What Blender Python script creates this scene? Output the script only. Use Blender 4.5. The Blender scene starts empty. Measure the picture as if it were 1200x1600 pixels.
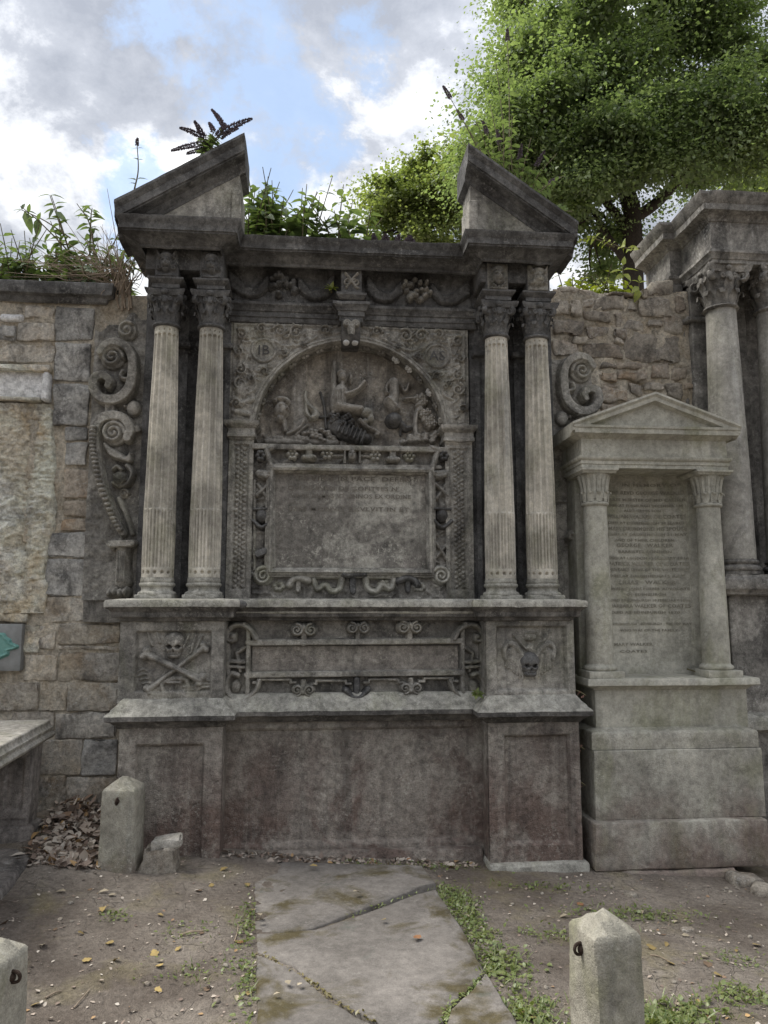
import bpy, math, random
import numpy as np
from mathutils import Vector, Matrix
R = math.radians
random.seed(7)
rng = np.random.default_rng(11)
sc = bpy.context.scene
COL = sc.collection

# ------------------------------------------------------------------ camera, sky, sun, exposure
CAM_H, CAM_F, CAM_P, CAM_W = 1.6, 1180.0, R(7.25), R(5.2)
cam = bpy.data.cameras.new('camera')
camo = bpy.data.objects.new('camera', cam)
COL.objects.link(camo)
camo.location = (0, 0, CAM_H)
camo.rotation_euler = (math.pi / 2 + CAM_P, 0, -CAM_W)
cam.sensor_fit = 'VERTICAL'
cam.sensor_height = 24.0
cam.lens = CAM_F / 1600 * 24.0
cam.clip_start = 0.05
cam.clip_end = 2000
sc.camera = camo

SUN_EL, SUN_AZ = R(57), R(-70)          # high on the left, a little behind the wall
SUND = Vector((math.sin(SUN_AZ) * math.cos(SUN_EL), math.cos(SUN_AZ) * math.cos(SUN_EL), math.sin(SUN_EL)))
sun = bpy.data.lights.new('sun', 'SUN')
sun.energy = 1.5
sun.angle = R(30)
sun.color = (1.0, 0.95, 0.87)
suno = bpy.data.objects.new('sun', sun)
COL.objects.link(suno)
suno.location = (-4, 12, 20)
suno.rotation_euler = (-SUND).to_track_quat('-Z', 'Y').to_euler()

sc.view_settings.view_transform = 'Standard'
sc.view_settings.look = 'None'
sc.view_settings.gamma = 1
sc.view_settings.use_curve_mapping = False
sc.view_settings.exposure = 1.62


def N(nt, typ, **kw):
    n = nt.nodes.new(typ)
    for k, v in kw.items():
        if k.startswith('i_'):
            key = k[2:]
            n.inputs[int(key) if key.isdigit() else key].default_value = v
        else:
            setattr(n, k, v)
    return n


def ramp(nt, src, stops, interp='LINEAR'):
    r = nt.nodes.new('ShaderNodeValToRGB')
    e = r.color_ramp.elements
    r.color_ramp.interpolation = interp
    while len(e) < len(stops):
        e.new(0.5)
    for i, (p, c) in enumerate(stops):
        e[i].position = p
        e[i].color = (c, c, c, 1) if not hasattr(c, '__len__') else (c[0], c[1], c[2], 1)
    nt.links.new(src, r.inputs[0])
    return r.outputs[0]


def mixc(nt, fac, a, b, mode='MIX'):
    m = nt.nodes.new('ShaderNodeMix')
    m.data_type = 'RGBA'
    m.blend_type = mode
    for idx, v in ((0, fac), (6, a), (7, b)):
        if hasattr(v, 'is_linked'):
            nt.links.new(v, m.inputs[idx])
        elif hasattr(v, '__len__'):
            m.inputs[idx].default_value = (v[0], v[1], v[2], 1)
        else:
            m.inputs[idx].default_value = v
    return m.outputs[2]


def mth(nt, op, a, b=0.0, c=None, clamp=False):
    m = nt.nodes.new('ShaderNodeMath')
    m.operation = op
    m.use_clamp = clamp
    for i, v in enumerate((a, b, c)):
        if v is None:
            continue
        if hasattr(v, 'is_linked'):
            nt.links.new(v, m.inputs[i])
        else:
            m.inputs[i].default_value = v
    return m.outputs[0]


def noise(nt, vec, scale, detail=4, rough=0.55, dist=0.0):
    n = N(nt, 'ShaderNodeTexNoise')
    n.inputs['Scale'].default_value = scale
    n.inputs['Detail'].default_value = detail
    n.inputs['Roughness'].default_value = rough
    n.inputs['Distortion'].default_value = dist
    nt.links.new(vec, n.inputs['Vector'])
    return n.outputs[0]


def mapping(nt, vec, scale=(1, 1, 1), loc=(0, 0, 0)):
    m = N(nt, 'ShaderNodeMapping')
    m.inputs['Scale'].default_value = scale
    m.inputs['Location'].default_value = loc
    nt.links.new(vec, m.inputs['Vector'])
    return m.outputs[0]


def build_world():
    w = bpy.data.worlds.new('World')
    sc.world = w
    w.use_nodes = True
    nt = w.node_tree
    nt.nodes.clear()
    out = N(nt, 'ShaderNodeOutputWorld')
    sky = N(nt, 'ShaderNodeTexSky')
    sky.sky_type = 'NISHITA'
    sky.sun_disc = False
    sky.sun_elevation = SUN_EL
    sky.sun_rotation = SUN_AZ
    sky.air_density = 1.0
    sky.dust_density = 1.5
    b1 = N(nt, 'ShaderNodeBackground')
    b1.inputs[1].default_value = 0.10
    nt.links.new(mixc(nt, 0.62, sky.outputs[0], (1.75, 2.35, 3.2)), b1.inputs[0])
    tc = N(nt, 'ShaderNodeTexCoord')
    sep = N(nt, 'ShaderNodeSeparateXYZ')
    nt.links.new(tc.outputs['Generated'], sep.inputs[0])
    zz = mth(nt, 'ADD', mth(nt, 'MAXIMUM', sep.outputs[2], 0.0), 0.62)
    comb = N(nt, 'ShaderNodeCombineXYZ')
    nt.links.new(mth(nt, 'DIVIDE', sep.outputs[0], zz), comb.inputs[0])
    nt.links.new(mth(nt, 'DIVIDE', sep.outputs[1], zz), comb.inputs[1])
    uv = mapping(nt, comb.outputs[0], (1, 1, 1), (3.1, 1.7, 0.4))
    big = noise(nt, uv, 2.6, 9, 0.60, 0.2)
    fine = noise(nt, uv, 7.5, 10, 0.66, 0.15)
    shade = noise(nt, mapping(nt, comb.outputs[0], (1, 1, 1), (12.1, 9.7, 1.0)), 2.6, 8, 0.58, 0.3)
    # open blue gaps between the clouds, ragged by the fine noise
    wn = N(nt, 'ShaderNodeTexNoise')
    wn.inputs['Scale'].default_value = 7.0
    wn.inputs['Detail'].default_value = 7
    wn.inputs['Roughness'].default_value = 0.62
    nt.links.new(tc.outputs['Generated'], wn.inputs['Vector'])
    wv = N(nt, 'ShaderNodeVectorMath', operation='MULTIPLY_ADD')
    nt.links.new(wn.outputs[1], wv.inputs[0])
    wv.inputs[1].default_value = (0.30, 0.30, 0.30)
    wv.inputs[2].default_value = (-0.15, -0.15, -0.15)
    wd = N(nt, 'ShaderNodeVectorMath', operation='ADD')
    nt.links.new(tc.outputs['Generated'], wd.inputs[0])
    nt.links.new(wv.outputs[0], wd.inputs[1])
    gap = None
    for (d, rad) in GAPS:
        dn = N(nt, 'ShaderNodeVectorMath', operation='DISTANCE')
        nt.links.new(wd.outputs[0], dn.inputs[0])
        dn.inputs[1].default_value = d
        g = mth(nt, 'SUBTRACT', 1.0, mth(nt, 'DIVIDE', dn.outputs['Value'], rad))
        gap = g if gap is None else mth(nt, 'MAXIMUM', gap, g)
    gap = mth(nt, 'MAXIMUM', gap, -0.6)
    cov = mth(nt, 'ADD', mth(nt, 'MULTIPLY', mth(nt, 'SUBTRACT', big, 0.5), 0.9), mth(nt, 'MULTIPLY', mth(nt, 'SUBTRACT', fine, 0.5), 0.9))
    cov = mth(nt, 'SUBTRACT', mth(nt, 'ADD', cov, 0.56), mth(nt, 'MULTIPLY', gap, 0.30))
    mask = ramp(nt, cov, [(0.37, 0.22), (0.44, 0.60), (0.51, 1.0)], 'LINEAR')
    sh = mth(nt, 'ADD', mth(nt, 'MULTIPLY', shade, 0.58), mth(nt, 'MULTIPLY', fine, 0.42))
    ccol = ramp(nt, sh, [(0.42, (0.31, 0.335, 0.39)), (0.49, (0.43, 0.455, 0.51)), (0.535, (0.72, 0.74, 0.78)), (0.59, (1.12, 1.12, 1.12))])
    # an overcast sky brightens towards the zenith
    zen = mth(nt, 'ADD', 0.42, mth(nt, 'MULTIPLY', mth(nt, 'MAXIMUM', sep.outputs[2], 0.0), 0.95))
    cz_ = N(nt, 'ShaderNodeVectorMath', operation='SCALE')
    nt.links.new(ccol, cz_.inputs[0])
    nt.links.new(zen, cz_.inputs['Scale'])
    ccol = cz_.outputs[0]
    b2 = N(nt, 'ShaderNodeBackground')
    b2.inputs[1].default_value = 0.53
    nt.links.new(ccol, b2.inputs[0])
    mx = N(nt, 'ShaderNodeMixShader')
    nt.links.new(mask, mx.inputs[0])
    nt.links.new(b1.outputs[0], mx.inputs[1])
    nt.links.new(b2.outputs[0], mx.inputs[2])
    nt.links.new(mx.outputs[0], out.inputs[0])


# photo pixel (1200 x 1600) -> point of the place on the upright plane y = Y, or on level z
_F = Vector((math.sin(CAM_W) * math.cos(CAM_P), math.cos(CAM_W) * math.cos(CAM_P), math.sin(CAM_P)))
_R = Vector((math.cos(CAM_W), -math.sin(CAM_W), 0))
_U = _R.cross(_F)


def ray(px, py):
    return _F + _R * ((px - 600) / CAM_F) + _U * ((800 - py) / CAM_F)


def P(px, py, Y):
    r = ray(px, py)
    t = Y / r.y
    return (r.x * t, CAM_H + r.z * t)


def P3(px, py, Y):
    x, z = P(px, py, Y)
    return (x, Y, z)


def G(px, py, z=0.0):
    r = ray(px, py)
    t = (z - CAM_H) / r.z
    return (r.x * t, r.y * t)


GAPS = [(ray(400, 130).normalized(), 0.125), (ray(290, 70).normalized(), 0.075), (ray(570, 70).normalized(), 0.07), (ray(215, 300).normalized(), 0.07),
        (ray(-700, -300).normalized(), 0.2), (ray(2200, -900).normalized(), 0.2)]
build_world()


# ------------------------------------------------------------------ numpy noise and mesh helpers
def _hash(ix, iy, iz):
    h = (ix.astype(np.int64) * 374761393 + iy.astype(np.int64) * 668265263 + iz.astype(np.int64) * 2147483647) & 0xFFFFFFFF
    h = ((h ^ (h >> 13)) * 1274126177) & 0xFFFFFFFF
    h = (h ^ (h >> 16)) & 0xFFFFFFFF
    return h.astype(np.float64) / 0xFFFFFFFF * 2 - 1


def vnoise(Pt, scale=1.0, octaves=1, seed=0):
    Pt = np.asarray(Pt, float) * scale + seed * 17.31
    out = np.zeros(len(Pt))
    amp, tot = 1.0, 0.0
    for o in range(octaves):
        i = np.floor(Pt)
        f = Pt - i
        u = f * f * (3 - 2 * f)
        i = i.astype(np.int64)
        v = 0
        for dx in (0, 1):
            for dy in (0, 1):
                for dz in (0, 1):
                    wgt = (u[:, 0] if dx else 1 - u[:, 0]) * (u[:, 1] if dy else 1 - u[:, 1]) * (u[:, 2] if dz else 1 - u[:, 2])
                    v = v + wgt * _hash(i[:, 0] + dx, i[:, 1] + dy, i[:, 2] + dz)
        out += v * amp
        tot += amp
        amp *= 0.5
        Pt = Pt * 2.03 + 5.7
    return out / tot


def jitter(V, amp, scale=9.0, octaves=3, seed=0):
    V = np.asarray(V, float)
    D = np.stack([vnoise(V, scale, octaves, seed + k) for k in range(3)], 1)
    return V + D * amp


def mk(name, V, F, mat, parent=None, smooth=True, sharp=35.0, wn=False):
    me = bpy.data.meshes.new(name)
    V = np.asarray(V, np.float32)
    if isinstance(F, np.ndarray):
        n, k = F.shape
        me.vertices.add(len(V))
        me.vertices.foreach_set('co', V.ravel())
        me.loops.add(n * k)
        me.loops.foreach_set('vertex_index', F.astype(np.int32).ravel())
        me.polygons.add(n)
        me.polygons.foreach_set('loop_start', np.arange(0, n * k, k, dtype=np.int32))
        me.polygons.foreach_set('loop_total', np.full(n, k, np.int32))
        me.update(calc_edges=True)
        me.validate()
    else:
        me.from_pydata([tuple(map(float, v)) for v in V], [], F)
        me.update()
    if smooth:
        me.polygons.foreach_set('use_smooth', np.ones(len(me.polygons), bool))
        if sharp and sharp < 180:
            me.set_sharp_from_angle(angle=R(sharp))
    if mat is not None:
        me.materials.append(mat)
    o = bpy.data.objects.new(name, me)
    COL.objects.link(o)
    if parent is not None:
        put(o, parent)
    return o


def put(o, parent):
    o.parent = parent
    o.matrix_parent_inverse = WORLD(parent).inverted()


def WORLD(o):
    m = Matrix.LocRotScale(o.location, o.rotation_euler, o.scale)
    if o.parent is not None:
        return WORLD(o.parent) @ o.matrix_parent_inverse @ m
    return m


def tag(o, label=None, cat=None, group=None, kind=None):
    if label:
        o['label'] = label
    if cat:
        o['category'] = cat
    if group:
        o['group'] = group
    if kind:
        o['kind'] = kind
    return o


def thing(name, loc, label, cat, group=None):
    o = bpy.data.objects.new(name, None)
    o.empty_display_size = 0.2
    COL.objects.link(o)
    o.location = loc
    return tag(o, label, cat, group)


def merge(parts):
    Vs, Fs, n = [], [], 0
    for V, F in parts:
        V = np.asarray(V, float)
        Vs.append(V)
        Fs += [tuple(int(i) + n for i in f) for f in F]
        n += len(V)
    return np.concatenate(Vs), Fs


def rbox(x0, x1, y0, y1, z0, z1, b=0.008, seg=0.07, amp=0.0025, seed=0, wear=1.0):
    """worn block: rounded box on a grid, noise-displaced, edges chipped"""
    lo = np.array([x0, y0, z0], float)
    hi = np.array([x1, y1, z1], float)
    b = min(b, (hi - lo).min() * 0.45)
    ax = []
    for k in range(3):
        n = max(1, min(60, int(round((hi[k] - lo[k] - 2 * b) / seg))))
        ax.append(np.concatenate([[lo[k]], np.linspace(lo[k] + b, hi[k] - b, n + 1), [hi[k]]]))
    idx, V, F = {}, [], []

    def vid(i, j, k):
        key = (i, j, k)
        if key not in idx:
            idx[key] = len(V)
            V.append((ax[0][i], ax[1][j], ax[2][k]))
        return idx[key]
    n = [len(a) - 1 for a in ax]
    for k in (0, n[2]):
        for i in range(n[0]):
            for j in range(n[1]):
                q = [vid(i, j, k), vid(i + 1, j, k), vid(i + 1, j + 1, k), vid(i, j + 1, k)]
                F.append(tuple(q if k else q[::-1]))
    for j in (0, n[1]):
        for i in range(n[0]):
            for k in range(n[2]):
                q = [vid(i, j, k), vid(i + 1, j, k), vid(i + 1, j, k + 1), vid(i, j, k + 1)]
                F.append(tuple(q if not j else q[::-1]))
    for i in (0, n[0]):
        for j in range(n[1]):
            for k in range(n[2]):
                q = [vid(i, j, k), vid(i, j + 1, k), vid(i, j + 1, k + 1), vid(i, j, k + 1)]
                F.append(tuple(q if i else q[::-1]))
    V = np.array(V)
    inner = np.clip(V, lo + b, hi - b)
    d = V - inner
    L = np.linalg.norm(d, axis=1)
    nd = (np.abs(d) > 1e-9).sum(1)
    k = np.where(L > 0, b / np.maximum(L, 1e-9), 0)
    V2 = inner + d * k[:, None]
    if amp:
        D = np.stack([vnoise(V2, 7, 3, seed + q) for q in range(3)], 1) * amp
        chip = np.maximum(0, vnoise(V2, 13, 2, seed + 9) - 0.25) * amp * 7 * wear * (nd >= 2)
        V2 = V2 + D - d / np.maximum(L, 1e-9)[:, None] * chip[:, None]
    return V2, F


def box(name, x0, x1, y0, y1, z0, z1, mat, parent=None, **kw):
    V, F = rbox(x0, x1, y0, y1, z0, z1, **kw)
    return mk(name, V, F, mat, parent)


def sweep(path, prof, seg=0.035, amp=0.003, seed=0):
    """moulding: profile (out, z) run along a plan path, mitred corners; out is to the left-hand outside (towards the camera for paths going +x)"""
    path = [np.array(p, float) for p in path]
    n = len(path)
    dirs = [(path[i + 1] - path[i]) / np.linalg.norm(path[i + 1] - path[i]) for i in range(n - 1)]
    nrm = [np.array([d[1], -d[0]]) for d in dirs]
    mit = []
    for i in range(n):
        if i == 0:
            mit.append(nrm[0])
        elif i == n - 1:
            mit.append(nrm[-1])
        else:
            m = nrm[i - 1] + nrm[i]
            m = m / np.dot(m, nrm[i])
            mit.append(m)
    rings = []
    for i in range(n - 1):
        k = max(1, int(np.linalg.norm(path[i + 1] - path[i]) / seg))
        ts = np.linspace(0, 1, k + 1)[: k + (1 if i == n - 2 else 0)]
        for t in ts:
            rings.append((path[i] * (1 - t) + path[i + 1] * t, mit[i] * (1 - t) + mit[i + 1] * t))
    prof = refine(prof)
    V, F = [], []
    m = len(prof)
    for (p, q) in rings:
        for (o, z) in prof:
            V.append((p[0] + q[0] * o, p[1] + q[1] * o, z))
    for i in range(len(rings) - 1):
        for j in range(m - 1):
            F.append((i * m + j, (i + 1) * m + j, (i + 1) * m + j + 1, i * m + j + 1))
    V = np.array(V)
    if amp:
        chip = np.maximum(0, vnoise(V, 8, 2, seed + 5) - 0.35) * amp * 6
        V = jitter(V, amp, 8, 3, seed)
        V[:, 2] -= chip * 0.6
        V[:, 1] += chip
    return V, F


def refine(prof, step=0.03):
    out = [prof[0]]
    for a, b in zip(prof[:-1], prof[1:]):
        L = math.hypot(b[0] - a[0], b[1] - a[1])
        k = max(1, min(6, int(L / step)))
        for i in range(1, k + 1):
            out.append((a[0] + (b[0] - a[0]) * i / k, a[1] + (b[1] - a[1]) * i / k))
    return out


def lathe(prof, n=40, cx=0, cy=0):
    V, F = [], []
    m = len(prof)
    for i in range(n):
        a = 2 * math.pi * i / n
        for (r, z) in prof:
            V.append((cx + r * math.cos(a), cy + r * math.sin(a), z))
    for i in range(n):
        for j in range(m - 1):
            F.append((i * m + j, ((i + 1) % n) * m + j, ((i + 1) % n) * m + j + 1, i * m + j + 1))
    return np.array(V), F


def tube(pts, rad, n=7, cap=True):
    pts = np.asarray(pts, float)
    m = len(pts)
    rad = np.full(m, rad) if np.isscalar(rad) else np.asarray(rad, float)
    T = np.gradient(pts, axis=0)
    T /= np.maximum(np.linalg.norm(T, axis=1), 1e-9)[:, None]
    ref = np.array([0, 0, 1.0]) if abs(T[0][2]) < 0.9 else np.array([1.0, 0, 0])
    V, F = [], []
    a = np.cross(T[0], ref)
    a /= np.linalg.norm(a)
    for i in range(m):
        a = a - T[i] * np.dot(a, T[i])
        a /= max(np.linalg.norm(a), 1e-9)
        b = np.cross(T[i], a)
        for k in range(n):
            t = 2 * math.pi * k / n
            V.append(pts[i] + (a * math.cos(t) + b * math.sin(t)) * rad[i])
    for i in range(m - 1):
        for k in range(n):
            F.append((i * n + k, i * n + (k + 1) % n, (i + 1) * n + (k + 1) % n, (i + 1) * n + k))
    if cap:
        F.append(tuple(range(n))[::-1])
        F.append(tuple(range((m - 1) * n, m * n)))
    return np.array(V), F


def spiral(cx, cz, r0, r1, turns, a0, n=None):
    n = n or max(12, int(abs(turns) * 26))
    t = np.linspace(0, 1, n)
    a = a0 + t * turns * 2 * math.pi
    r = r0 + (r1 - r0) * t
    return [(cx + r[i] * math.cos(a[i]), cz + r[i] * math.sin(a[i])) for i in range(n)]


def smooth_path(pts, k=6):
    """Catmull-Rom through points"""
    p = [np.array(q, float) for q in pts]
    p = [2 * p[0] - p[1]] + p + [2 * p[-1] - p[-2]]
    out = []
    for i in range(1, len(p) - 2):
        for t in np.linspace(0, 1, k, endpoint=False):
            a, b, c, d = p[i - 1], p[i], p[i + 1], p[i + 2]
            out.append(0.5 * (2 * b + (c - a) * t + (2 * a - 5 * b + 4 * c - d) * t * t + (3 * b - a - 3 * c + d) * t ** 3))
    out.append(p[-2])
    return [tuple(q) for q in out]


class Rel:
    """carved relief: a height field on an upright plane, built up from bars, bosses and bands"""

    def __init__(s, x0, x1, z0, z1, res=0.005):
        s.xs = np.linspace(x0, x1, max(2, int((x1 - x0) / res) + 1))
        s.zs = np.linspace(z0, z1, max(2, int((z1 - z0) / res) + 1))
        s.X, s.Z = np.meshgrid(s.xs, s.zs, indexing='ij')
        s.H = np.zeros_like(s.X)
        s.k = 1.0

    def win(s, x0, x1, z0, z1):
        i0, i1 = np.searchsorted(s.xs, [x0, x1])
        j0, j1 = np.searchsorted(s.zs, [z0, z1])
        return slice(i0, i1), slice(j0, j1)

    def put(s, w, h, mode='max'):
        if mode == 'max':
            s.H[w] = np.maximum(s.H[w], h)
        elif mode == 'add':
            s.H[w] += h
        else:
            s.H[w] -= h

    def bar(s, pts, r, h, flat=False, mode='max', base=0.0):
        pts = [np.array(p[:2], float) for p in pts]
        m = len(pts)
        r = np.asarray(r) * s.k
        r = np.full(m, r) if r.ndim == 0 else np.interp(np.linspace(0, 1, m), np.linspace(0, 1, len(r)), r)
        h = np.full(m, h) if np.isscalar(h) else np.interp(np.linspace(0, 1, m), np.linspace(0, 1, len(h)), h)
        for i in range(m - 1):
            a, b = pts[i], pts[i + 1]
            rr = max(r[i], r[i + 1])
            w = s.win(min(a[0], b[0]) - rr, max(a[0], b[0]) + rr, min(a[1], b[1]) - rr, max(a[1], b[1]) + rr)
            X, Z = s.X[w], s.Z[w]
            if X.size == 0:
                continue
            d = b - a
            L2 = max(d @ d, 1e-12)
            t = np.clip(((X - a[0]) * d[0] + (Z - a[1]) * d[1]) / L2, 0, 1)
            dist = np.hypot(X - a[0] - t * d[0], Z - a[1] - t * d[1])
            ra = r[i] + (r[i + 1] - r[i]) * t
            ha = h[i] + (h[i + 1] - h[i]) * t
            if flat:
                k = np.clip((ra - dist) / (0.3 * ra), 0, 1)
                hh = ha * k * k * (3 - 2 * k)
            else:
                hh = ha * np.sqrt(np.clip(1 - (dist / ra) ** 2, 0, 1))
            s.put(w, np.where(dist < ra, hh + base, 0), mode)
        return s

    def ell(s, cx, cz, a, b, h, rot=0.0, mode='max', pw=0.5, base=0.0):
        m = max(a, b)
        w = s.win(cx - m, cx + m, cz - m, cz + m)
        X, Z = s.X[w] - cx, s.Z[w] - cz
        c, q = math.cos(rot), math.sin(rot)
        u = (X * c + Z * q) / a
        v = (-X * q + Z * c) / b
        k = np.clip(1 - u * u - v * v, 0, 1)
        s.put(w, np.where(k > 0, h * k ** pw + base, 0), mode)
        return s

    def rect(s, x0, x1, z0, z1, h, bev=0.006, mode='max'):
        w = s.win(x0, x1, z0, z1)
        X, Z = s.X[w], s.Z[w]
        if X.size == 0:
            return s
        e = np.minimum(np.minimum(X - x0, x1 - X), np.minimum(Z - z0, z1 - Z))
        s.put(w, h * np.clip(e / bev, 0, 1), mode)
        return s

    def rough(s, amp, scale=25, octaves=4, seed=0, where=None):
        n = vnoise(np.stack([s.X.ravel(), s.Z.ravel() * 1.0, np.full(s.X.size, 0.37)], 1), scale, octaves, seed).reshape(s.X.shape)
        s.H += n * amp * (1 if where is None else where)
        return s

    def mesh(s, name, Y, mat, parent=None, keep=None, mask=None, sharp=180):
        nx, nz = s.X.shape
        V = np.stack([s.X.ravel(), Y - s.H.ravel(), s.Z.ravel()], 1)
        i = np.arange(nx * nz).reshape(nx, nz)
        F = np.stack([i[:-1, :-1].ravel(), i[1:, :-1].ravel(), i[1:, 1:].ravel(), i[:-1, 1:].ravel()], 1)
        if keep is not None:
            k = (s.H > keep).ravel()
            F = F[k[F].any(1)]
        if mask is not None:
            k = mask.ravel()
            F = F[k[F].all(1)]
        if keep is not None or mask is not None:
            used = np.unique(F)
            remap = np.full(nx * nz, -1)
            remap[used] = np.arange(len(used))
            V, F = V[used], remap[F]
        return mk(name, V, F, mat, parent, True, sharp)


def mirror(o, xc, name=None, parent=None):
    me = o.data.copy()
    n = len(me.vertices)
    co = np.empty(n * 3, np.float32)
    me.vertices.foreach_get('co', co)
    co = co.reshape(-1, 3)
    co[:, 0] = 2 * xc - co[:, 0]
    me.vertices.foreach_set('co', co.ravel())
    me.flip_normals()
    me.update()
    c = bpy.data.objects.new(name or o.name.split('.')[0], me)
    COL.objects.link(c)
    if parent is not None:
        put(c, parent)
    return c


def clone(o, parent, dx=0, dy=0, dz=0):
    c = o.copy()
    COL.objects.link(c)
    c.location = (o.location[0] + dx, o.location[1] + dy, o.location[2] + dz)
    if parent is not None:
        put(c, parent)
    return c


def text_mesh(name, body, size, x, z, Y, mat, parent, align='CENTER', width=None, thick=0.0015, bend=None):
    cu = bpy.data.curves.new('t', 'FONT')
    cu.body = body
    cu.size = size
    cu.align_x = align
    cu.align_y = 'CENTER'
    cu.resolution_u = 2
    cu.space_character = 1.08
    cu.offset = 0.0006
    to = bpy.data.objects.new('t', cu)
    COL.objects.link(to)
    bpy.context.view_layer.update()
    me = bpy.data.meshes.new_from_object(to.evaluated_get(bpy.context.evaluated_depsgraph_get()))
    bpy.data.objects.remove(to)
    n = len(me.vertices)
    co = np.empty(n * 3, np.float32)
    me.vertices.foreach_get('co', co)
    co = co.reshape(-1, 3)
    s = 1.0
    if width and n:
        s = width / max(1e-6, co[:, 0].max() - co[:, 0].min())
    X = x + co[:, 0] * s
    Zc = z + co[:, 1]
    Yc = np.full(n, Y) if bend is None else bend(X)
    me.vertices.foreach_set('co', np.stack([X, Yc - thick, Zc], 1).astype(np.float32).ravel())
    me.update()
    me.materials.append(mat)
    o = bpy.data.objects.new(name, me)
    COL.objects.link(o)
    put(o, parent)
    o['kind'] = 'stuff'      # worn letters, too small to pick apart
    return o


# ------------------------------------------------------------------ materials
MATS = {}


def stone(name, c1, c2, soot=(0.03, 0.028, 0.027), soot_amt=0.4, light=(0.42, 0.41, 0.36), light_amt=0.3, streak=0.4, bump=0.5,
          scale=1.0, vary=0.0, warm=None, warm_amt=0.0, rough=0.92, off=0.0, pits=0.5, lowbrown=0.0, green=0.0, patch=0.0, grain=1.0, low=(0.22, 0.55)):
    def grey(c, k):
        l = sum(c) / 3
        return tuple(min(0.66, (v + (l - v) * 0.28) * k) for v in c)
    c1, c2, light, soot = grey(c1, 1.72), grey(c2, 1.72), grey(light, 1.72), grey(soot, 1.4)
    warm = warm and tuple(min(0.6, v * 1.4) for v in warm)
    m = bpy.data.materials.new(name)
    m.use_nodes = True
    nt = m.node_tree
    nt.nodes.clear()
    out = N(nt, 'ShaderNodeOutputMaterial')
    bs = N(nt, 'ShaderNodeBsdfPrincipled')
    bs.inputs['Roughness'].default_value = rough
    bs.inputs['Specular IOR Level'].default_value = 0.25
    nt.links.new(bs.outputs[0], out.inputs[0])
    geo = N(nt, 'ShaderNodeNewGeometry')
    oi = N(nt, 'ShaderNodeObjectInfo')
    pos = mapping(nt, geo.outputs['Position'], (scale, scale, scale), (off, off * 0.7, off * 1.3))
    if vary:
        vadd = N(nt, 'ShaderNodeVectorMath', operation='ADD')
        cmb = N(nt, 'ShaderNodeCombineXYZ')
        for i in range(3):
            nt.links.new(mth(nt, 'MULTIPLY', oi.outputs['Random'], 13.0 + 7 * i), cmb.inputs[i])
        nt.links.new(pos, vadd.inputs[0])
        nt.links.new(cmb.outputs[0], vadd.inputs[1])
        pos = vadd.outputs[0]
    n1 = noise(nt, pos, 2.2, 8, 0.65, 0.3)
    col = mixc(nt, ramp(nt, n1, [(0.41, 0.0), (0.59, 1.0)]), c1, c2)
    if warm:
        nw = noise(nt, mapping(nt, pos, (1, 1, 1), (4.2, 9.1, 2.7)), 3.1, 6, 0.6, 0.5)
        col = mixc(nt, mth(nt, 'MULTIPLY', ramp(nt, nw, [(0.50, 0.0), (0.62, 1.0)]), warm_amt), col, warm)
    if lowbrown:
        # damp purple-brown rising from the soil: a stain of its own with a ragged edge
        sp = N(nt, 'ShaderNodeSeparateXYZ')
        nt.links.new(geo.outputs['Position'], sp.inputs[0])
        lv = mth(nt, 'ADD', sp.outputs[2], mth(nt, 'MULTIPLY', mth(nt, 'SUBTRACT', n1, 0.5), 1.2))
        col = mixc(nt, mth(nt, 'MULTIPLY', ramp(nt, lv, [(max(0.0, low[0]), 1.0), (low[1], 0.0)]), lowbrown), col, (0.190, 0.138, 0.116))
    if patch:
        npz = noise(nt, mapping(nt, pos, (1, 1, 0.8), (6.1, 2.9, 8.4)), 1.9, 9, 0.66, 0.7)
        col = mixc(nt, mth(nt, 'MULTIPLY', ramp(nt, npz, [(0.48, 0.0), (0.56, 1.0)]), patch), col, light)
    # soot crust patches
    ns = noise(nt, mapping(nt, pos, (1, 1, 0.75), (1.3, 5.2, 7.7)), 3.4, 9, 0.68, 0.6)
    a = 0.72 - 0.42 * soot_amt
    col = mixc(nt, mth(nt, 'MULTIPLY', ramp(nt, ns, [(a - 0.06, 0.0), (a + 0.12, 1.0)]), 0.80), col, soot)
    # water streaks
    if streak:
        nk = noise(nt, mapping(nt, pos, (9, 9, 0.55), (2.0, 3.0, 0.0)), 1.0, 6, 0.6, 0.2)
        col = mixc(nt, mth(nt, 'MULTIPLY', ramp(nt, nk, [(0.50, 0.0), (0.68, 1.0)]), streak), col, soot)
        nk2 = noise(nt, mapping(nt, pos, (8, 8, 0.5), (7.0, 1.0, 4.0)), 1.0, 5, 0.6, 0.2)
        col = mixc(nt, mth(nt, 'MULTIPLY', ramp(nt, nk2, [(0.58, 0.0), (0.72, 1.0)]), streak * 0.55), col, light)
    if green:
        ng = noise(nt, mapping(nt, pos, (1, 1, 0.5), (5.5, 0.3, 3.3)), 4.0, 6, 0.6, 0.4)
        col = mixc(nt, mth(nt, 'MULTIPLY', ramp(nt, ng, [(0.50, 0.0), (0.66, 1.0)]), green), col, (0.17, 0.175, 0.085))
    # lichen flecks
    if light_amt:
        nl = noise(nt, pos, 46, 4, 0.7)
        nm = noise(nt, mapping(nt, pos, (1, 1, 1), (9.0, 4.0, 2.0)), 3.8, 5, 0.6)
        lm = mth(nt, 'MULTIPLY', ramp(nt, nl, [(0.53, 0.0), (0.62, 1.0)]), ramp(nt, nm, [(0.46, 0.0), (0.66, 1.0)]))
        col = mixc(nt, mth(nt, 'MULTIPLY', lm, light_amt), col, light)
    ng = noise(nt, pos, 170, 3, 0.7)
    nf = noise(nt, pos, 24, 7, 0.72)
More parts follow.
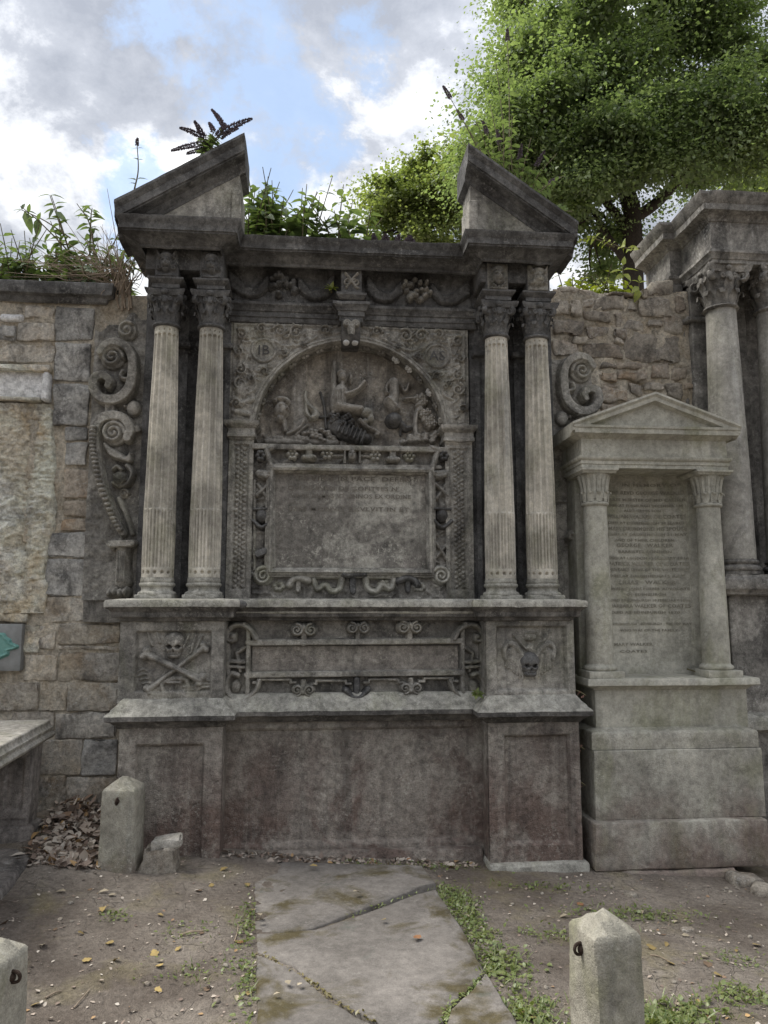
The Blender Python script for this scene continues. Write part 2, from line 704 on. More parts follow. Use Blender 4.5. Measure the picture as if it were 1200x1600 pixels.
    g = mth(nt, 'ADD', mth(nt, 'MULTIPLY', ng, 0.55), mth(nt, 'MULTIPLY', nf, 0.9))
    col = mixc(nt, 1.0, col, ramp(nt, g, [(0.52, 1 - 0.55 * grain), (0.93, 1 + 0.55 * grain)]), 'MULTIPLY')
    if vary:
        hs = N(nt, 'ShaderNodeHueSaturation')
        nt.links.new(col, hs.inputs['Color'])
        nt.links.new(mth(nt, 'ADD', 1.0 - vary * 0.5, mth(nt, 'MULTIPLY', oi.outputs['Random'], vary)), hs.inputs['Value'])
        col = hs.outputs[0]
    nt.links.new(col, bs.inputs['Base Color'])
    hgt = mth(nt, 'ADD', mth(nt, 'MULTIPLY', nf, 1.0), mth(nt, 'MULTIPLY', ng, 0.35))
    if pits:
        vo = N(nt, 'ShaderNodeTexVoronoi')
        vo.inputs['Scale'].default_value = 75
        nt.links.new(pos, vo.inputs['Vector'])
        hgt = mth(nt, 'ADD', hgt, mth(nt, 'MULTIPLY', ramp(nt, vo.outputs['Distance'], [(0.0, 0.0), (0.35, 1.0)]), pits * 0.5))
    bp = N(nt, 'ShaderNodeBump')
    bp.inputs['Strength'].default_value = bump
    bp.inputs['Distance'].default_value = 0.018
    nt.links.new(hgt, bp.inputs['Height'])
    nt.links.new(bp.outputs[0], bs.inputs['Normal'])
    MATS[name] = m
    return m


def simple(name, col, rough=0.8, var=0.25, scale=20.0, metal=0.0, bump=0.2, col2=None, vary=0.0):
    m = bpy.data.materials.new(name)
    m.use_nodes = True
    nt = m.node_tree
    bs = nt.nodes['Principled BSDF']
    bs.inputs['Roughness'].default_value = rough
    bs.inputs['Metallic'].default_value = metal
    geo = N(nt, 'ShaderNodeNewGeometry')
    n = noise(nt, geo.outputs['Position'], scale, 6, 0.65)
    c2 = col2 or tuple(c * (1 - var) for c in col)
    c = mixc(nt, ramp(nt, n, [(0.35, 0.0), (0.65, 1.0)]), col, c2)
    if vary:
        oi = N(nt, 'ShaderNodeObjectInfo')
        hs = N(nt, 'ShaderNodeHueSaturation')
        nt.links.new(c, hs.inputs['Color'])
        nt.links.new(mth(nt, 'ADD', 1 - vary / 2, mth(nt, 'MULTIPLY', oi.outputs['Random'], vary)), hs.inputs['Value'])
        c = hs.outputs[0]
    nt.links.new(c, bs.inputs['Base Color'])
    bp = N(nt, 'ShaderNodeBump')
    bp.inputs['Strength'].default_value = bump
    bp.inputs['Distance'].default_value = 0.01
    nt.links.new(n, bp.inputs['Height'])
    nt.links.new(bp.outputs[0], bs.inputs['Normal'])
    MATS[name] = m
    return m


def leafmat(name, c1, c2, trans=0.45, scale=1.5, c3=None):
    m = bpy.data.materials.new(name)
    m.use_nodes = True
    nt = m.node_tree
    nt.nodes.clear()
    out = N(nt, 'ShaderNodeOutputMaterial')
    geo = N(nt, 'ShaderNodeNewGeometry')
    n = noise(nt, geo.outputs['Position'], scale, 3, 0.6)
    n2 = noise(nt, geo.outputs['Position'], scale * 14, 2, 0.6)
    c = mixc(nt, ramp(nt, n, [(0.35, 0.0), (0.65, 1.0)]), c1, c2)
    c = mixc(nt, ramp(nt, n2, [(0.4, 0.0), (0.7, 1.0)]), c, c3 or tuple(x * 1.5 for x in c2))
    d = N(nt, 'ShaderNodeBsdfDiffuse')
    t = N(nt, 'ShaderNodeBsdfTranslucent')
    gl = N(nt, 'ShaderNodeBsdfGlossy')
    gl.inputs['Roughness'].default_value = 0.45
    gl.inputs['Color'].default_value = (0.7, 0.75, 0.7, 1)
    nt.links.new(c, d.inputs[0])
    tcol = mixc(nt, 1.0, c, (1.25, 1.35, 0.6), 'MULTIPLY')
    nt.links.new(tcol, t.inputs[0])
    mx = N(nt, 'ShaderNodeMixShader')
    mx.inputs[0].default_value = trans
    nt.links.new(d.outputs[0], mx.inputs[1])
    nt.links.new(t.outputs[0], mx.inputs[2])
    mx2 = N(nt, 'ShaderNodeMixShader')
    mx2.inputs[0].default_value = 0.06
    nt.links.new(mx.outputs[0], mx2.inputs[1])
    nt.links.new(gl.outputs[0], mx2.inputs[2])
    nt.links.new(mx2.outputs[0], out.inputs[0])
    MATS[name] = m
    return m


# main monument stones
S_BLACK = stone('sooty_stone', (0.057, 0.056, 0.055), (0.098, 0.096, 0.092), soot_amt=0.50, light=(0.24, 0.235, 0.21), light_amt=0.35, streak=0.35, bump=0.55)
S_GREY = stone('weathered_stone', (0.112, 0.105, 0.091), (0.242, 0.225, 0.192), soot_amt=0.36, light=(0.33, 0.315, 0.265), light_amt=0.65, streak=0.45, bump=0.9, green=0.25, patch=0.28)
S_PLINTH = stone('plinth_stone', (0.125, 0.110, 0.094), (0.205, 0.182, 0.152), soot=(0.05, 0.046, 0.042), soot_amt=0.27, light=(0.285, 0.262, 0.215), light_amt=0.65, streak=0.50, bump=1.0, lowbrown=0.95, pits=0.8, patch=0.45, low=(0.18, 0.85), grain=0.9)
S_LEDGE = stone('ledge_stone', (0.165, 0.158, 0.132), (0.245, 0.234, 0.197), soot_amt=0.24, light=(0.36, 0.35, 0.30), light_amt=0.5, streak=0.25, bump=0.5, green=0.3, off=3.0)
S_COL = stone('column_stone', (0.222, 0.203, 0.162), (0.365, 0.335, 0.269), soot=(0.075, 0.071, 0.062), soot_amt=0.27, light_amt=0.15, streak=0.55, bump=0.25, green=0.32, off=5.0, pits=0.1, grain=0.55)
S_TYMP = stone('tympanum_stone', (0.121, 0.107, 0.087), (0.218, 0.190, 0.149), soot_amt=0.45, light_amt=0.4, streak=0.5, bump=0.7, off=2.0)
S_TAB = stone('tablet_stone', (0.109, 0.100, 0.085), (0.157, 0.142, 0.122), soot_amt=0.22, light=(0.27, 0.258, 0.215), light_amt=0.9, streak=0.35, bump=0.6, off=8.0, patch=0.7)
S_CART = stone('dark_ground_stone', (0.107, 0.100, 0.087), (0.189, 0.176, 0.151), soot_amt=0.42, light=(0.30, 0.29, 0.24), light_amt=0.5, streak=0.4, bump=0.8, off=14.0)
S_UNDER = stone('dark_moulding_stone', (0.062, 0.058, 0.053), (0.137, 0.127, 0.112), soot=(0.026, 0.025, 0.024), soot_amt=0.5, light=(0.22, 0.21, 0.18), light_amt=0.5, streak=0.3, bump=0.6, off=3.0)  # darker stone for the mouldings under the two ledges
S_FIG = stone('figure_stone', (0.15, 0.137, 0.116), (0.225, 0.206, 0.174), soot_amt=0.26, light_amt=0.4, streak=0.2, bump=0.6, off=12.0)
S_WALK = stone('pale_stone', (0.195, 0.188, 0.150), (0.275, 0.264, 0.214), soot=(0.10, 0.098, 0.085), soot_amt=0.17, light=(0.36, 0.35, 0.29), light_amt=0.3, streak=0.35, bump=0.3, green=0.45, pits=0.3, off=1.0, grain=0.6)
S_WBASE = stone('pale_base_stone', (0.18, 0.170, 0.137), (0.25, 0.237, 0.192), soot=(0.085, 0.078, 0.07), soot_amt=0.16, light=(0.34, 0.33, 0.28), light_amt=0.4, streak=0.3, bump=0.5, green=0.38, lowbrown=0.8, off=1.0, pits=0.7, grain=0.75, low=(0.02, 0.36))
S_NEIGH = stone('neighbour_stone', (0.11, 0.103, 0.09), (0.19, 0.178, 0.155), soot_amt=0.48, light_amt=0.35, streak=0.5, bump=0.4, off=6.0)
S_NCOL = stone('plain_column_stone', (0.138, 0.131, 0.113), (0.216, 0.205, 0.178), soot=(0.055, 0.052, 0.048), soot_amt=0.30, light_amt=0.2, streak=0.5, bump=0.25, green=0.2, off=4.0, pits=0.1, grain=0.6)
S_RUB = stone('rubble_stone', (0.185, 0.160, 0.127), (0.280, 0.243, 0.189), soot_amt=0.34, light_amt=0.5, streak=0.0, bump=1.0, vary=0.4, warm=(0.20, 0.145, 0.10), warm_amt=0.35, scale=1.3)
S_RUBW = stone('warm_rubble_stone', (0.20, 0.165, 0.125), (0.26, 0.215, 0.158), soot_amt=0.26, light_amt=0.4, streak=0.0, bump=1.0, vary=0.3, warm=(0.26, 0.165, 0.09), warm_amt=0.55, scale=1.3)
S_QUOIN = stone('blackened_quoin_stone', (0.162, 0.158, 0.145), (0.279, 0.267, 0.241), soot_amt=0.46, light=(0.36, 0.355, 0.33), light_amt=0.5, streak=0.0, bump=0.8, vary=0.3, scale=1.6)
S_COURSE = stone('coursed_stone', (0.230, 0.199, 0.154), (0.341, 0.298, 0.227), soot_amt=0.36, light_amt=0.5, streak=0.15, bump=1.0, vary=0.35, warm=(0.25, 0.18, 0.105), warm_amt=0.5, scale=1.4, patch=0.3)
S_ERODED = stone('eroded_sandstone', (0.338, 0.295, 0.215), (0.449, 0.398, 0.299), soot=(0.12, 0.112, 0.10), soot_amt=0.34, light=(0.50, 0.46, 0.38), light_amt=0.5, streak=0.5, bump=1.0, warm=(0.36, 0.255, 0.13), warm_amt=0.5, pits=0.9, patch=0.4)
S_MORTAR = stone('mortar', (0.243, 0.210, 0.155), (0.374, 0.323, 0.240), warm=(0.27, 0.20, 0.12), warm_amt=0.35, soot_amt=0.28, light_amt=0.4, streak=0.1, bump=1.0, scale=2.0, pits=0.8)
S_POST = stone('bollard_stone', (0.165, 0.153, 0.118), (0.225, 0.209, 0.162), soot=(0.08, 0.083, 0.07), soot_amt=0.22, light=(0.34, 0.335, 0.29), light_amt=0.5, streak=0.5, bump=0.5, green=0.5, off=9.0, pits=0.5, grain=0.7, lowbrown=0.6, low=(0.0, 0.22))
S_SLAB = stone('slab_stone', (0.090, 0.080, 0.070), (0.124, 0.111, 0.098), soot=(0.05, 0.075, 0.06), soot_amt=0.14, light=(0.27, 0.255, 0.225), light_amt=0.2, streak=0.0, bump=0.4, warm=(0.050, 0.040, 0.014), warm_amt=0.85, off=2.5, pits=0.3, grain=0.6)
S_TOMB = stone('tomb_stone', (0.187, 0.173, 0.144), (0.257, 0.238, 0.203), soot=(0.07, 0.065, 0.06), soot_amt=0.26, light_amt=0.3, streak=0.35, bump=0.35, green=0.25, off=7.0)
S_TOMBLEG = stone('tomb_leg_stone', (0.12, 0.105, 0.095), (0.18, 0.16, 0.142), soot_amt=0.42, light_amt=0.2, streak=0.5, bump=0.4, off=3.7)
S_WHITE = stone('whitish_stone', (0.45, 0.42, 0.36), (0.56, 0.53, 0.47), soot=(0.2, 0.19, 0.17), soot_amt=0.15, light_amt=0.2, streak=0.1, bump=0.7)
S_SLATE = simple('grey_slab', (0.24, 0.245, 0.24), 0.75, 0.3, 12)
COPPER = simple('verdigris_bronze', (0.10, 0.25, 0.225), 0.6, 0.35, 22, 0.25, 0.3, (0.17, 0.33, 0.29))
IRON = simple('rusted_iron', (0.055, 0.035, 0.025), 0.8, 0.5, 60, 0.4, 0.6)
BARK = simple('bark', (0.055, 0.043, 0.033), 0.95, 0.5, 30, 0, 1.0)
TWIG = simple('dry_twig', (0.34, 0.27, 0.20), 0.9, 0.4, 30, 0, 0.4)
STEM = simple('green_stem', (0.16, 0.14, 0.075), 0.85, 0.4, 30, 0, 0.3)
PURPLE = simple('buddleia_floret', (0.21, 0.17, 0.22), 0.9, 0.4, 60, 0, 0.2, (0.12, 0.10, 0.095))
L_TREE = leafmat('tree_leaf', (0.15, 0.21, 0.115), (0.215, 0.275, 0.15), 0.64, 0.9, (0.265, 0.315, 0.185))
L_TREE2 = leafmat('light_tree_leaf', (0.19, 0.24, 0.10), (0.25, 0.295, 0.125), 0.62, 1.2, (0.30, 0.33, 0.16))
L_DARK = leafmat('dark_tree_leaf', (0.030, 0.060, 0.018), (0.055, 0.095, 0.026), 0.40, 1.1, (0.07, 0.11, 0.03))
L_BUD = leafmat('buddleia_leaf', (0.085, 0.125, 0.06), (0.13, 0.175, 0.085), 0.5, 3.0, (0.17, 0.21, 0.11))
L_YOUNG = leafmat('young_leaf', (0.20, 0.26, 0.045), (0.28, 0.33, 0.065), 0.45, 6.0, (0.34, 0.33, 0.06))
L_GRASS = leafmat('weed_leaf', (0.10, 0.155, 0.045), (0.155, 0.21, 0.065), 0.3, 9.0, (0.25, 0.25, 0.10))
L_MOSS = leafmat('dry_moss', (0.13, 0.115, 0.045), (0.20, 0.17, 0.07), 0.2, 9.0, (0.26, 0.21, 0.11))
DRY = [simple('pale_dry_leaf', (0.42, 0.36, 0.26), 0.85, 0.3, 40, 0, 0.3, None, 0.4), simple('brown_dry_leaf', (0.20, 0.135, 0.085), 0.85, 0.35, 40, 0, 0.3, None, 0.4),
       simple('yellow_dry_leaf', (0.36, 0.265, 0.10), 0.8, 0.3, 40, 0, 0.3, None, 0.5), simple('orange_dry_leaf', (0.30, 0.15, 0.07), 0.8, 0.3, 40, 0, 0.3, None, 0.3)]

CREEP = simple('creeper_leaf', (0.22, 0.115, 0.085), 0.85, 0.4, 40)


def litmat():
    """leaf litter: colour differs from leaf to leaf by mesh island"""
    m = bpy.data.materials.new('leaf_litter')
    m.use_nodes = True
    nt = m.node_tree
    bs = nt.nodes['Principled BSDF']
    bs.inputs['Roughness'].default_value = 0.85
    geo = N(nt, 'ShaderNodeNewGeometry')
    c = ramp(nt, geo.outputs['Random Per Island'], [(0.0, (0.17, 0.125, 0.10)), (0.3, (0.29, 0.23, 0.19)), (0.55, (0.42, 0.36, 0.30)), (0.8, (0.56, 0.51, 0.44)), (0.92, (0.24, 0.16, 0.11)), (1.0, (0.45, 0.29, 0.13))])
    nt.links.new(c, bs.inputs['Base Color'])
    return m


LITTER = litmat()


def groundmat():
    m = bpy.data.materials.new('bare_earth')
    m.use_nodes = True
    nt = m.node_tree
    bs = nt.nodes['Principled BSDF']
    bs.inputs['Roughness'].default_value = 0.95
    bs.inputs['Specular IOR Level'].default_value = 0.2
    geo = N(nt, 'ShaderNodeNewGeometry')
    p = geo.outputs['Position']
    n1 = noise(nt, p, 1.3, 8, 0.62, 0.3)
    col = mixc(nt, ramp(nt, n1, [(0.40, 0.0), (0.60, 1.0)]), (0.155, 0.130, 0.109), (0.285, 0.250, 0.213))
    n2 = noise(nt, mapping(nt, p, (1, 1, 1), (4, 2, 1)), 2.6, 7, 0.62, 0.4)
    col = mixc(nt, mth(nt, 'MULTIPLY', ramp(nt, n2, [(0.52, 0.0), (0.68, 1.0)]), 0.45), col, (0.27, 0.235, 0.115))
    n3 = noise(nt, p, 38, 6, 0.7)
    n4 = noise(nt, p, 150, 3, 0.7)
    g = mth(nt, 'ADD', mth(nt, 'MULTIPLY', n3, 0.9), mth(nt, 'MULTIPLY', n4, 0.6))
    col = mixc(nt, 1.0, col, ramp(nt, g, [(0.45, 0.50), (1.05, 1.5)]), 'MULTIPLY')
    vo = N(nt, 'ShaderNodeTexVoronoi')
    vo.inputs['Scale'].default_value = 60
    nt.links.new(p, vo.inputs['Vector'])
    spk = ramp(nt, vo.outputs['Distance'], [(0.10, 1.0), (0.18, 0.0)])
    sc2 = N(nt, 'ShaderNodeSeparateColor')
    nt.links.new(vo.outputs['Color'], sc2.inputs[0])
    spk = mth(nt, 'MULTIPLY', spk, ramp(nt, sc2.outputs[0], [(0.80, 0.0), (0.86, 1.0)]))
    col = mixc(nt, spk, col, (0.32, 0.285, 0.24))
    nt.links.new(col, bs.inputs['Base Color'])
    # drying cracks
    vc = N(nt, 'ShaderNodeTexVoronoi', feature='DISTANCE_TO_EDGE')
    vc.inputs['Scale'].default_value = 2.3
    pd = N(nt, 'ShaderNodeVectorMath', operation='ADD')
    nn = N(nt, 'ShaderNodeTexNoise')
    nn.inputs['Scale'].default_value = 5
    nt.links.new(p, nn.inputs['Vector'])
    nt.links.new(p, pd.inputs[0])
    nt.links.new(nn.outputs[1], pd.inputs[1])
    nt.links.new(pd.outputs[0], vc.inputs['Vector'])
    crk = ramp(nt, vc.outputs['Distance'], [(0.0, 0.0), (0.018, 1.0)])
    h = mth(nt, 'ADD', mth(nt, 'MULTIPLY', n3, 0.8), mth(nt, 'MULTIPLY', n4, 0.4))
    h = mth(nt, 'ADD', h, mth(nt, 'MULTIPLY', mth(nt, 'MULTIPLY', crk, ramp(nt, n1, [(0.45, 0.0), (0.6, 1.0)])), 0.5))
    h = mth(nt, 'ADD', h, mth(nt, 'MULTIPLY', spk, 0.5))
    bp = N(nt, 'ShaderNodeBump')
    bp.inputs['Strength'].default_value = 1.0
    bp.inputs['Distance'].default_value = 0.03
    nt.links.new(h, bp.inputs['Height'])
    nt.links.new(bp.outputs[0], bs.inputs['Normal'])
    return m


M_GROUND = groundmat()


def lettermat(name, stone_c, ink, thr=0.46):
    m = bpy.data.materials.new(name)
    m.use_nodes = True
    nt = m.node_tree
    bs = nt.nodes['Principled BSDF']
    bs.inputs['Roughness'].default_value = 0.95
    geo = N(nt, 'ShaderNodeNewGeometry')
    n = noise(nt, geo.outputs['Position'], 9.0, 6, 0.7)
    nf = noise(nt, geo.outputs['Position'], 60, 5, 0.7)
    c = mixc(nt, ramp(nt, mth(nt, 'ADD', mth(nt, 'MULTIPLY', n, 0.7), mth(nt, 'MULTIPLY', nf, 0.3)), [(thr, 1.0), (thr + 0.12, 0.25)]), stone_c, ink)
    nt.links.new(c, bs.inputs['Base Color'])
    return m


# ------------------------------------------------------------------ ground
def ground_z(x, y):
    x = np.asarray(x, float)
    y = np.asarray(y, float)
    z = -0.055 * np.clip(x, -3, 4) * np.clip((y - 1.5) / 2.5, 0, 1)
    bank = np.exp(-((x + 1.6) / 0.42) ** 2) * np.clip((y - 4.5) / 1.0, 0, 1) * 0.16
    P3_ = np.stack([x.ravel(), y.ravel(), np.zeros(x.size)], 1)
    n = vnoise(P3_, 1.6, 3, 3).reshape(x.shape) * 0.022 + vnoise(P3_, 9, 4, 4).reshape(x.shape) * 0.012
    return z + bank + n * np.clip(1.2 - np.abs(y - 4) / 12, 0.2, 1)


def gz(x, y):
    return float(ground_z(np.array([x]), np.array([y]))[0])


def build_ground():
    def axis(lo, hi, f0, f1, step):
        a = list(np.arange(f0, f1 + 1e-6, step))
        k, v = step, f1
        while v < hi:
            k *= 1.35
            v += k
            a.append(min(v, hi))
        k, v = step, f0
        pre = []
        while v > lo:
            k *= 1.35
            v -= k
            pre.append(max(v, lo))
        return np.array(sorted(set(pre)) + a)
    xs = axis(-400, 400, -2.6, 3.4, 0.028)
    ys = axis(-300, 700, 1.6, 6.0, 0.028)
    X, Y = np.meshgrid(xs, ys, indexing='ij')
    Z = ground_z(X, Y)
    nx, ny = X.shape
    i = np.arange(nx * ny).reshape(nx, ny)
    F = np.stack([i[:-1, :-1].ravel(), i[1:, :-1].ravel(), i[1:, 1:].ravel(), i[:-1, 1:].ravel()], 1)
    o = mk('ground', np.stack([X.ravel(), Y.ravel(), Z.ravel()], 1), F, M_GROUND, None, True, 180)
    tag(o, 'bare trodden earth with scattered weeds in front of the tombs', 'ground', kind='structure')


build_ground()

# ------------------------------------------------------------------ main mural monument
XC = 0.27
MON = thing('mural_monument', (XC, 5.3, 0.0), 'tall soot-blackened wall monument with four fluted columns, carved arch and broken pediment', 'monument')

# hidden mass behind the carved front
box('backing_wall', -1.27, 1.81, 5.72, 6.05, -0.15, 4.24, S_BLACK, MON, seg=0.3)
for (a, b) in ((-1.27, -0.622), (1.158, 1.81)):
    box('bay_wall', a, b, 5.52, 5.74, 1.55, 3.95, S_BLACK, MON, seg=0.08, amp=0.004)
box('frieze_wall', -1.262, 1.802, 5.49, 5.73, 3.86, 4.22, S_BLACK, MON, seg=0.1)
box('base_core', -1.20, 1.74, 5.30, 5.71, -0.15, 1.60, S_PLINTH, MON, seg=0.2)

# --- lower pedestals
PED = [(-1.222, -0.578, -1.118, -0.690), (1.150, 1.768, 1.255, 1.705)]
for k, (a, b, pa, pb) in enumerate(PED):
    z0, z1 = -0.12, 0.875
    r = Rel(a, b, z0, z1, 0.008)
    r.H[:] = 0.035
    zt, zb = (0.742, 0.02) if k == 0 else (0.765, 0.068)
    r.rect(pa, pb, zb, zt, 0.035, 0.018, 'sub')
    r.rough(0.006, 14, 4, 3 + k)
    r.rough(0.007, 26, 4, 13 + k, (r.H < 0.015).astype(float))
    o = r.mesh('pedestal_panel', 5.085, S_PLINTH, MON, sharp=40)
    if k == 1:
        o['label'] = 'right lower pedestal panel with flaking surface'
    V, F = rbox(a, b, 5.075, 5.50, z0, z1, 0.008, 0.07, 0.003, k)
    V[:, 1] = np.where(V[:, 1] < 5.10, 5.088, V[:, 1])
    mk('pedestal', V, F, S_PLINTH, MON)
box('footing', 1.135, 1.80, 5.0, 5.45, -0.25, -0.035, S_LEDGE, MON, b=0.02, amp=0.008)

# --- plain panel between the pedestals
r = Rel(-0.60, 1.17, -0.16, 0.875, 0.008)
r.H[:] = 0.03
r.rect(-0.62, 1.095, 0.045, 0.80, 0.028, 0.022, 'sub')
r.rough(0.007, 6, 3, 8)
r.rough(0.006, 30, 4, 9)
r.mesh('plinth_panel', 5.28, S_PLINTH, MON, sharp=40)
box('plinth_skirting', -0.57, 1.14, 5.18, 5.30, -0.3, 0.02, S_PLINTH, MON, b=0.03, amp=0.006)


def breakpath(yb, la, lb, yc, ra, rb, yback=5.70):
    return [(la, yback), (la, yb), (lb, yb), (lb, yc), (ra, yc), (ra, yb), (rb, yb), (rb, yback)]


# --- lower ledge
prof = [(0.0, 0.845), (0.012, 0.850), (0.022, 0.866), (0.03, 0.872), (0.045, 0.884), (0.066, 0.892), (0.078, 0.896), (0.080, 0.925), (0.070, 0.938), (0.05, 0.952), (0.048, 0.962), (0.02, 0.985), (0.0, 1.012), (-0.02, 1.03), (-0.20, 1.035)]
pth = breakpath(5.045, -1.225, -0.575, 5.215, 1.145, 1.762)
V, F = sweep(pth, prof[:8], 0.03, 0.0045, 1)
mk('ledge_undermoulding', V, F, S_UNDER, MON, sharp=50)
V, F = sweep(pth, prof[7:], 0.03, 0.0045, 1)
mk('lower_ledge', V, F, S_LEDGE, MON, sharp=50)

# --- pedestal dies with skulls
DIE = [(-1.248, -0.585, -1.148, -0.664, 1.062, 1.455), (1.150, 1.756, 1.218, 1.706, 1.048, 1.482)]


def skull(r, cx, cz, w, tilt=0.0):
    r.ell(cx, cz + 0.25 * w, 0.52 * w, 0.48 * w, 0.055)
    r.bar([(cx - 0.20 * w, cz - 0.12 * w), (cx + 0.20 * w, cz - 0.12 * w)], 0.24 * w, 0.048)
    r.bar([(cx - 0.15 * w, cz - 0.42 * w), (cx + 0.15 * w, cz - 0.42 * w)], 0.20 * w, 0.040)
    r.bar([(cx - 0.36 * w, cz - 0.08 * w), (cx + 0.36 * w, cz - 0.08 * w)], 0.10 * w, 0.046)
    for s in (-1, 1):
        r.ell(cx + s * 0.21 * w, cz - 0.01 * w, 0.15 * w, 0.12 * w, 0.042, s * 0.2, 'sub')
    r.ell(cx, cz - 0.22 * w, 0.055 * w, 0.10 * w, 0.022, 0, 'sub')
    r.bar([(cx - 0.20 * w, cz - 0.40 * w), (cx + 0.20 * w, cz - 0.40 * w)], 0.035 * w, 0.012, mode='sub')
    for t in np.linspace(-0.15, 0.15, 5):
        r.bar([(cx + t * w, cz - 0.34 * w), (cx + t * w, cz - 0.48 * w)], 0.018 * w, 0.006, mode='sub')


def bone(name, p0, p1, Yb, mat, w=0.019):
    a, b = np.array(p0), np.array(p1)
    d = (b - a) / np.linalg.norm(b - a)
    q = np.array([-d[1], d[0]])
    x0, x1 = min(a[0], b[0]) - 0.06, max(a[0], b[0]) + 0.06
    z0, z1 = min(a[1], b[1]) - 0.06, max(a[1], b[1]) + 0.06
    r = Rel(x0, x1, z0, z1, 0.004)
    r.bar([a, a * 0.7 + b * 0.3, a * 0.3 + b * 0.7, b], [w * 1.2, w * 0.85, w * 0.85, w * 1.25], [0.05, 0.042, 0.042, 0.05])
    for e, s in ((a, -1), (b, 1)):
        for t in (-1, 1):
            c = e + q * t * w * 1.05 + d * s * w * 0.3
            r.ell(c[0], c[1], w * 1.25, w * 1.25, 0.046)
    r.rough(0.003, 40, 3, 5, (r.H > 0.004).astype(float))
    return r.mesh(name, Yb, mat, MON, keep=0.002)


for k, (a, b, pa, pb, za, zb) in enumerate(DIE):
    V, F = rbox(a, b, 5.06, 5.50, 0.99, 1.555, 0.008, 0.06, 0.003, 20 + k)
    V[:, 1] = np.where(V[:, 1] < 5.085, 5.094, V[:, 1])
    mk('pedestal_die', V, F, S_GREY, MON)
    r = Rel(a, b, 0.99, 1.555, 0.006)
    r.H[:] = 0.04
    r.rect(pa, pb, za, zb, 0.026, 0.012, 'sub')
    w = np.minimum(np.minimum(r.X - pa, pb - r.X), np.minimum(r.Z - za, zb - r.Z))
    r.rect(pa + 0.01, pb - 0.01, za + 0.01, zb - 0.01, 0.008, 0.006, 'sub')
    inside = (w > 0.012).astype(float)
    if k == 0:
        # shovel blades and drapery behind the bones, ground ripples below
        for (p, q) in (((232, 990), (238, 1008)), ((246, 990), (250, 1004)), ((296, 992), (284, 1016)), ((306, 992), (298, 1020)), ((316, 994), (302, 1024))):
            r.bar([P(*p, 5.09), P(*q, 5.09)], 0.010, 0.022, base=0.006)
        for t in range(5):
            r.bar(smooth_path([P(214 + 3 * t, 1050 + 6 * t, 5.09), P(226 + 3 * t, 1046 + 7 * t, 5.09), P(238, 1056 + 6 * t, 5.09)]), 0.009, 0.016, base=0.006)
        for t in range(3):
            r.bar(smooth_path([P(288, 1083 - 5 * t, 5.09), P(304, 1082 - 5 * t, 5.09), P(314, 1074 - 5 * t, 5.09), P(328, 1073 - 5 * t, 5.09)]), 0.011, 0.024, base=0.006)
        r.bar(smooth_path([P(258, 1086, 5.09), P(254, 1068, 5.09), P(272, 1060, 5.09), P(292, 1062, 5.09), P(296, 1078, 5.09)]), 0.018, 0.032, base=0.006)
        r.bar([P(262, 1066, 5.09), P(282, 1066, 5.09)], [0.008, 0.014], 0.034, base=0.006)
        r.bar(smooth_path([P(232, 1086, 5.09), P(246, 1076, 5.09), P(262, 1082, 5.09)]), 0.016, 0.024, base=0.006)
    else:
        # crossed tools and an hourglass, wings
        r.bar([P(802, 992, 5.09), P(822, 1014, 5.09)], 0.010, 0.020, base=0.006)
        r.bar([P(858, 986, 5.09), P(836, 1022, 5.09)], 0.010, 0.022, base=0.006)
        x, z = P(828, 1000, 5.09)
        r.ell(x, z + 0.02, 0.045, 0.03, 0.03, base=0.006)
        r.bar([(x - 0.03, z + 0.05), (x + 0.03, z + 0.05)], 0.008, 0.03)
        x, z = P(830, 1014, 5.09)
        r.ell(x, z, 0.035, 0.035, 0.026, base=0.006)
    r.rough(0.005, 16, 4, 30 + k)
    r.rough(0.008, 28, 4, 31 + k, inside)
    r.mesh('carved_panel', 5.10, S_GREY, MON, sharp=50)
    if k == 0:
        cx, cz = P(272, 1010, 5.08)
        r = Rel(cx - 0.09, cx + 0.09, cz - 0.10, cz + 0.11, 0.0035)
        skull(r, cx, cz, 0.125)
        r.rough(0.003, 45, 3, 5, (r.H > 0.004).astype(float))
        o = r.mesh('skull', 5.088, S_GREY, MON, keep=0.002)
        o['label'] = 'carved skull above crossed bones'
        bone('bone', P(318, 1012, 5.07), P(232, 1078, 5.07), 5.092, S_GREY, 0.018)
        bone('bone', P(228, 1022, 5.06), P(312, 1062, 5.06), 5.072, S_GREY, 0.020)
    else:
        cx, cz = P(829, 1040, 5.06)
        r = Rel(cx - 0.09, cx + 0.09, cz - 0.10, cz + 0.11, 0.0035)
        skull(r, cx, cz, 0.12)
        r.rough(0.003, 45, 3, 5, (r.H > 0.004).astype(float))
        o = r.mesh('skull', 5.075, S_BLACK, MON, keep=0.002)
        o['label'] = 'blackened winged skull'
        for s in (-1, 1):
            r = Rel(cx - 0.24, cx + 0.24, cz - 0.14, cz + 0.20, 0.004)
            pts = [(cx + s * 0.04, cz + 0.05), (cx + s * 0.09, cz + 0.12), (cx + s * 0.14, cz + 0.145), (cx + s * 0.17, cz + 0.11), (cx + s * 0.165, cz + 0.04)]
            r.bar(smooth_path(pts), [0.02, 0.026, 0.022, 0.018, 0.012], 0.034)
            for t in range(7):
                u = t / 6
                p0 = (cx + s * (0.06 + 0.095 * u), cz + 0.08 + 0.035 * math.sin(u * 3))
                p1 = (cx + s * (0.045 + 0.12 * u), cz - 0.085 + 0.085 * u)
                r.bar([p0, p1], [0.015, 0.010], [0.026, 0.012])
            r.rough(0.003, 45, 3, 6, (r.H > 0.003).astype(float))
            r.mesh('wing', 5.094, S_GREY, MON, keep=0.002)

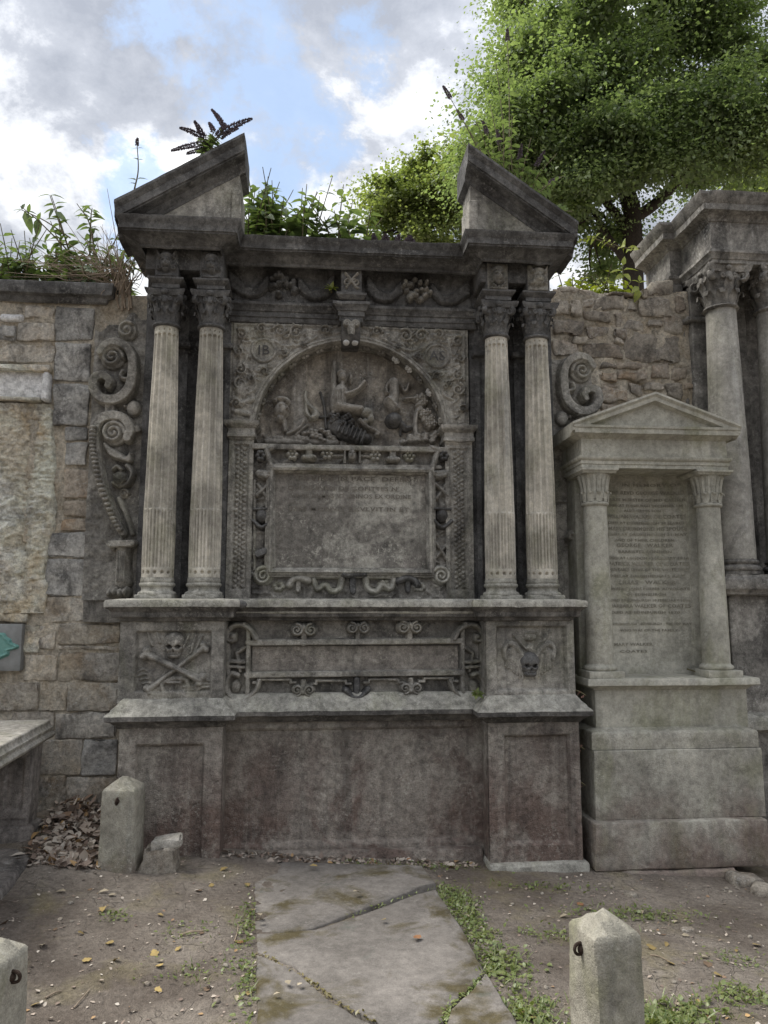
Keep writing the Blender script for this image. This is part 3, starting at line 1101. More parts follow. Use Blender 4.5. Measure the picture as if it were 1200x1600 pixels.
# --- strapwork cartouche between the dies
YC = 5.285
r = Rel(-0.60, 1.165, 0.98, 1.56, 0.006)
r.rough(0.006, 18, 4, 40)
r.mesh('cartouche_ground', YC, S_CART, MON)
box('cartouche_backing', -0.62, 1.18, YC + 0.012, YC + 0.1, 0.9, 1.6, S_GREY, MON, seg=0.3)


def relpart(name, draw, Yb, mat, bb, res=0.0045, rough=0.0055, parent=None, seed=1, k=None):
    r = Rel(*bb, res)
    r.k = 1.0 if 'face' in name or 'mask' in name or name.startswith('carved') or 'figure' in name or 'cipher' in name else 1.28
    if k:
        r.k = k
    draw(r)
    r.rough(rough, 30, 4, seed, (r.H > 0.003).astype(float))
    r.H *= 1.35
    return r.mesh(name, Yb, mat, parent or MON, keep=0.0015)


def bbpx(pts, Yb, pad=0.05):
    q = [P(*p, Yb) for p in pts]
    xs = [a[0] for a in q]
    zs = [a[1] for a in q]
    return (min(xs) - pad, max(xs) + pad, min(zs) - pad, max(zs) + pad)


def pp(Yb, *pts):
    return [P(*p, Yb) for p in pts]


rails = [((388, 1004), (718, 1001)), ((386, 1054), (718, 1050)), ((389, 984), (387, 1086)), ((721, 980), (722, 1082))]
for (p, q) in rails:
    wd = 0.019 if abs(p[0] - q[0]) > 50 else 0.014
    relpart('strap', lambda r: r.bar(pp(YC, p, q), wd, 0.045, flat=True), YC + 0.004, S_GREY, bbpx([p, q], YC))
r = Rel(*P(394, 1046, YC)[:1], P(715, 1046, YC)[0], P(394, 1048, YC)[1], P(394, 1010, YC)[1], 0.006)
r.rough(0.006, 25, 4, 44)
r.mesh('inner_panel', YC - 0.015, S_PLINTH, MON)


def scrollpair(px, py, rad, up, Yb=YC, name='paired_scroll', mat=S_GREY, h=0.06):
    cx, cz = P(px, py, Yb)
    d = rad * 1.05

    def draw(r):
        for s in (-1, 1):
            r.ell(cx + s * d, cz, rad, rad, h * 0.55, pw=0.25)
            r.bar(spiral(cx + s * d, cz, rad * 0.9, rad * 0.12, 1.7 * s * up, math.pi / 2 * up), [rad * 0.26, rad * 0.16], h)
            r.ell(cx + s * d, cz, rad * 0.25, rad * 0.25, h * 1.1)
        r.bar([(cx - d * 0.6, cz + up * rad * 0.3), (cx, cz + up * rad * 0.05), (cx + d * 0.6, cz + up * rad * 0.3)], rad * 0.45, h * 0.8)
        r.ell(cx, cz + up * rad * 0.45, rad * 0.42, rad * 0.6, h * 1.05)
        r.bar([(cx, cz), (cx, cz - up * rad * 2.0)], rad * 0.42, h * 0.62, flat=True)
    return relpart(name, draw, Yb, mat, (cx - 3 * rad, cx + 3 * rad, cz - 2.4 * rad, cz + 1.8 * rad), 0.004)


for (x, y, rr, up) in ((475, 984, 0.045, 1), (559, 981, 0.041, 1), (639, 980, 0.045, 1), (474, 1077, 0.039, -1), (641, 1074, 0.039, -1)):
    scrollpair(x, y, rr, up)
cx, cz = P(557, 1084, YC)
relpart('pendant', lambda r: (r.bar(smooth_path([(cx - 0.075, cz + 0.03), (cx - 0.04, cz - 0.005), (cx, cz - 0.02), (cx + 0.04, cz - 0.005), (cx + 0.075, cz + 0.03)]), 0.018, 0.06),
        r.bar([(cx, cz), (cx, cz + 0.10)], 0.018, 0.04, flat=True)), YC, S_BLACK, (cx - 0.12, cx + 0.12, cz - 0.06, cz + 0.13))


def stepstrap(x0, x1, y0, y1):
    pts = [(x0, y0), (x0 + 8, y0), (x0 + 8, y1), (x1 - 8, y1), (x1 - 8, y0), (x1, y0)]
    relpart('strap', lambda r: r.bar(pp(YC, *pts), 0.0085, 0.030, flat=True), YC, S_GREY, bbpx(pts, YC))


stepstrap(396, 462, 1066, 1061)
stepstrap(486, 548, 1068, 1063)
stepstrap(568, 630, 1066, 1061)
stepstrap(654, 714, 1064, 1059)
for s, (ox, sgn) in ((0, (386, -1)), (1, (722, 1))):
    def q(dx, y):
        return P(ox + sgn * dx, y, YC)
    pts1 = smooth_path([q(-14, 998), q(-6, 984), q(8, 976), q(22, 978), q(30, 988), q(28, 999), q(20, 1000), q(19, 992)], 7)
    relpart('end_scroll', lambda r: (r.bar(pts1, [0.017, 0.017, 0.014], 0.058), r.ell(*q(22, 994), 0.026, 0.026, 0.065), r.ell(*q(4, 974), 0.022, 0.016, 0.06)), YC, S_GREY, bbpx([(ox - 45, 960), (ox + 45, 1010)], YC))
    pts2 = smooth_path([q(-20, 1062), q(-14, 1078), q(2, 1091), q(18, 1092), q(30, 1080), q(31, 1064), q(24, 1052), q(14, 1054)], 7)
    relpart('end_scroll', lambda r: (r.bar(pts2, [0.012, 0.016, 0.016], 0.058), r.ell(*q(17, 1072), 0.035, 0.05, 0.035)), YC, S_GREY, bbpx([(ox - 45, 1040), (ox + 45, 1098)], YC))
    relpart('end_strap', lambda r: (r.bar(pp(YC, (ox + sgn * 29, 1006), (ox + sgn * 28, 1056)), 0.011, 0.05, flat=True), r.bar([q(4, 1034), q(28, 1032)], 0.012, 0.05, flat=True),
            r.bar([q(4, 1042), q(28, 1040)], 0.010, 0.042, flat=True), r.bar([q(0, 1010), q(16, 1020), q(10, 1048)], 0.012, 0.035)), YC, S_GREY, bbpx([(ox - 40, 1000), (ox + 40, 1060)], YC))

# --- upper ledge
prof = [(0.0, 1.515), (0.012, 1.52), (0.014, 1.535), (0.045, 1.54), (0.05, 1.548), (0.05, 1.573), (0.056, 1.578), (0.066, 1.592), (0.084, 1.602), (0.09, 1.608), (0.092, 1.638), (0.084, 1.652), (0.0, 1.660), (-0.30, 1.668)]
pth = breakpath(5.045, -1.240, -0.57, 5.215, 1.135, 1.735)
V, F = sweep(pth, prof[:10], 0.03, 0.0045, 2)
mk('ledge_undermoulding', V, F, S_UNDER, MON, sharp=50)
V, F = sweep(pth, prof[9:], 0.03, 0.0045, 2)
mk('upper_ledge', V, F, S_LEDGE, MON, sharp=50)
V, F = lathe([(0.0, -0.03), (0.028, -0.02), (0.036, 0.0), (0.028, 0.02), (0.0, 0.03)], 14)
V = jitter(V, 0.008, 20, 2, 4) + np.array([-0.475, 4.99, 1.625])
mk('broken_ledge_end', V, F, S_BLACK, MON, sharp=60)
# top of the ledge as a solid table under the columns
box('ledge_bed', -1.25, 1.745, 5.16, 5.72, 1.56, 1.663, S_LEDGE, MON, seg=0.2)

# --- columns
Z0, Z1 = 1.805, 3.565
YCOL = 5.27


def shaft_mesh():
    nt_, nz = 224, 90
    zs = np.concatenate([np.linspace(Z0, Z0 + 0.07, 16), np.linspace(Z0 + 0.075, Z1 - 0.07, nz - 36), np.linspace(Z1 - 0.068, Z1, 20)])
    zs = np.unique(np.concatenate([zs, [2.262, 2.270, 2.278]]))
    th = np.linspace(0, 2 * math.pi, nt_, endpoint=False)
    T, Zg = np.meshgrid(th, zs, indexing='ij')
    t = (Zg - Z0) / (Z1 - Z0)
    Rr = 0.108 - 0.027 * np.clip((t - 0.25) / 0.75, 0, 1) ** 1.25
    nf = 14
    ph = (T * nf / (2 * math.pi)) % 1.0
    x = np.abs(ph - 0.5) * 2
    upper = np.sqrt(np.clip(1 - (x / 0.74) ** 2, 0, 1)) * 0.019
    lower = np.sqrt(np.clip(1 - ((x - 0.46) / 0.24) ** 2, 0, 1)) * 0.013
    # rounded heads of the upper flutes
    top = np.clip((3.497 + 0.012 * np.sqrt(np.clip(1 - (x / 0.74) ** 2, 0, 1)) - Zg) / 0.006, 0, 1)
    bot = np.clip((Zg - 2.270 + 0.010 * np.sqrt(np.clip(1 - (x / 0.74) ** 2, 0, 1)) - 0.008) / 0.006, 0, 1)
    lowm = np.clip((2.262 - Zg) / 0.006, 0, 1) * np.clip((Zg - (Z0 + 0.062)) / 0.006, 0, 1)
    d = upper * top * bot + lower * lowm
    # ring of drilled holes at the foot and at the head
    for (zc, rr, dp) in ((Z0 + 0.032, 0.0125, 0.02), (3.535, 0.009, 0.010)):
        dd = np.hypot((ph - 0.5) * 2 * math.pi / nf * 0.105, Zg - zc)
        d = d + dp * np.clip((rr - dd) / 0.004, 0, 1)
    Rr = Rr - d
    V = np.stack([(Rr * np.cos(T)).ravel(), (Rr * np.sin(T)).ravel(), Zg.ravel()], 1)
    n = vnoise(V, 9, 3, 5) * 0.0022
    V[:, :2] *= (1 - n / 0.1)[:, None]
    m = len(zs)
    i = np.arange(nt_ * m).reshape(nt_, m)
    j = np.roll(i, -1, axis=0)
    F = np.stack([i[:, :-1].ravel(), j[:, :-1].ravel(), j[:, 1:].ravel(), i[:, 1:].ravel()], 1)
    return V, F


def leafstrip(h, w, out, curl, r0):
    """one acanthus leaf standing on a bell: returns verts at angle 0 (radial = +x)"""
    V, F = [], []
    rows, cols = 8, 5
    for i in range(rows):
        t = i / (rows - 1)
        if t < 0.8:
            rad = r0 + out * (t / 0.8) ** 2
            z = h * min(t / 0.8, 1)
        else:
            a = (t - 0.8) / 0.2 * 2.3
            rad = r0 + out + curl * math.sin(a)
            z = h - curl * (1 - math.cos(a)) * 0.9
        ww = w * (0.75 + 0.35 * math.sin(t * math.pi)) * (1 - 0.45 * max(0, t - 0.7) / 0.3)
        for j in range(cols):
            s = (j / (cols - 1) - 0.5) * 2
            V.append((rad + 0.009 * (1 - s * s) - (0.006 if abs(s) == 0.5 and i % 2 else 0), s * ww, z))
    for i in range(rows - 1):
        for j in range(cols - 1):
            F.append((i * cols + j, i * cols + j + 1, (i + 1) * cols + j + 1, (i + 1) * cols + j))
    return np.array(V), F


def rotz(V, a):
    c, s = math.cos(a), math.sin(a)
    V = np.asarray(V)
    return np.stack([V[:, 0] * c - V[:, 1] * s, V[:, 0] * s + V[:, 1] * c, V[:, 2]], 1)


def ball(cx, cy, cz, rx, ry, rz, n=10):
    prof = [(max(1e-4, math.sin(math.pi * i / n)), -math.cos(math.pi * i / n)) for i in range(n + 1)]
    V, F = lathe(prof, n + 2)
    return V * np.array([rx, ry, rz]) + np.array([cx, cy, cz]), F


def capital_parts(rb, rt, H, aw, seed=0, amp=0.004):
    parts = [lathe([(rb * 0.98, 0), (rb * 1.18, 0.004), (rb * 1.25, 0.014), (rb * 1.18, 0.024), (rb, 0.028), (rb, H * 0.3), (rb * 1.08, H * 0.6), (rt, H * 0.84)], 32)]
    for k in range(8):
        V, F = leafstrip(H * 0.34, rb * 0.36, rb * 0.34, rb * 0.22, rb * 1.0)
        V[:, 2] += 0.028
        parts.append((rotz(V, (k + 0.5) * math.pi / 4), F))
        V, F = leafstrip(H * 0.60, rb * 0.32, rb * 0.44, rb * 0.22, rb * 0.98)
        V[:, 2] += 0.03
        parts.append((rotz(V, k * math.pi / 4), F))
    for k in range(4):
        a = math.pi / 4 + k * math.pi / 2
        rv = rb * 0.40
        c = (rt * 1.22, H * 0.84 - rv * 0.75)
        pts = [(rb * 1.05, 0, H * 0.5), (rb * 1.2, 0, H * 0.62)] + [(c[0] + q[0] - c[0], 0, q[1]) for q in spiral(c[0], c[1], rv, rv * 0.2, -1.6, math.pi * 0.75, 26)]
        V, F = tube(pts, np.linspace(rv * 0.42, rv * 0.26, len(pts)), 7)
        V[:, 1] *= 1.7
        parts.append((rotz(V, a), F))
        # face boss between the volutes, small side scrolls
        parts.append(tuple(x if i else rotz(x, k * math.pi / 2) for i, x in enumerate(ball(rt * 1.0, 0, H * 0.72, rb * 0.22, rb * 0.27, H * 0.13))))
        for s in (-1, 1):
            pts = [(rt * 0.98 + 0.004, s * q[0], q[1]) for q in spiral(rb * 0.42, H * 0.74, rb * 0.19, rb * 0.04, 1.4, math.pi, 20)]
            V, F = tube(pts, rb * 0.07, 6)
            parts.append((rotz(V, k * math.pi / 2), F))
    V, F = merge(parts)
    cap = (jitter(V, amp, 22, 3, seed), F)
    # abacus with hollowed sides
    ring = []
    for k in range(4):
        a = k * math.pi / 2
        for t in np.linspace(-1, 1, 13)[:-1]:
            d = aw * (0.80 + 0.20 * t * t)
            ring.append(rotz(np.array([[d, t * aw * 0.97, 0]]), a)[0][:2])
    V, F = [], []
    n = len(ring)
    lv = [(0.90, H * 0.83), (0.94, H * 0.855), (0.97, H * 0.90), (1.0, H * 0.92), (1.02, H * 0.99), (0.98, H), (0.2, H + 0.001)]
    for (s, z) in lv:
        for q in ring:
            V.append((q[0] * s, q[1] * s, z))
    for i in range(len(lv) - 1):
        for j in range(n):
            F.append((i * n + j, i * n + (j + 1) % n, (i + 1) * n + (j + 1) % n, (i + 1) * n + j))
    parts = [(np.array(V), F)]
    for k in range(4):
        V, F = ball(aw * 0.85, 0, H * 0.92, 0.018, 0.026, 0.022)
        parts.append((rotz(V, k * math.pi / 2), F))
    V, F = merge(parts)
    return cap, (jitter(V, amp * 0.8, 18, 2, seed + 3), F)


SH = shaft_mesh()
CAPV, ABV = capital_parts(0.081, 0.106, 0.255, 0.138, 3, 0.0022)
bprof = [(0.129, 1.661), (0.130, 1.672), (0.128, 1.676)] + [(0.112 + 0.016 * math.sin(a), 1.694 - 0.018 * math.cos(a)) for a in np.linspace(0.3, math.pi, 7)] + \
    [(0.107, 1.715), (0.104, 1.728), (0.108, 1.742)] + [(0.108 + 0.012 * math.sin(a), 1.757 - 0.014 * math.cos(a)) for a in np.linspace(0.2, math.pi, 6)] + [(0.112, 1.775), (0.112, 1.788), (0.107, 1.806)]
BASEV, BASEF = lathe(bprof, 48)
pl = rbox(-0.124, 0.124, -0.124, 0.124, 1.655, 1.690, 0.006, 0.05, 0.003, 4)
BASEV, BASEF = merge([(jitter(BASEV, 0.0025, 14, 3, 2), BASEF), pl])
COLX = [XC - 1.337, XC - 1.026, XC + 1.040, XC + 1.342]
cl = ['outer left fluted column', 'inner left fluted column', 'inner right fluted column', 'outer right fluted column stained green']
first = None
for k, x in enumerate(COLX):
    if first is None:
        c0 = mk('column', SH[0], SH[1], S_COL, None, True, 180)
        b0 = mk('column_base', BASEV, BASEF, S_LEDGE, None, True, 50)
        k0 = mk('capital', CAPV[0] + np.array([0, 0, 3.56]), CAPV[1], S_BLACK, None, True, 60)
        a0 = mk('abacus', ABV[0] + np.array([0, 0, 3.56]), ABV[1], S_BLACK, None, True, 50)
        first = (c0, b0, k0, a0)
    objs = []
    for o in first:
        c = o if k == 0 else o.copy()
        if k:
            COL.objects.link(c)
        objs.append(c)
    for o in objs:
        o.location = (x, YCOL, 0)
    put(objs[0], MON)
    objs[0]['label'] = cl[k]
    for o in objs[1:]:
        put(o, objs[0])
        o.location = (x, YCOL, 0)

# pilaster responds behind the columns
for x in COLX:
    r = Rel(x - 0.115, x + 0.115, 1.66, 3.84, 0.012)
    r.H[:] = 0.03
    r.rect(x - 0.075, x + 0.075, 1.80, 3.48, 0.02, 0.015, 'sub')
    r.rough(0.005, 15, 3, int(x * 50) % 40)
    r.mesh('respond_pilaster', 5.515, S_BLACK, MON, sharp=40)
    box('respond_cap', x - 0.135, x + 0.135, 5.44, 5.53, 3.50, 3.54, S_BLACK, MON, b=0.01)

# --- entablature blocks, masks
for k, x in enumerate(COLX):
    V, F = sweep([(x - 0.088, 5.50), (x - 0.088, 5.185), (x + 0.088, 5.185), (x + 0.088, 5.50)],
                 [(-0.05, 3.812), (0.0, 3.812), (0.0, 3.832), (0.007, 3.835), (0.007, 3.862), (0.014, 3.866), (0.03, 3.884), (0.036, 3.889), (0.036, 3.902), (-0.05, 3.906)], 0.03, 0.003, k)
    mk('architrave_block', V, F, S_BLACK, MON, sharp=45)
    box('mask_block', x - 0.082, x + 0.082, 5.19, 5.52, 3.90, 4.13, S_BLACK, MON, b=0.006, amp=0.003, seed=k)
    cx, cz = x, 4.005

    def face(r, cx=cx, cz=cz, k=k):
        r.rect(cx - 0.075, cx + 0.075, cz - 0.10, cz + 0.11, 0.008, 0.006)
        r.ell(cx, cz, 0.046, 0.066, 0.052)
        r.ell(cx, cz + 0.055, 0.052, 0.035, 0.045)
        for s in (-1, 1):
            if k in (0, 3):
                r.bar([(cx + s * 0.045, cz + 0.05), (cx + s * 0.066, cz + 0.09)], [0.016, 0.007], 0.035)
            r.bar(spiral(cx + s * 0.052, cz - 0.03, 0.018, 0.004, s * 1.2, 1.2), 0.008, 0.030)
            r.ell(cx + s * 0.018, cz + 0.012, 0.012, 0.008, 0.014, 0, 'sub')
            r.ell(cx + s * 0.020, cz - 0.016, 0.014, 0.012, 0.054)
        r.bar([(cx, cz + 0.015), (cx, cz - 0.012)], [0.007, 0.011], [0.056, 0.066])
        r.bar([(cx - 0.014, cz - 0.033), (cx + 0.014, cz - 0.033)], 0.005, 0.012, mode='sub')
        if k == 2:
            for q in range(7):
                a = math.pi * (0.05 + 0.9 * q / 6)
                r.ell(cx - 0.05 * math.cos(a), cz - 0.045 - 0.035 * math.sin(a), 0.012, 0.016, 0.036)
        r.bar([(cx - 0.06, cz - 0.09), (cx + 0.06, cz - 0.09)], 0.012, 0.028)
    o = relpart('mask_face', face, 5.188, S_GREY if k > 1 else S_BLACK, (cx - 0.08, cx + 0.08, 3.905, 4.12), 0.0035)
    o['label'] = ['horned face mask', 'leafy face mask', 'bearded face mask', 'winged face mask'][k]

# --- centre architrave, keystone, frieze
prof = [(-0.1, 3.715), (0.0, 3.715), (0.004, 3.72), (0.004, 3.752), (0.014, 3.756), (0.014, 3.792), (0.024, 3.796), (0.03, 3.812), (0.045, 3.830), (0.052, 3.836), (0.052, 3.856), (0.03, 3.866), (-0.15, 3.87)]
XK = 0.245
V, F = sweep([(-0.66, 5.47), (XK - 0.085, 5.47), (XK - 0.085, 5.40), (XK + 0.085, 5.40), (XK + 0.085, 5.47), (1.20, 5.47)], prof, 0.03, 0.004, 6)
mk('architrave', V, F, S_BLACK, MON, sharp=45)
V, F = rbox(XK - 0.07, XK + 0.07, 5.36, 5.70, 3.575, 3.725, 0.012, 0.03, 0.004, 3)
V[:, 1] += np.where(V[:, 1] < 5.45, (3.725 - V[:, 2]) * 0.5, 0)
mk('keystone', V, F, S_BLACK, MON)
relpart('keystone_scroll', lambda r: (r.bar(spiral(XK - 0.033, 3.685, 0.026, 0.005, 1.5, 0), 0.008, 0.02), r.bar(spiral(XK + 0.033, 3.685, 0.026, 0.005, -1.5, math.pi), 0.008, 0.02),
        r.bar([(XK, 3.66), (XK, 3.58)], [0.025, 0.012], 0.022)), 5.366, S_GREY, (XK - 0.075, XK + 0.075, 3.60, 3.72), 0.004)
for s in (-1, 1):
    V, F = ball(XK + s * 0.034, 5.46, 3.572, 0.026, 0.04, 0.018)
    mk('keystone_drop', jitter(V, 0.006, 20, 2, 5), F, S_WHITE, MON)
box('frieze_block', XK - 0.078, XK + 0.078, 5.36, 5.52, 3.872, 4.13, S_BLACK, MON, b=0.006)
V, F = sweep([(XK - 0.08, 5.50), (XK - 0.08, 5.365), (XK + 0.08, 5.365), (XK + 0.08, 5.50)], [(0, 3.87), (0.012, 3.875), (0.02, 3.89), (0.032, 3.90), (0.032, 3.918), (-0.03, 3.922)], 0.03, 0.003, 9)
mk('frieze_block_cap', V, F, S_BLACK, MON, sharp=45)
relpart('frieze_cipher', lambda r: (r.bar(smooth_path([(XK - 0.045, 4.075), (XK - 0.01, 4.03), (XK + 0.03, 3.97), (XK + 0.05, 3.96)]), 0.010, 0.022), r.bar(smooth_path([(XK + 0.045, 4.075), (XK + 0.0, 4.02), (XK - 0.04, 3.96)]), 0.010, 0.022),
        r.bar(spiral(XK - 0.03, 4.0, 0.03, 0.008, 1.2, 0), 0.008, 0.02), r.bar(spiral(XK + 0.03, 4.0, 0.03, 0.008, -1.2, 3.14), 0.008, 0.02)), 5.366, S_GREY, (XK - 0.07, XK + 0.07, 3.93, 4.11), 0.004)
for (a, b, sx) in ((-0.63, XK - 0.08, -1), (XK + 0.08, 1.17, 1)):
    r = Rel(a, b, 3.87, 4.2, 0.006)
    r.rough(0.008, 12, 4, 50 + sx)
    r.mesh('frieze_panel', 5.475, S_BLACK, MON)
    mx = -0.26 if sx < 0 else 0.745

    def fruits(r, mx=mx, sx=sx):
        rr = random.Random(5 + sx)
        for q in range(26):
            a_ = rr.uniform(0, 6.28)
            d_ = math.sqrt(rr.random()) * 0.10
            r.ell(mx + d_ * math.cos(a_) * 1.1, 4.0 + d_ * math.sin(a_) * 0.85, rr.uniform(0.02, 0.03), rr.uniform(0.02, 0.028), rr.uniform(0.04, 0.075))
    relpart('carved_fruit', fruits, 5.475, S_GREY if sx > 0 else S_BLACK, (mx - 0.16, mx + 0.16, 3.88, 4.13), 0.005)
    for s in (-1, 1):
        def swag(r, mx=mx, s=s):
            for q in range(4):
                r.bar(smooth_path([(mx + s * 0.12, 4.05 - q * 0.022), (mx + s * 0.2, 3.955 - q * 0.012), (mx + s * 0.30, 3.985 - q * 0.02), (mx + s * (0.40 if s * sx > 0 else 0.37), 4.08 - q * 0.03)]), 0.016, 0.035)
        relpart('drapery_swag', swag, 5.475, S_BLACK, (mx - 0.45, mx + 0.45, 3.875, 4.12), 0.006)

# --- main cornice and the broken pediment
prof = [(0.0, 4.085), (0.010, 4.09), (0.014, 4.105), (0.03, 4.112), (0.045, 4.128), (0.05, 4.134), (0.11, 4.15), (0.118, 4.15), (0.118, 4.160), (0.130, 4.162), (0.131, 4.205), (0.136, 4.210), (0.142, 4.225), (0.152, 4.238), (0.154, 4.252), (-0.25, 4.262)]
V, F = sweep(breakpath(5.105, -1.225, -0.69, 5.325, 1.180, 1.685, 5.74), prof, 0.03, 0.004, 12)
mk('cornice', V, F, S_BLACK, MON, sharp=45)
for (a, b) in ((-1.22, -0.695), (1.185, 1.68)):
    box('ressaut', a, b, 5.21, 5.50, 3.98, 4.25, S_BLACK, MON, b=0.01)
box('cornice_bed', -1.20, 1.66, 5.40, 6.05, 4.14, 4.268, S_BLACK, MON, b=0.02, amp=0.006)


def rake(name, xe, ze, xp, zp, prof, Yb, mat, amp=0.004, seed=0):
    """raking cornice from the eave (xe,ze) to the broken peak (xp,zp); prof = (out, drop below the top line)"""
    prof = refine(prof, 0.04)
    n = max(4, int(abs(xp - xe) / 0.03))
    V, F = [], []
    m = len(prof)
    for i in range(n + 1):
        t = i / n
        for (o, d) in prof:
            V.append((xe + (xp - xe) * t, Yb - o, ze + (zp - ze) * t - d))
    fl = xp < xe
    for i in range(n):
        for j in range(m - 1):
            q = (i * m + j, (i + 1) * m + j, (i + 1) * m + j + 1, i * m + j + 1)
            F.append(q if fl else q[::-1])
    F.append(tuple(range(m)) if not fl else tuple(range(m))[::-1])
    F.append(tuple(n * m + j for j in range(m))[::-1] if not fl else tuple(n * m + j for j in range(m)))
    V = jitter(np.array(V), amp, 7, 3, seed)
    return mk(name, V, F, mat, MON, True, 40)


rprof = [(-0.28, 0.0), (0.154, 0.0), (0.156, 0.022), (0.146, 0.035), (0.138, 0.052), (0.132, 0.058), (0.130, 0.115), (0.118, 0.118), (0.118, 0.128), (0.05, 0.145), (0.045, 0.155), (0.03, 0.172), (0.016, 0.182), (0.010, 0.205), (-0.28, 0.205)]
rake('raking_cornice', -1.385, 4.345, -0.525, 4.885, rprof, 5.105, S_BLACK, seed=2)
rake('raking_cornice', 1.850, 4.345, 1.055, 4.905, rprof, 5.105, S_BLACK, seed=3)
for (xe, ze, xp, zp) in ((-1.20, 4.30, -0.565, 4.70), (1.67, 4.30, 1.095, 4.71)):
    n = 20
    V, F = [], []
    for i in range(n + 1):
        t = i / n
        x = xe + (xp - xe) * t
        V += [(x, 5.10, 4.255), (x, 5.10, ze + (zp - ze) * t), (x, 5.37, ze + (zp - ze) * t), (x, 5.37, 4.255)]
    for i in range(n):
        for j in range(3):
            q = (i * 4 + j, (i + 1) * 4 + j, (i + 1) * 4 + j + 1, i * 4 + j + 1)
            F.append(q[::-1] if xp > xe else q)
    F.append((n * 4, n * 4 + 1, n * 4 + 2, n * 4 + 3))
    mk('pediment_field', jitter(np.array(V), 0.004, 7, 3, 4), F, S_GREY, MON, True, 40)
    s = 1 if xp > xe else -1
    a, b = sorted((xp - s * 0.05, xp + s * 0.018))
    box('pediment_stub', a, b, 5.07, 5.34, 4.255, zp - 0.17, S_GREY, MON, b=0.008)
box('roof_nub', -1.17, -1.06, 5.06, 5.25, 4.44, 4.545, S_BLACK, MON, b=0.02, amp=0.01)

# --- arch, spandrels
AX, AZ, AR = 0.252, 2.884, 0.708
r = Rel(-0.645, 1.145, 2.955, 3.75, 0.0055)
dist = np.hypot(r.X - AX, r.Z - AZ)
for pts, wd in (([(-0.62, 3.70), (XK - 0.10, 3.71)], 0.012), ([(XK + 0.10, 3.71), (1.12, 3.70)], 0.012), ([(-0.615, 3.70), (-0.615, 3.0)], 0.012), ([(1.112, 3.70), (1.112, 3.0)], 0.012)):
    r.bar(pts, wd, 0.012, flat=True)
YS = 5.49
rx, rz = P(683, 557, YS)
lx, lz = P(412, 548, YS)
for (cx, cz, rad) in ((rx, rz, 0.088), (lx, lz, 0.086)):
    r.bar(spiral(cx, cz, rad, rad, 1, 0, 40), 0.011, 0.020)
    r.ell(cx, cz, rad - 0.010, rad - 0.010, 0.004, pw=0.1)
    r.bar([(cx - 0.06, cz - rad - 0.045), (cx - 0.03, cz - rad - 0.038), (cx + 0.03, cz - rad - 0.042), (cx + 0.06, cz - rad - 0.038)], 0.010, 0.018)


def foliage(r, cx, cz, rad, turns, a0, h=0.042):
    r.bar(spiral(cx, cz, rad, rad * 0.15, turns, a0), [rad * 0.20, rad * 0.13], h)
    for q in range(5):
        a = a0 + q * 0.9 * (1 if turns > 0 else -1)
        r.ell(cx + rad * 1.15 * math.cos(a), cz + rad * 1.15 * math.sin(a), rad * 0.36, rad * 0.17, h * 0.8, a + 0.6)
    r.ell(cx, cz, rad * 0.2, rad * 0.2, h * 1.1)


for s in (-1, 1):
    # mirrored scroll foliage (right side measured)
    for (px, py, rad, tn, a0) in ((588, 520, 0.040, 1.4, 0), (633, 526, 0.055, -1.5, 2.2), (658, 526, 0.050, 1.5, 0.4), (685, 524, 0.038, -1.4, 2), (715, 535, 0.045, 1.3, 1), (718, 560, 0.036, -1.3, 0),
                                  (652, 558, 0.030, 1.4, 3), (716, 588, 0.045, 1.4, 2), (715, 610, 0.050, -1.6, 1.2), (681, 589, 0.030, 1.4, 0), (700, 600, 0.026, -1.2, 0), (722, 640, 0.036, 1.3, 0), (620, 545, 0.024, -1.2, 1)):
        x, z = P(px, py, YS)
        x = x if s > 0 else 2 * XK - x + 0.01
        foliage(r, x, z, rad, tn * s, a0 if s > 0 else math.pi - a0)
    q = [(600, 530), (620, 542), (645, 548), (668, 540)]
    r.bar(smooth_path([(P(*p, YS)[0] if s > 0 else 2 * XK - P(*p, YS)[0], P(*p, YS)[1]) for p in q]), 0.012, 0.018)
    q = [(704, 560), (706, 580), (695, 592), (692, 615), (712, 628)]
    r.bar(smooth_path([(P(*p, YS)[0] if s > 0 else 2 * XK - P(*p, YS)[0], P(*p, YS)[1]) for p in q]), 0.012, 0.018)
x, z = P(377, 610, YS)
r.ell(x, z, 0.05, 0.07, 0.04)
r.bar(smooth_path([(x - 0.05, z - 0.06), (x, z - 0.10), (x + 0.09, z - 0.07)]), 0.02, 0.03)
r.bar([(x - 0.05, z - 0.16), (x + 0.06, z - 0.18)], 0.022, 0.028)
q_ = np.stack([r.X.ravel() * 1.0, r.Z.ravel(), np.full(r.X.size, 1.7)], 1)
rid = 1 - np.abs(vnoise(q_, 17, 2, 62)).reshape(r.X.shape) * 3.2
rid2 = 1 - np.abs(vnoise(q_, 31, 2, 64)).reshape(r.X.shape) * 3.0
brd = np.clip(np.minimum(np.minimum(r.X + 0.60, 1.10 - r.X), 3.68 - r.Z) / 0.02, 0, 1) * np.clip((dist - AR - 0.06) / 0.02, 0, 1)
for (cx, cz, rad) in ((rx, rz, 0.10), (lx, lz, 0.10)):
    brd = brd * np.clip((np.hypot(r.X - cx, r.Z - cz) - rad) / 0.01, 0, 1)
r.H = np.maximum(r.H, brd * (0.020 * np.clip(rid, 0, 1) ** 2 + 0.009 * np.clip(rid2, 0, 1)))
r.rough(0.0055, 24, 4, 60)
r.mesh('spandrel', YS, S_GREY, MON, mask=dist > AR + 0.002)
text_mesh('carved_initials', 'AS', 0.105, rx, rz, YS - 0.007, S_BLACK, MON, thick=0.003)
text_mesh('carved_initials', 'IB', 0.105, lx, lz, YS - 0.007, S_BLACK, MON, thick=0.003)

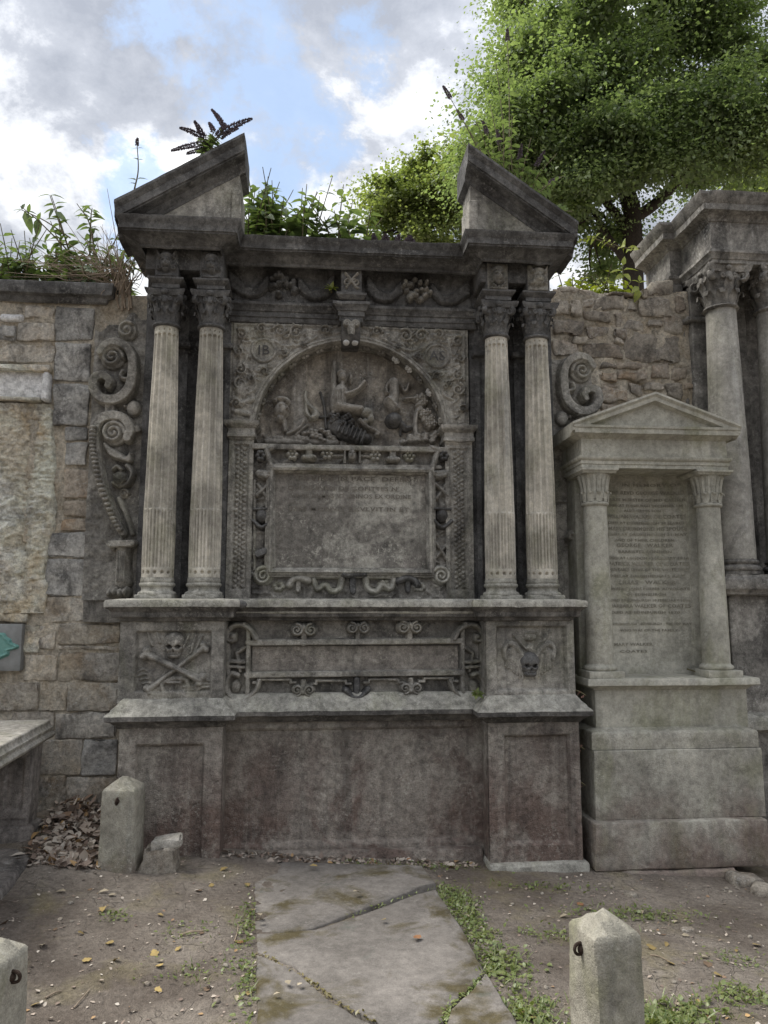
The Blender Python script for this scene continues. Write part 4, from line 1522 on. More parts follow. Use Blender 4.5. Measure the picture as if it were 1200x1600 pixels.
V, F = [], []
n = 72
aprof = [(0.045, -0.008), (0.042, 0.012), (0.030, 0.018), (0.022, 0.012), (0.018, 0.020), (0.004, 0.022), (0.0, 0.012), (-0.004, -0.02), (-0.006, -0.10), (-0.006, -0.20)]
m = len(aprof)
a_s = math.asin((2.93 - AZ) / AR)
for i in range(n + 1):
    a = a_s + (math.pi - 2 * a_s) * i / n
    for (dr, out) in aprof:
        V.append((AX + (AR + dr) * math.cos(a), YS - out, AZ + (AR + dr) * math.sin(a)))
for i in range(n):
    for j in range(m - 1):
        F.append((i * m + j, i * m + j + 1, (i + 1) * m + j + 1, (i + 1) * m + j))
mk('arch_ring', jitter(np.array(V), 0.003, 14, 3, 9), F, S_GREY, MON, True, 50)
# rosettes along the soffit
for i in range(17):
    a = math.pi * (0.06 + 0.88 * i / 16)
    if abs(a - math.pi / 2) < 0.12:
        continue
    q = AR - 0.012
    V, F = merge([ball(q * math.cos(a), -0.085, q * math.sin(a), 0.016, 0.024, 0.016, 6)] + [ball(q * math.cos(a) + 0.022 * math.cos(b) * abs(math.sin(a)), -0.085 + 0.03 * math.sin(b), q * math.sin(a) - 0.022 * math.cos(b) * math.cos(a), 0.014, 0.016, 0.014, 5) for b in np.linspace(0, 5.2, 5)])
    V = jitter(V, 0.006, 30, 2, i) + np.array([AX, YS + 0.17, AZ])
    mk('soffit_rosette', V, F, S_WHITE if i in (2, 4, 5) else S_GREY, MON, True, 60)

# --- tympanum with its carved scene
YT = 5.665
r = Rel(AX - 0.74, AX + 0.74, 2.74, 3.62, 0.007)
r.rough(0.012, 9, 4, 70)
q_ = np.stack([r.X.ravel(), r.Z.ravel(), np.full(r.X.size, 2.9)], 1)
r.H += 0.022 * np.clip(1 - np.abs(vnoise(q_, 12, 2, 74)).reshape(r.X.shape) * 3, 0, 1) ** 2 * np.clip((3.15 - r.Z) / 0.25, 0, 1)
r.rough(0.003, 45, 3, 71)
r.mesh('tympanum', YT, S_TYMP, MON)


def tp(x, y):
    return P(400 + x / 4, 540 + y / 4, YT - 0.03)


def tbar(r, pts, w, h, sm=True):
    q = [tp(*p) for p in pts]
    r.bar(smooth_path(q) if sm and len(q) > 2 else q, w, h)


def tell(r, x, y, a, b, h, rot=0):
    c = tp(x, y)
    r.ell(c[0], c[1], a, b, h, rot)


def carved(name, draw, mat=S_GREY, rough=0.006):
    return relpart(name, draw, YT + 0.002, mat, (AX - 0.72, AX + 0.72, 2.745, 3.6), 0.005, rough)


def urn(r):
    tell(r, 160, 405, 0.058, 0.070, 0.09)
    tell(r, 160, 340, 0.062, 0.025, 0.08)
    tell(r, 125, 345, 0.022, 0.02, 0.07)
    tell(r, 198, 350, 0.022, 0.022, 0.07)
    tell(r, 155, 460, 0.035, 0.035, 0.075)
    tbar(r, [(175, 470), (182, 530)], 0.02, 0.045)
    for q in range(14):
        tell(r, 125 + (q * 37) % 75, 360 + (q * 23) % 90, 0.013, 0.013, 0.10)


def mound(r):
    for q in range(44):
        x = 90 + (q * 53) % 400
        y = 600 - ((q * 29) % 60) * (0.4 + 0.9 * math.exp(-((x - 390) / 110) ** 2))
        tell(r, x, y, 0.030, 0.022, 0.04 + 0.03 * math.exp(-((x - 390) / 100) ** 2))
    tbar(r, [(70, 598), (500, 606)], 0.03, 0.045)
    tbar(r, [(300, 470), (270, 520), (200, 555)], 0.02, 0.06)
    tbar(r, [(320, 500), (250, 560)], 0.014, 0.05)


def bird(r):
    tbar(r, [(312, 292), (308, 330), (325, 370), (365, 410), (372, 440), (345, 455)], [0.010, 0.014, 0.022, 0.030, 0.02], 0.055)
    tbar(r, [(310, 340), (318, 420), (340, 450)], [0.006, 0.022, 0.01], 0.045)


def staff(r):
    tbar(r, [(402, 290), (425, 370), (440, 515)], 0.009, 0.03)
    tbar(r, [(385, 445), (450, 445)], 0.009, 0.03)


def post(r):
    tbar(r, [(490, 108), (488, 250), (485, 420)], 0.022, 0.05)


def seated(r):
    tell(r, 540, 205, 0.036, 0.046, 0.095)
    tell(r, 535, 175, 0.042, 0.026, 0.08)
    tell(r, 592, 205, 0.016, 0.045, 0.05)
    tbar(r, [(540, 245), (535, 275)], 0.022, 0.07)
    tbar(r, [(530, 285), (515, 330), (510, 385)], [0.055, 0.062, 0.060], 0.085)
    tbar(r, [(555, 310), (600, 300), (640, 275), (675, 235)], [0.026, 0.022, 0.018, 0.022], 0.075)
    tbar(r, [(515, 385), (590, 400), (650, 405)], [0.045, 0.040, 0.036], 0.095)
    for q in range(4):
        tbar(r, [(495 + q * 14, 290), (490 + q * 16, 380)], 0.008, 0.10)


def skullurn(r):
    tell(r, 690, 425, 0.050, 0.045, 0.10)
    tell(r, 715, 460, 0.03, 0.045, 0.085)
    tell(r, 680, 480, 0.03, 0.03, 0.075)


def lowerleg(r):
    tbar(r, [(650, 470), (690, 510), (740, 535), (768, 555)], [0.020, 0.022, 0.018, 0.02], 0.07)
    tell(r, 755, 562, 0.024, 0.018, 0.07)


def cornucopia(r):
    tbar(r, [(500, 500), (545, 530), (600, 560), (690, 580)], [0.055, 0.058, 0.048, 0.028], 0.075)
    tell(r, 695, 582, 0.038, 0.03, 0.06)


def corn_ribs(r):
    for q in range(7):
        x = 520 + q * 24
        y = 512 + q * 11
        tbar(r, [(x + 14, y - 28), (x + 4, y), (x - 10, y + 34)], 0.012, 0.094)


def cornfruit(r):
    for q in range(22):
        tell(r, 462 + (q * 41) % 140, 440 + (q * 27) % 70, 0.021, 0.021, 0.08 + 0.01 * (q % 3))


def standing(r):
    tbar(r, [(860, 235), (862, 300), (855, 370)], [0.045, 0.042, 0.044], 0.085)
    tbar(r, [(825, 240), (812, 270), (820, 300)], 0.016, 0.055)
    tbar(r, [(900, 240), (930, 290), (955, 240)], 0.014, 0.05)
    for q in range(5):
        tbar(r, [(820 + 8 * q, 340 + 6 * q), (858 + 4 * q, 370 + 8 * q), (892, 395 + 4 * q)], 0.011, 0.095)
    tbar(r, [(835, 350), (870, 400)], 0.045, 0.08)


def globe(r):
    tell(r, 860, 470, 0.066, 0.062, 0.115)


def foot(r):
    tbar(r, [(905, 490), (935, 520), (960, 515)], [0.03, 0.026, 0.02], 0.065)
    tbar(r, [(905, 520), (903, 560)], 0.010, 0.03)


def plant(r):
    tbar(r, [(1000, 590), (995, 500), (1005, 420), (1030, 350)], [0.028, 0.02, 0.016, 0.016], 0.05)
    tbar(r, [(930, 335), (985, 330), (1020, 320), (1050, 340)], 0.014, 0.05)
    for (x, y) in ((1005, 335), (1035, 325), (1050, 355), (1022, 375), (1080, 500), (1045, 440), (1095, 455), (1070, 420), (1110, 490), (1030, 410), (1120, 560), (1060, 470)):
        for q in range(4):
            tell(r, x + 14 * math.cos(q * 1.57), y + 14 * math.sin(q * 1.57), 0.019, 0.019, 0.065)
        tell(r, x, y, 0.012, 0.012, 0.08)
    for q in range(18):
        tell(r, 920 + (q * 47) % 190, 602 - (q * 19) % 45, 0.030, 0.022, 0.055)


for nm, fn, mt in (('carved_urn', urn, S_FIG), ('carved_mound', mound, S_FIG), ('carved_bird', bird, S_LEDGE), ('carved_staff', staff, S_BLACK), ('carved_post', post, S_GREY), ('seated_figure', seated, S_FIG), ('carved_skull', skullurn, S_LEDGE),
                   ('figure_leg', lowerleg, S_FIG), ('cornucopia', cornucopia, S_BLACK), ('cornucopia_ribs', corn_ribs, S_BLACK), ('carved_flowers', cornfruit, S_BLACK), ('draped_figure', standing, S_FIG), ('carved_globe', globe, S_BLACK), ('carved_foot', foot, S_BLACK), ('carved_plant', plant, S_FIG)):
    carved(nm, fn, mt)

# --- imposts and carved pilasters
for k, (a, b) in enumerate(((-0.632, -0.462), (0.962, 1.160))):
    V, F = sweep([(a, 5.66), (a, 5.475), (b, 5.475), (b, 5.66)], [(-0.02, 2.815), (0.0, 2.82), (0.006, 2.835), (0.02, 2.84), (0.02, 2.86), (0.012, 2.868), (0.012, 2.905), (0.022, 2.91), (0.034, 2.928), (0.04, 2.935), (0.04, 2.958), (-0.06, 2.963)], 0.03, 0.004, 21 + k)
    mk('impost', V, F, S_GREY, MON, sharp=45)
    r = Rel(a - 0.004, b + 0.004, 1.655, 2.83, 0.0055)
    r.H[:] = 0.03
    r.rect(a + 0.028, b - 0.028, 1.73, 2.79, 0.018, 0.008, 'sub')
    xm = (a + b) / 2
    for q in range(30):
        z = 1.755 + q * 0.0345
        for s in (-1, 1):
            r.ell(xm + s * 0.026, z, 0.017, 0.011, 0.018, s * 0.7 * (1 if q % 2 else -1), base=0.012)
        r.ell(xm, z + 0.017, 0.010, 0.012, 0.02, base=0.012)
    r.rough(0.005, 30, 4, 80 + k)
    r.mesh('carved_pilaster', 5.515, S_GREY, MON, sharp=60)
box('pilaster_core', -0.625, -0.47, 5.53, 5.73, 1.6, 2.9, S_GREY, MON, seg=0.3)
box('pilaster_core', 0.97, 1.155, 5.53, 5.73, 1.6, 2.9, S_GREY, MON, seg=0.3)

# --- inscription tablet with strapwork frame
YB = 5.53
TX0, TX1, TZ0, TZ1 = -0.300, 0.818, 1.885, 2.585
r = Rel(-0.48, 0.985, 1.655, 2.79, 0.007)
q_ = np.stack([r.X.ravel(), r.Z.ravel(), np.full(r.X.size, 4.1)], 1)
r.H += 0.026 * np.clip(1 - np.abs(vnoise(q_, 13, 2, 92)).reshape(r.X.shape) * 3, 0, 1) ** 1.5
r.rough(0.012, 22, 4, 90)
r.H = np.where((r.X > TX0 - 0.02) & (r.X < TX1 + 0.02) & (r.Z > TZ0 - 0.02) & (r.Z < TZ1 + 0.02), -0.03, r.H)
r.mesh('tablet_surround', YB, S_CART, MON)
box('tablet_sill', -0.47, 0.975, 5.46, 5.70, 2.752, 2.792, S_GREY, MON, b=0.008)
V, F = [], []
fprof = [(-0.006, 0.0), (-0.004, 0.025), (0.006, 0.045), (0.010, 0.048), (0.013, 0.078), (0.030, 0.088), (0.038, 0.072), (0.046, 0.070), (0.050, 0.055), (0.062, 0.052), (0.066, 0.035), (0.068, 0.0)]
m = len(fprof)
cs = [(TX0, TZ0, -1, -1), (TX1, TZ0, 1, -1), (TX1, TZ1, 1, 1), (TX0, TZ1, -1, 1)]
ringn = 0
for k in range(4):
    a, b = cs[k], cs[(k + 1) % 4]
    nn = 34
    for i in range(nn):
        t = i / nn
        for (d, h) in fprof:
            V.append(((a[0] + a[2] * d) * (1 - t) + (b[0] + b[2] * d) * t, YB - h, (a[1] + a[3] * d) * (1 - t) + (b[1] + b[3] * d) * t))
        ringn += 1
for i in range(ringn):
    j = (i + 1) % ringn
    for q in range(m - 1):
        F.append((i * m + q, i * m + q + 1, j * m + q + 1, j * m + q))
fr = mk('tablet_frame', jitter(np.array(V), 0.004, 12, 3, 31), F, S_GREY, MON, True, 45)
r = Rel(TX0 - 0.003, TX1 + 0.003, TZ0 - 0.003, TZ1 + 0.003, 0.007)
r.rough(0.005, 8, 4, 95)
tab = r.mesh('inscription_tablet', YB - 0.012, S_TAB, MON)
INK1 = lettermat('worn_incised_letter', (0.25, 0.228, 0.192), (0.145, 0.132, 0.112), 0.46)
for (py, tx, x0, x1) in ((748, 'ES VIRIS IN PACE  DEFER', 466, 640), (763, 'QVI SE PVRIS DE GOFITTES N', 450, 620), (775, 'VA NI HVMVS VT ANNOS EX ORDINE', 454, 642), (795, 'ESSE MONVIT EXVLVIT IN ET', 452, 638)):
    a, z = P(x0, py, YB)
    b, _ = P(x1, py, YB)
    text_mesh('inscription', tx, 0.043, (a + b) / 2, z, YB - 0.016, INK1, tab, width=b - a, thick=0.0035)

# strapwork round the tablet: top band
YF = YB


def S5(name, draw, mat, pts, pad=0.05):
    return relpart(name, draw, YF + 0.002, mat, bbpx(pts, YF, pad), 0.0045, 0.006, k=1.5 if 'strap' in name or 'lower' in name or 'scroll' in name else 1.2)


for (p, q) in (((432, 700), (686, 704)), ((432, 729), (686, 732))):
    S5('top_strap', lambda r: r.bar(pp(YF, p, q), 0.013, 0.042, flat=True), S_GREY, [p, q])
for (px, py) in ((457, 711), (511, 710), (586, 713), (639, 714)):
    def rose(r, px=px, py=py):
        cx, cz = P(px, py, YF)
        for q in range(6):
            a = q * math.pi / 3
            r.ell(cx + 0.030 * math.cos(a), cz + 0.030 * math.sin(a), 0.019, 0.019, 0.045)
        r.ell(cx, cz, 0.014, 0.014, 0.055)
    S5('rosette', rose, S_LEDGE, [(px - 14, py - 14), (px + 14, py + 14)])
for (px, py) in ((483, 717), (613, 720)):
    cx, cz = P(px, py, YF)
    S5('bracket_scroll', lambda r: (r.bar([(cx - 0.03, cz), (cx + 0.03, cz)], 0.020, 0.06), r.ell(cx - 0.04, cz, 0.02, 0.022, 0.07), r.ell(cx + 0.04, cz, 0.02, 0.022, 0.07),
       r.bar([(cx, cz), (cx, cz + 0.085)], 0.02, 0.045, flat=True)), S_GREY, [(px - 14, py - 25), (px + 14, py + 12)])
cx, cz = P(550, 713, YF)
S5('small_mask', lambda r: (r.ell(cx, cz, 0.036, 0.052, 0.07), r.ell(cx, cz + 0.04, 0.04, 0.022, 0.06), r.bar([(cx, cz + 0.01), (cx, cz - 0.012)], 0.008, 0.08), r.ell(cx - 0.014, cz + 0.012, 0.008, 0.006, 0.015, 0, 'sub'), r.ell(cx + 0.014, cz + 0.012, 0.008, 0.006, 0.015, 0, 'sub'),
   r.bar([(cx - 0.055, cz + 0.06), (cx - 0.055, cz - 0.06)], 0.009, 0.05), r.bar([(cx + 0.055, cz + 0.06), (cx + 0.055, cz - 0.06)], 0.009, 0.05),
   r.bar([(cx - 0.15, cz - 0.005), (cx - 0.06, cz)], 0.012, 0.03), r.bar([(cx + 0.06, cz), (cx + 0.15, cz - 0.005)], 0.012, 0.03)), S_GREY, [(520, 695), (580, 730)])
for (px0, sg) in ((412, 1), (688, -1)):
    def Q(dx, y):
        return P(px0 + sg * dx, y, YF)
    # corner fruit and ear scroll at the top
    S5('corner_scroll', lambda r: (r.bar(smooth_path([Q(14, 702), Q(6, 706), Q(10, 722), Q(14, 738), Q(6, 746), Q(-6, 744)]), 0.018, 0.06), r.bar([Q(-6, 741), Q(8, 742)], 0.022, 0.055), r.ell(*Q(10, 741), 0.018, 0.018, 0.07)), S_GREY, [(px0 - 30, 690), (px0 + 30, 760)])
    S5('corner_fruit', lambda r: [r.ell(Q(-4, 714)[0] + 0.022 * math.cos(q * 1.05), Q(-4, 714)[1] + 0.028 * math.sin(q * 1.05), 0.022, 0.022, 0.06) for q in range(6)], S_BLACK, [(px0 - 20, 700), (px0 + 20, 735)])
    S5('crossed_bones', lambda r: (r.bar([Q(-10, 775), Q(8, 758)], [0.016, 0.011, 0.016], 0.045), r.bar([Q(-8, 758), Q(6, 779)], [0.016, 0.011, 0.016], 0.035)), S_GREY, [(px0 - 16, 750), (px0 + 16, 785)])
    S5('shield_boss', lambda r: (r.ell(*Q(-2, 806), 0.050, 0.06, 0.055), r.bar([Q(-14, 797), Q(12, 796)], 0.012, 0.05), r.bar(smooth_path([Q(-16, 815), Q(-2, 825), Q(13, 813)]), 0.015, 0.05)), S_BLACK, [(px0 - 22, 785), (px0 + 22, 832)])
    if sg > 0:
        S5('small_block', lambda r: r.bar([Q(-8, 866), Q(2, 862)], 0.026, 0.05, flat=True), S_BLACK, [(px0 - 16, 850), (px0 + 16, 880)])
    else:
        S5('crossed_bones', lambda r: (r.bar([Q(-10, 850), Q(8, 872)], 0.012, 0.035), r.bar([Q(8, 848), Q(-9, 874)], 0.012, 0.04)), S_GREY, [(px0 - 16, 840), (px0 + 16, 880)])
    S5('edge_strap', lambda r: (r.bar([Q(-14, 752), Q(-14, 890)], 0.008, 0.028, flat=True), r.bar([Q(15, 745), Q(15, 885)], 0.012, 0.035, flat=True)), S_GREY, [(px0 - 20, 740), (px0 + 20, 895)])
    c = Q(0, 900)
    S5('corner_volute', lambda r: (r.ell(c[0], c[1], 0.074, 0.074, 0.03, pw=0.2), r.bar(spiral(c[0], c[1], 0.064, 0.010, 1.9 * sg, 0.6 if sg > 0 else 2.5), [0.017, 0.010], 0.055)), S_LEDGE, [(px0 - 22, 880), (px0 + 22, 920)])
# bottom band
for (px, py, sg) in ((466, 905, 1), (637, 905, -1)):
    S5('lower_bracket', lambda r: (r.bar(smooth_path(pp(YF, (px - 14 * sg, 914), (px - 8 * sg, 906), (px + 2 * sg, 903), (px + 16 * sg, 907))), 0.020, 0.055), r.bar(pp(YF, (px, 908), (px, 922)), 0.014, 0.03, flat=True),
       r.bar(pp(YF, (px - 16, 897), (px + 16, 897)), 0.010, 0.045)), S_BLACK if sg < 0 else S_GREY, [(px - 22, 890), (px + 22, 926)])
for (px, sg) in ((512, 1), (593, -1)):
    S5('lower_strap', lambda r: (r.bar(smooth_path(pp(YF, (px - 22 * sg, 906), (px - 16 * sg, 920), (px - 4 * sg, 914), (px + 6 * sg, 924), (px + 18 * sg, 920), (px + 22 * sg, 903))), 0.016, 0.045),
       r.bar(pp(YF, (px - 24 * sg, 902), (px + 18 * sg, 901)), 0.012, 0.035, flat=True)), S_LEDGE, [(px - 30, 892), (px + 30, 930)])
S5('lower_boss', lambda r: (r.bar(pp(YF, (536, 898), (570, 897)), 0.020, 0.06), r.ell(*P(537, 898, YF), 0.022, 0.022, 0.07), r.ell(*P(568, 898, YF), 0.022, 0.022, 0.07), r.bar(pp(YF, (551, 900), (551, 924)), 0.018, 0.03, flat=True)), S_BLACK, [(525, 885), (580, 928)])
for (px, py) in ((436, 916), (600, 914), (655, 917)):
    S5('floral_lump', lambda r: [r.ell(P(px, py, YF)[0] + 0.03 * math.cos(q), P(px, py, YF)[1] + 0.024 * math.sin(q), 0.022, 0.020, 0.035) for q in range(7)], S_LEDGE, [(px - 14, py - 12), (px + 14, py + 12)])

# --- side consoles (scroll panels) left and right of the columns
YV = 5.53


def vs(x, y):
    return P(130 + x * 0.3, 480 + y * 0.3, YV)


r = Rel(-1.64, -1.265, 1.655, 3.86, 0.0065)
r.rough(0.014, 14, 4, 100)
r.rough(0.004, 40, 3, 101)
gl = r.mesh('console_ground', YV + 0.012, S_CART, MON, mask=r.Z < 3.66 + 0.10 * np.clip((r.X + 1.52) / 0.1, 0, 1) + 0.03 * np.sin(r.X * 40))
box('console_core', -1.635, -1.27, YV + 0.028, 5.90, 1.50, 3.62, S_CART, MON, seg=0.2, amp=0.01)


def vsc(name, draw, mat=S_GREY):
    a, b = vs(-20, -40), vs(360, 1560)
    return relpart(name, draw, YV + 0.014, mat, (a[0], b[0], b[1], a[1]), 0.005, 0.003)


def vb(r, pts, w, h, flat=False):
    r.bar(smooth_path([vs(*p) for p in pts], 7), w, h, flat=flat)


def disc(r, x, y, rad, turns, a0, h):
    c = vs(x, y)
    r.ell(c[0], c[1], rad, rad, h * 0.55, pw=0.2)
    r.bar(spiral(c[0], c[1], rad * 0.88, rad * 0.1, turns, a0), [rad * 0.2, rad * 0.13], h)


cons = []
cons.append(vsc('small_volute', lambda r: (disc(r, 232, 125, 0.068, 1.6, 1.0, 0.05), r.ell(*vs(232, 125), 0.03, 0.03, 0.06))))
cons.append(vsc('upper_scroll', lambda r: (disc(r, 158, 268, 0.088, 1.9, 0, 0.06), vb(r, [(100, 250), (130, 210), (180, 198), (240, 225), (268, 290), (265, 380), (240, 450), (180, 492), (110, 485), (68, 440), (75, 385), (115, 370), (150, 395), (140, 425)], [0.022, 0.03, 0.034, 0.034, 0.032, 0.022], 0.075, True),
                vb(r, [(215, 345), (205, 370), (225, 385), (275, 380)], 0.016, 0.07))))
cons.append(vsc('scroll_stalk', lambda r: vb(r, [(145, 500), (147, 560)], 0.034, 0.05, True)))
cons.append(vsc('side_lobe', lambda r: (r.ell(*vs(265, 530), 0.05, 0.06, 0.05, pw=0.3), r.ell(*vs(222, 522), 0.014, 0.014, 0.05))))
cons.append(vsc('lower_volute', lambda r: (disc(r, 165, 660, 0.092, 2.1, 0, 0.065), vb(r, [(240, 690), (255, 640), (215, 585), (150, 575), (95, 600), (70, 660), (72, 760), (90, 880), (120, 980), (165, 1090), (215, 1180)], [0.03, 0.032, 0.034, 0.034, 0.032, 0.030, 0.024], 0.07, True), vb(r, [(250, 645), (290, 640)], 0.024, 0.05, True))))


def scales(r):
    pts = smooth_path([vs(*p) for p in [(72, 640), (68, 720), (78, 800), (95, 890), (125, 985), (165, 1085), (205, 1165)]], 8)
    L = len(pts)
    for q in range(0, L, 2):
        p = pts[q]
        r.ell(p[0], p[1], 0.026, 0.017, 0.034, base=0.070)


cons.append(vsc('overlapping_scales', scales))
cons.append(vsc('acanthus_leaf', lambda r: [vb(r, [(120 + 6 * q, 720 + 6 * q), (150 + 10 * q, 770), (190 + 14 * q, 790 + 4 * q), (235 + 4 * q, 800 - 8 * q)], [0.012, 0.016, 0.008], 0.06) for q in range(5)]))
cons.append(vsc('flower_bud', lambda r: (r.ell(*vs(195, 890), 0.052, 0.05, 0.07), vb(r, [(165, 850), (185, 835), (205, 850)], 0.014, 0.065), vb(r, [(235, 830), (262, 870), (240, 920), (200, 935), (165, 920)], 0.016, 0.06), [vb(r, [(170, 880 + 12 * q), (200, 905 + 10 * q), (235, 885 + 10 * q)], 0.007, 0.078) for q in range(3)])))
cons.append(vsc('tail_curl', lambda r: (disc(r, 215, 970, 0.036, 1.2, 0, 0.04), vb(r, [(190, 1000), (225, 1080), (258, 1180)], 0.018, 0.035))))
cons.append(vsc('console_shelf', lambda r: (vb(r, [(160, 1240), (270, 1235)], 0.024, 0.10, True), r.ell(*vs(165, 1250), 0.022, 0.03, 0.11))))
cons.append(vsc('lion_leg', lambda r: (vb(r, [(215, 1260), (212, 1430)], [0.045, 0.04, 0.05], 0.075), [vb(r, [(195 + 12 * q, 1280), (192 + 12 * q, 1430)], 0.007, 0.088) for q in range(4)])))
cons.append(vsc('lion_paw', lambda r: [r.ell(*vs(155 + 27 * q, 1490 - 6 * (q % 2)), 0.026, 0.042, 0.12) for q in range(4)]))
r = Rel(1.812, 2.13, 2.4, 3.52, 0.0065)
r.rough(0.012, 14, 4, 103)
r.mesh('console_ground', YV + 0.012, S_GREY, MON)
box('console_core', 1.815, 2.12, YV + 0.034, 5.90, 1.50, 3.50, S_GREY, MON, seg=0.2, amp=0.01)
for o in cons[1:6]:
    mirror(o, XC, None, MON)

# ------------------------------------------------------------------ left boundary wall
WALL = thing('boundary_wall', (-2.2, 5.75, 0.1), 'old stone wall with pale eroded face, dark coping and blackened quoins left of the monument', 'wall')
YW = 5.62
r = Rel(-2.75, -1.20, -0.05, 3.95, 0.011)
r.rough(0.022, 9, 4, 120)
r.mesh('mortar_face', YW - 0.003, S_MORTAR, WALL)
box('wall_core', -4.6, -1.22, YW + 0.06, 6.05, -0.3, 3.96, S_MORTAR, WALL, seg=0.3, amp=0.01)


def wallstone(px0, px1, py0, py1, mat, name='stone', Y=YW, proud=0.022, b=0.009, amp=0.014, parent=None, seed=0, shear=0.0, deep=0.10, warp=0.010):
    x0, z1 = P(px0, py0, Y)
    x1, z0 = P(px1, py1, Y)
    V, F = rbox(x0 + 0.004, x1 - 0.004, Y - proud, Y + deep, z0 + 0.004, z1 - 0.004, b, 0.035, amp, seed, 1.2)
    if shear:
        V[:, 2] += (V[:, 0] - x0) * shear
    if warp:
        V[:, 0] += vnoise(V, 9, 2, seed + 11) * warp
        V[:, 2] += vnoise(V, 9, 2, seed + 12) * warp
    n = vnoise(V, 22, 3, seed + 3) * amp * 1.3
    V[:, 1] += np.where(V[:, 1] < Y + 0.02, n, 0)
    return mk(name, V, F, mat, parent or WALL, True, 60)


LS = [
    (88, 147, 479, 534, S_QUOIN, .03), (87, 141, 535, 599, S_QUOIN, .035), (85, 139, 600, 666, S_QUOIN, .035), (103, 138, 667, 690, S_QUOIN, .03), (103, 137, 692, 727, S_QUOIN, .035),
    (101, 142, 733, 780, S_RUBW, .028), (99, 141, 782, 808, S_RUBW, .028), (97, 141, 811, 831, S_RUBW, .03), (77, 141, 832, 872, S_QUOIN, .03), (74, 140, 873, 931, S_QUOIN, .026), (72, 166, 933, 972, S_COURSE, .02),
    (28, 87, 503, 534, S_COURSE, .02), (-60, 24, 508, 534, S_QUOIN, .02), (-40, 86, 536, 570, S_COURSE, .02), (38, 86, 478, 500, S_COURSE, .015),
    (36, 61, 975, 1020, S_ERODED, .02), (62, 88, 975, 1016, S_COURSE, .016), (90, 189, 974, 1007, S_COURSE, .024), (88, 189, 1009, 1017, S_COURSE, .02), (92, 189, 1019, 1064, S_COURSE, .03), (38, 90, 1022, 1065, S_COURSE, .014),
    (106, 186, 1066, 1111, S_COURSE, .03), (62, 105, 1068, 1112, S_MORTAR, .02), (-30, 60, 1066, 1111, S_COURSE, .024), (86, 182, 1113, 1153, S_COURSE, .026), (20, 84, 1113, 1153, S_RUB, .02),
    (60, 128, 1155, 1210, S_COURSE, .024), (130, 184, 1155, 1210, S_QUOIN, .034), (2, 58, 1155, 1210, S_RUBW, .02), (56, 104, 1212, 1274, S_COURSE, .02), (105, 182, 1212, 1274, S_COURSE, .024), (-20, 54, 1212, 1274, S_RUBW, .02), (40, 182, 1276, 1340, S_COURSE, .04),
    (-110, -24, 1113, 1210, S_COURSE, .02), (-110, -34, 1066, 1111, S_COURSE, .02), (-140, -24, 1212, 1320, S_COURSE, .02),
    (-150, -62, 480, 534, S_COURSE, .02), (-150, -44, 536, 570, S_COURSE, .02), (142, 186, 1066, 1066 + 40, S_COURSE, .0)]
for k, (a, b, c, d, m_, pr) in enumerate(LS):
    if pr > 0:
        wallstone(a, b, c, d, m_, proud=pr * 0.75, seed=k)
wallstone(0, 38, 491, 505, S_WHITE, 'white_chip', proud=0.035, b=0.02, amp=0.014, seed=3)
wallstone(6, 25, 509, 530, S_QUOIN, 'stone', proud=0.03, seed=4)
# coping
prof = [(0.0, 3.86), (0.02, 3.87), (0.03, 3.90), (0.07, 3.91), (0.075, 3.925), (0.08, 3.99), (0.075, 4.0), (-0.3, 4.02)]
V, F = sweep([(-4.6, YW - 0.02), (-1.60, YW - 0.02), (-1.60, 6.0)], prof, 0.05, 0.006, 3)
mk('coping', V, F, S_BLACK, WALL, True, 45)
# eroded face
x0, z0 = P(-160, 958, YW)
x1, z1 = P(98, 633, YW)
r = Rel(x0, x1, z0, z1, 0.008)
nz_ = np.stack([r.X.ravel() * 1.0, r.Z.ravel() * 0.55, np.zeros(r.X.size)], 1)
n1 = vnoise(nz_, 4.5, 5, 130).reshape(r.X.shape)
n2 = vnoise(np.stack([r.X.ravel(), r.Z.ravel() * 1.6, np.zeros(r.X.size)], 1), 16, 4, 131).reshape(r.X.shape)
edge = np.clip((P(94, 800, YW)[0] - r.X + n1 * 0.10) / 0.06, 0, 1)
r.H = 0.014 + 0.06 * n1 + 0.036 * np.abs(n2) * 1.6
ledges = np.sin(r.Z * 21 + n1 * 4) * 0.5 + 0.5
r.H += ledges * 0.010
xs_ = P(40, 820, YW)[0]
gut = np.exp(-((r.X - xs_ + n1 * 0.05) / 0.035) ** 2)
r.H -= gut * 0.03
r.H = r.H * edge + (1 - edge) * -0.06
r.mesh('eroded_face', YW - 0.002, S_ERODED, WALL)
for k, (a, b, c, d) in enumerate(((38, 62, 790, 850), (-60, -10, 700, 830), (0, 72, 860, 900), (0, 74, 905, 957), (-90, -4, 860, 957))):
    wallstone(a, b, c, d, S_MORTAR if k == 0 else S_ERODED, 'stone', proud=0.03, b=0.02, amp=0.014, seed=50 + k)
wallstone(-90, 48, 957, 973, S_ERODED, 'string_course', proud=0.045, b=0.015, amp=0.006, seed=61)
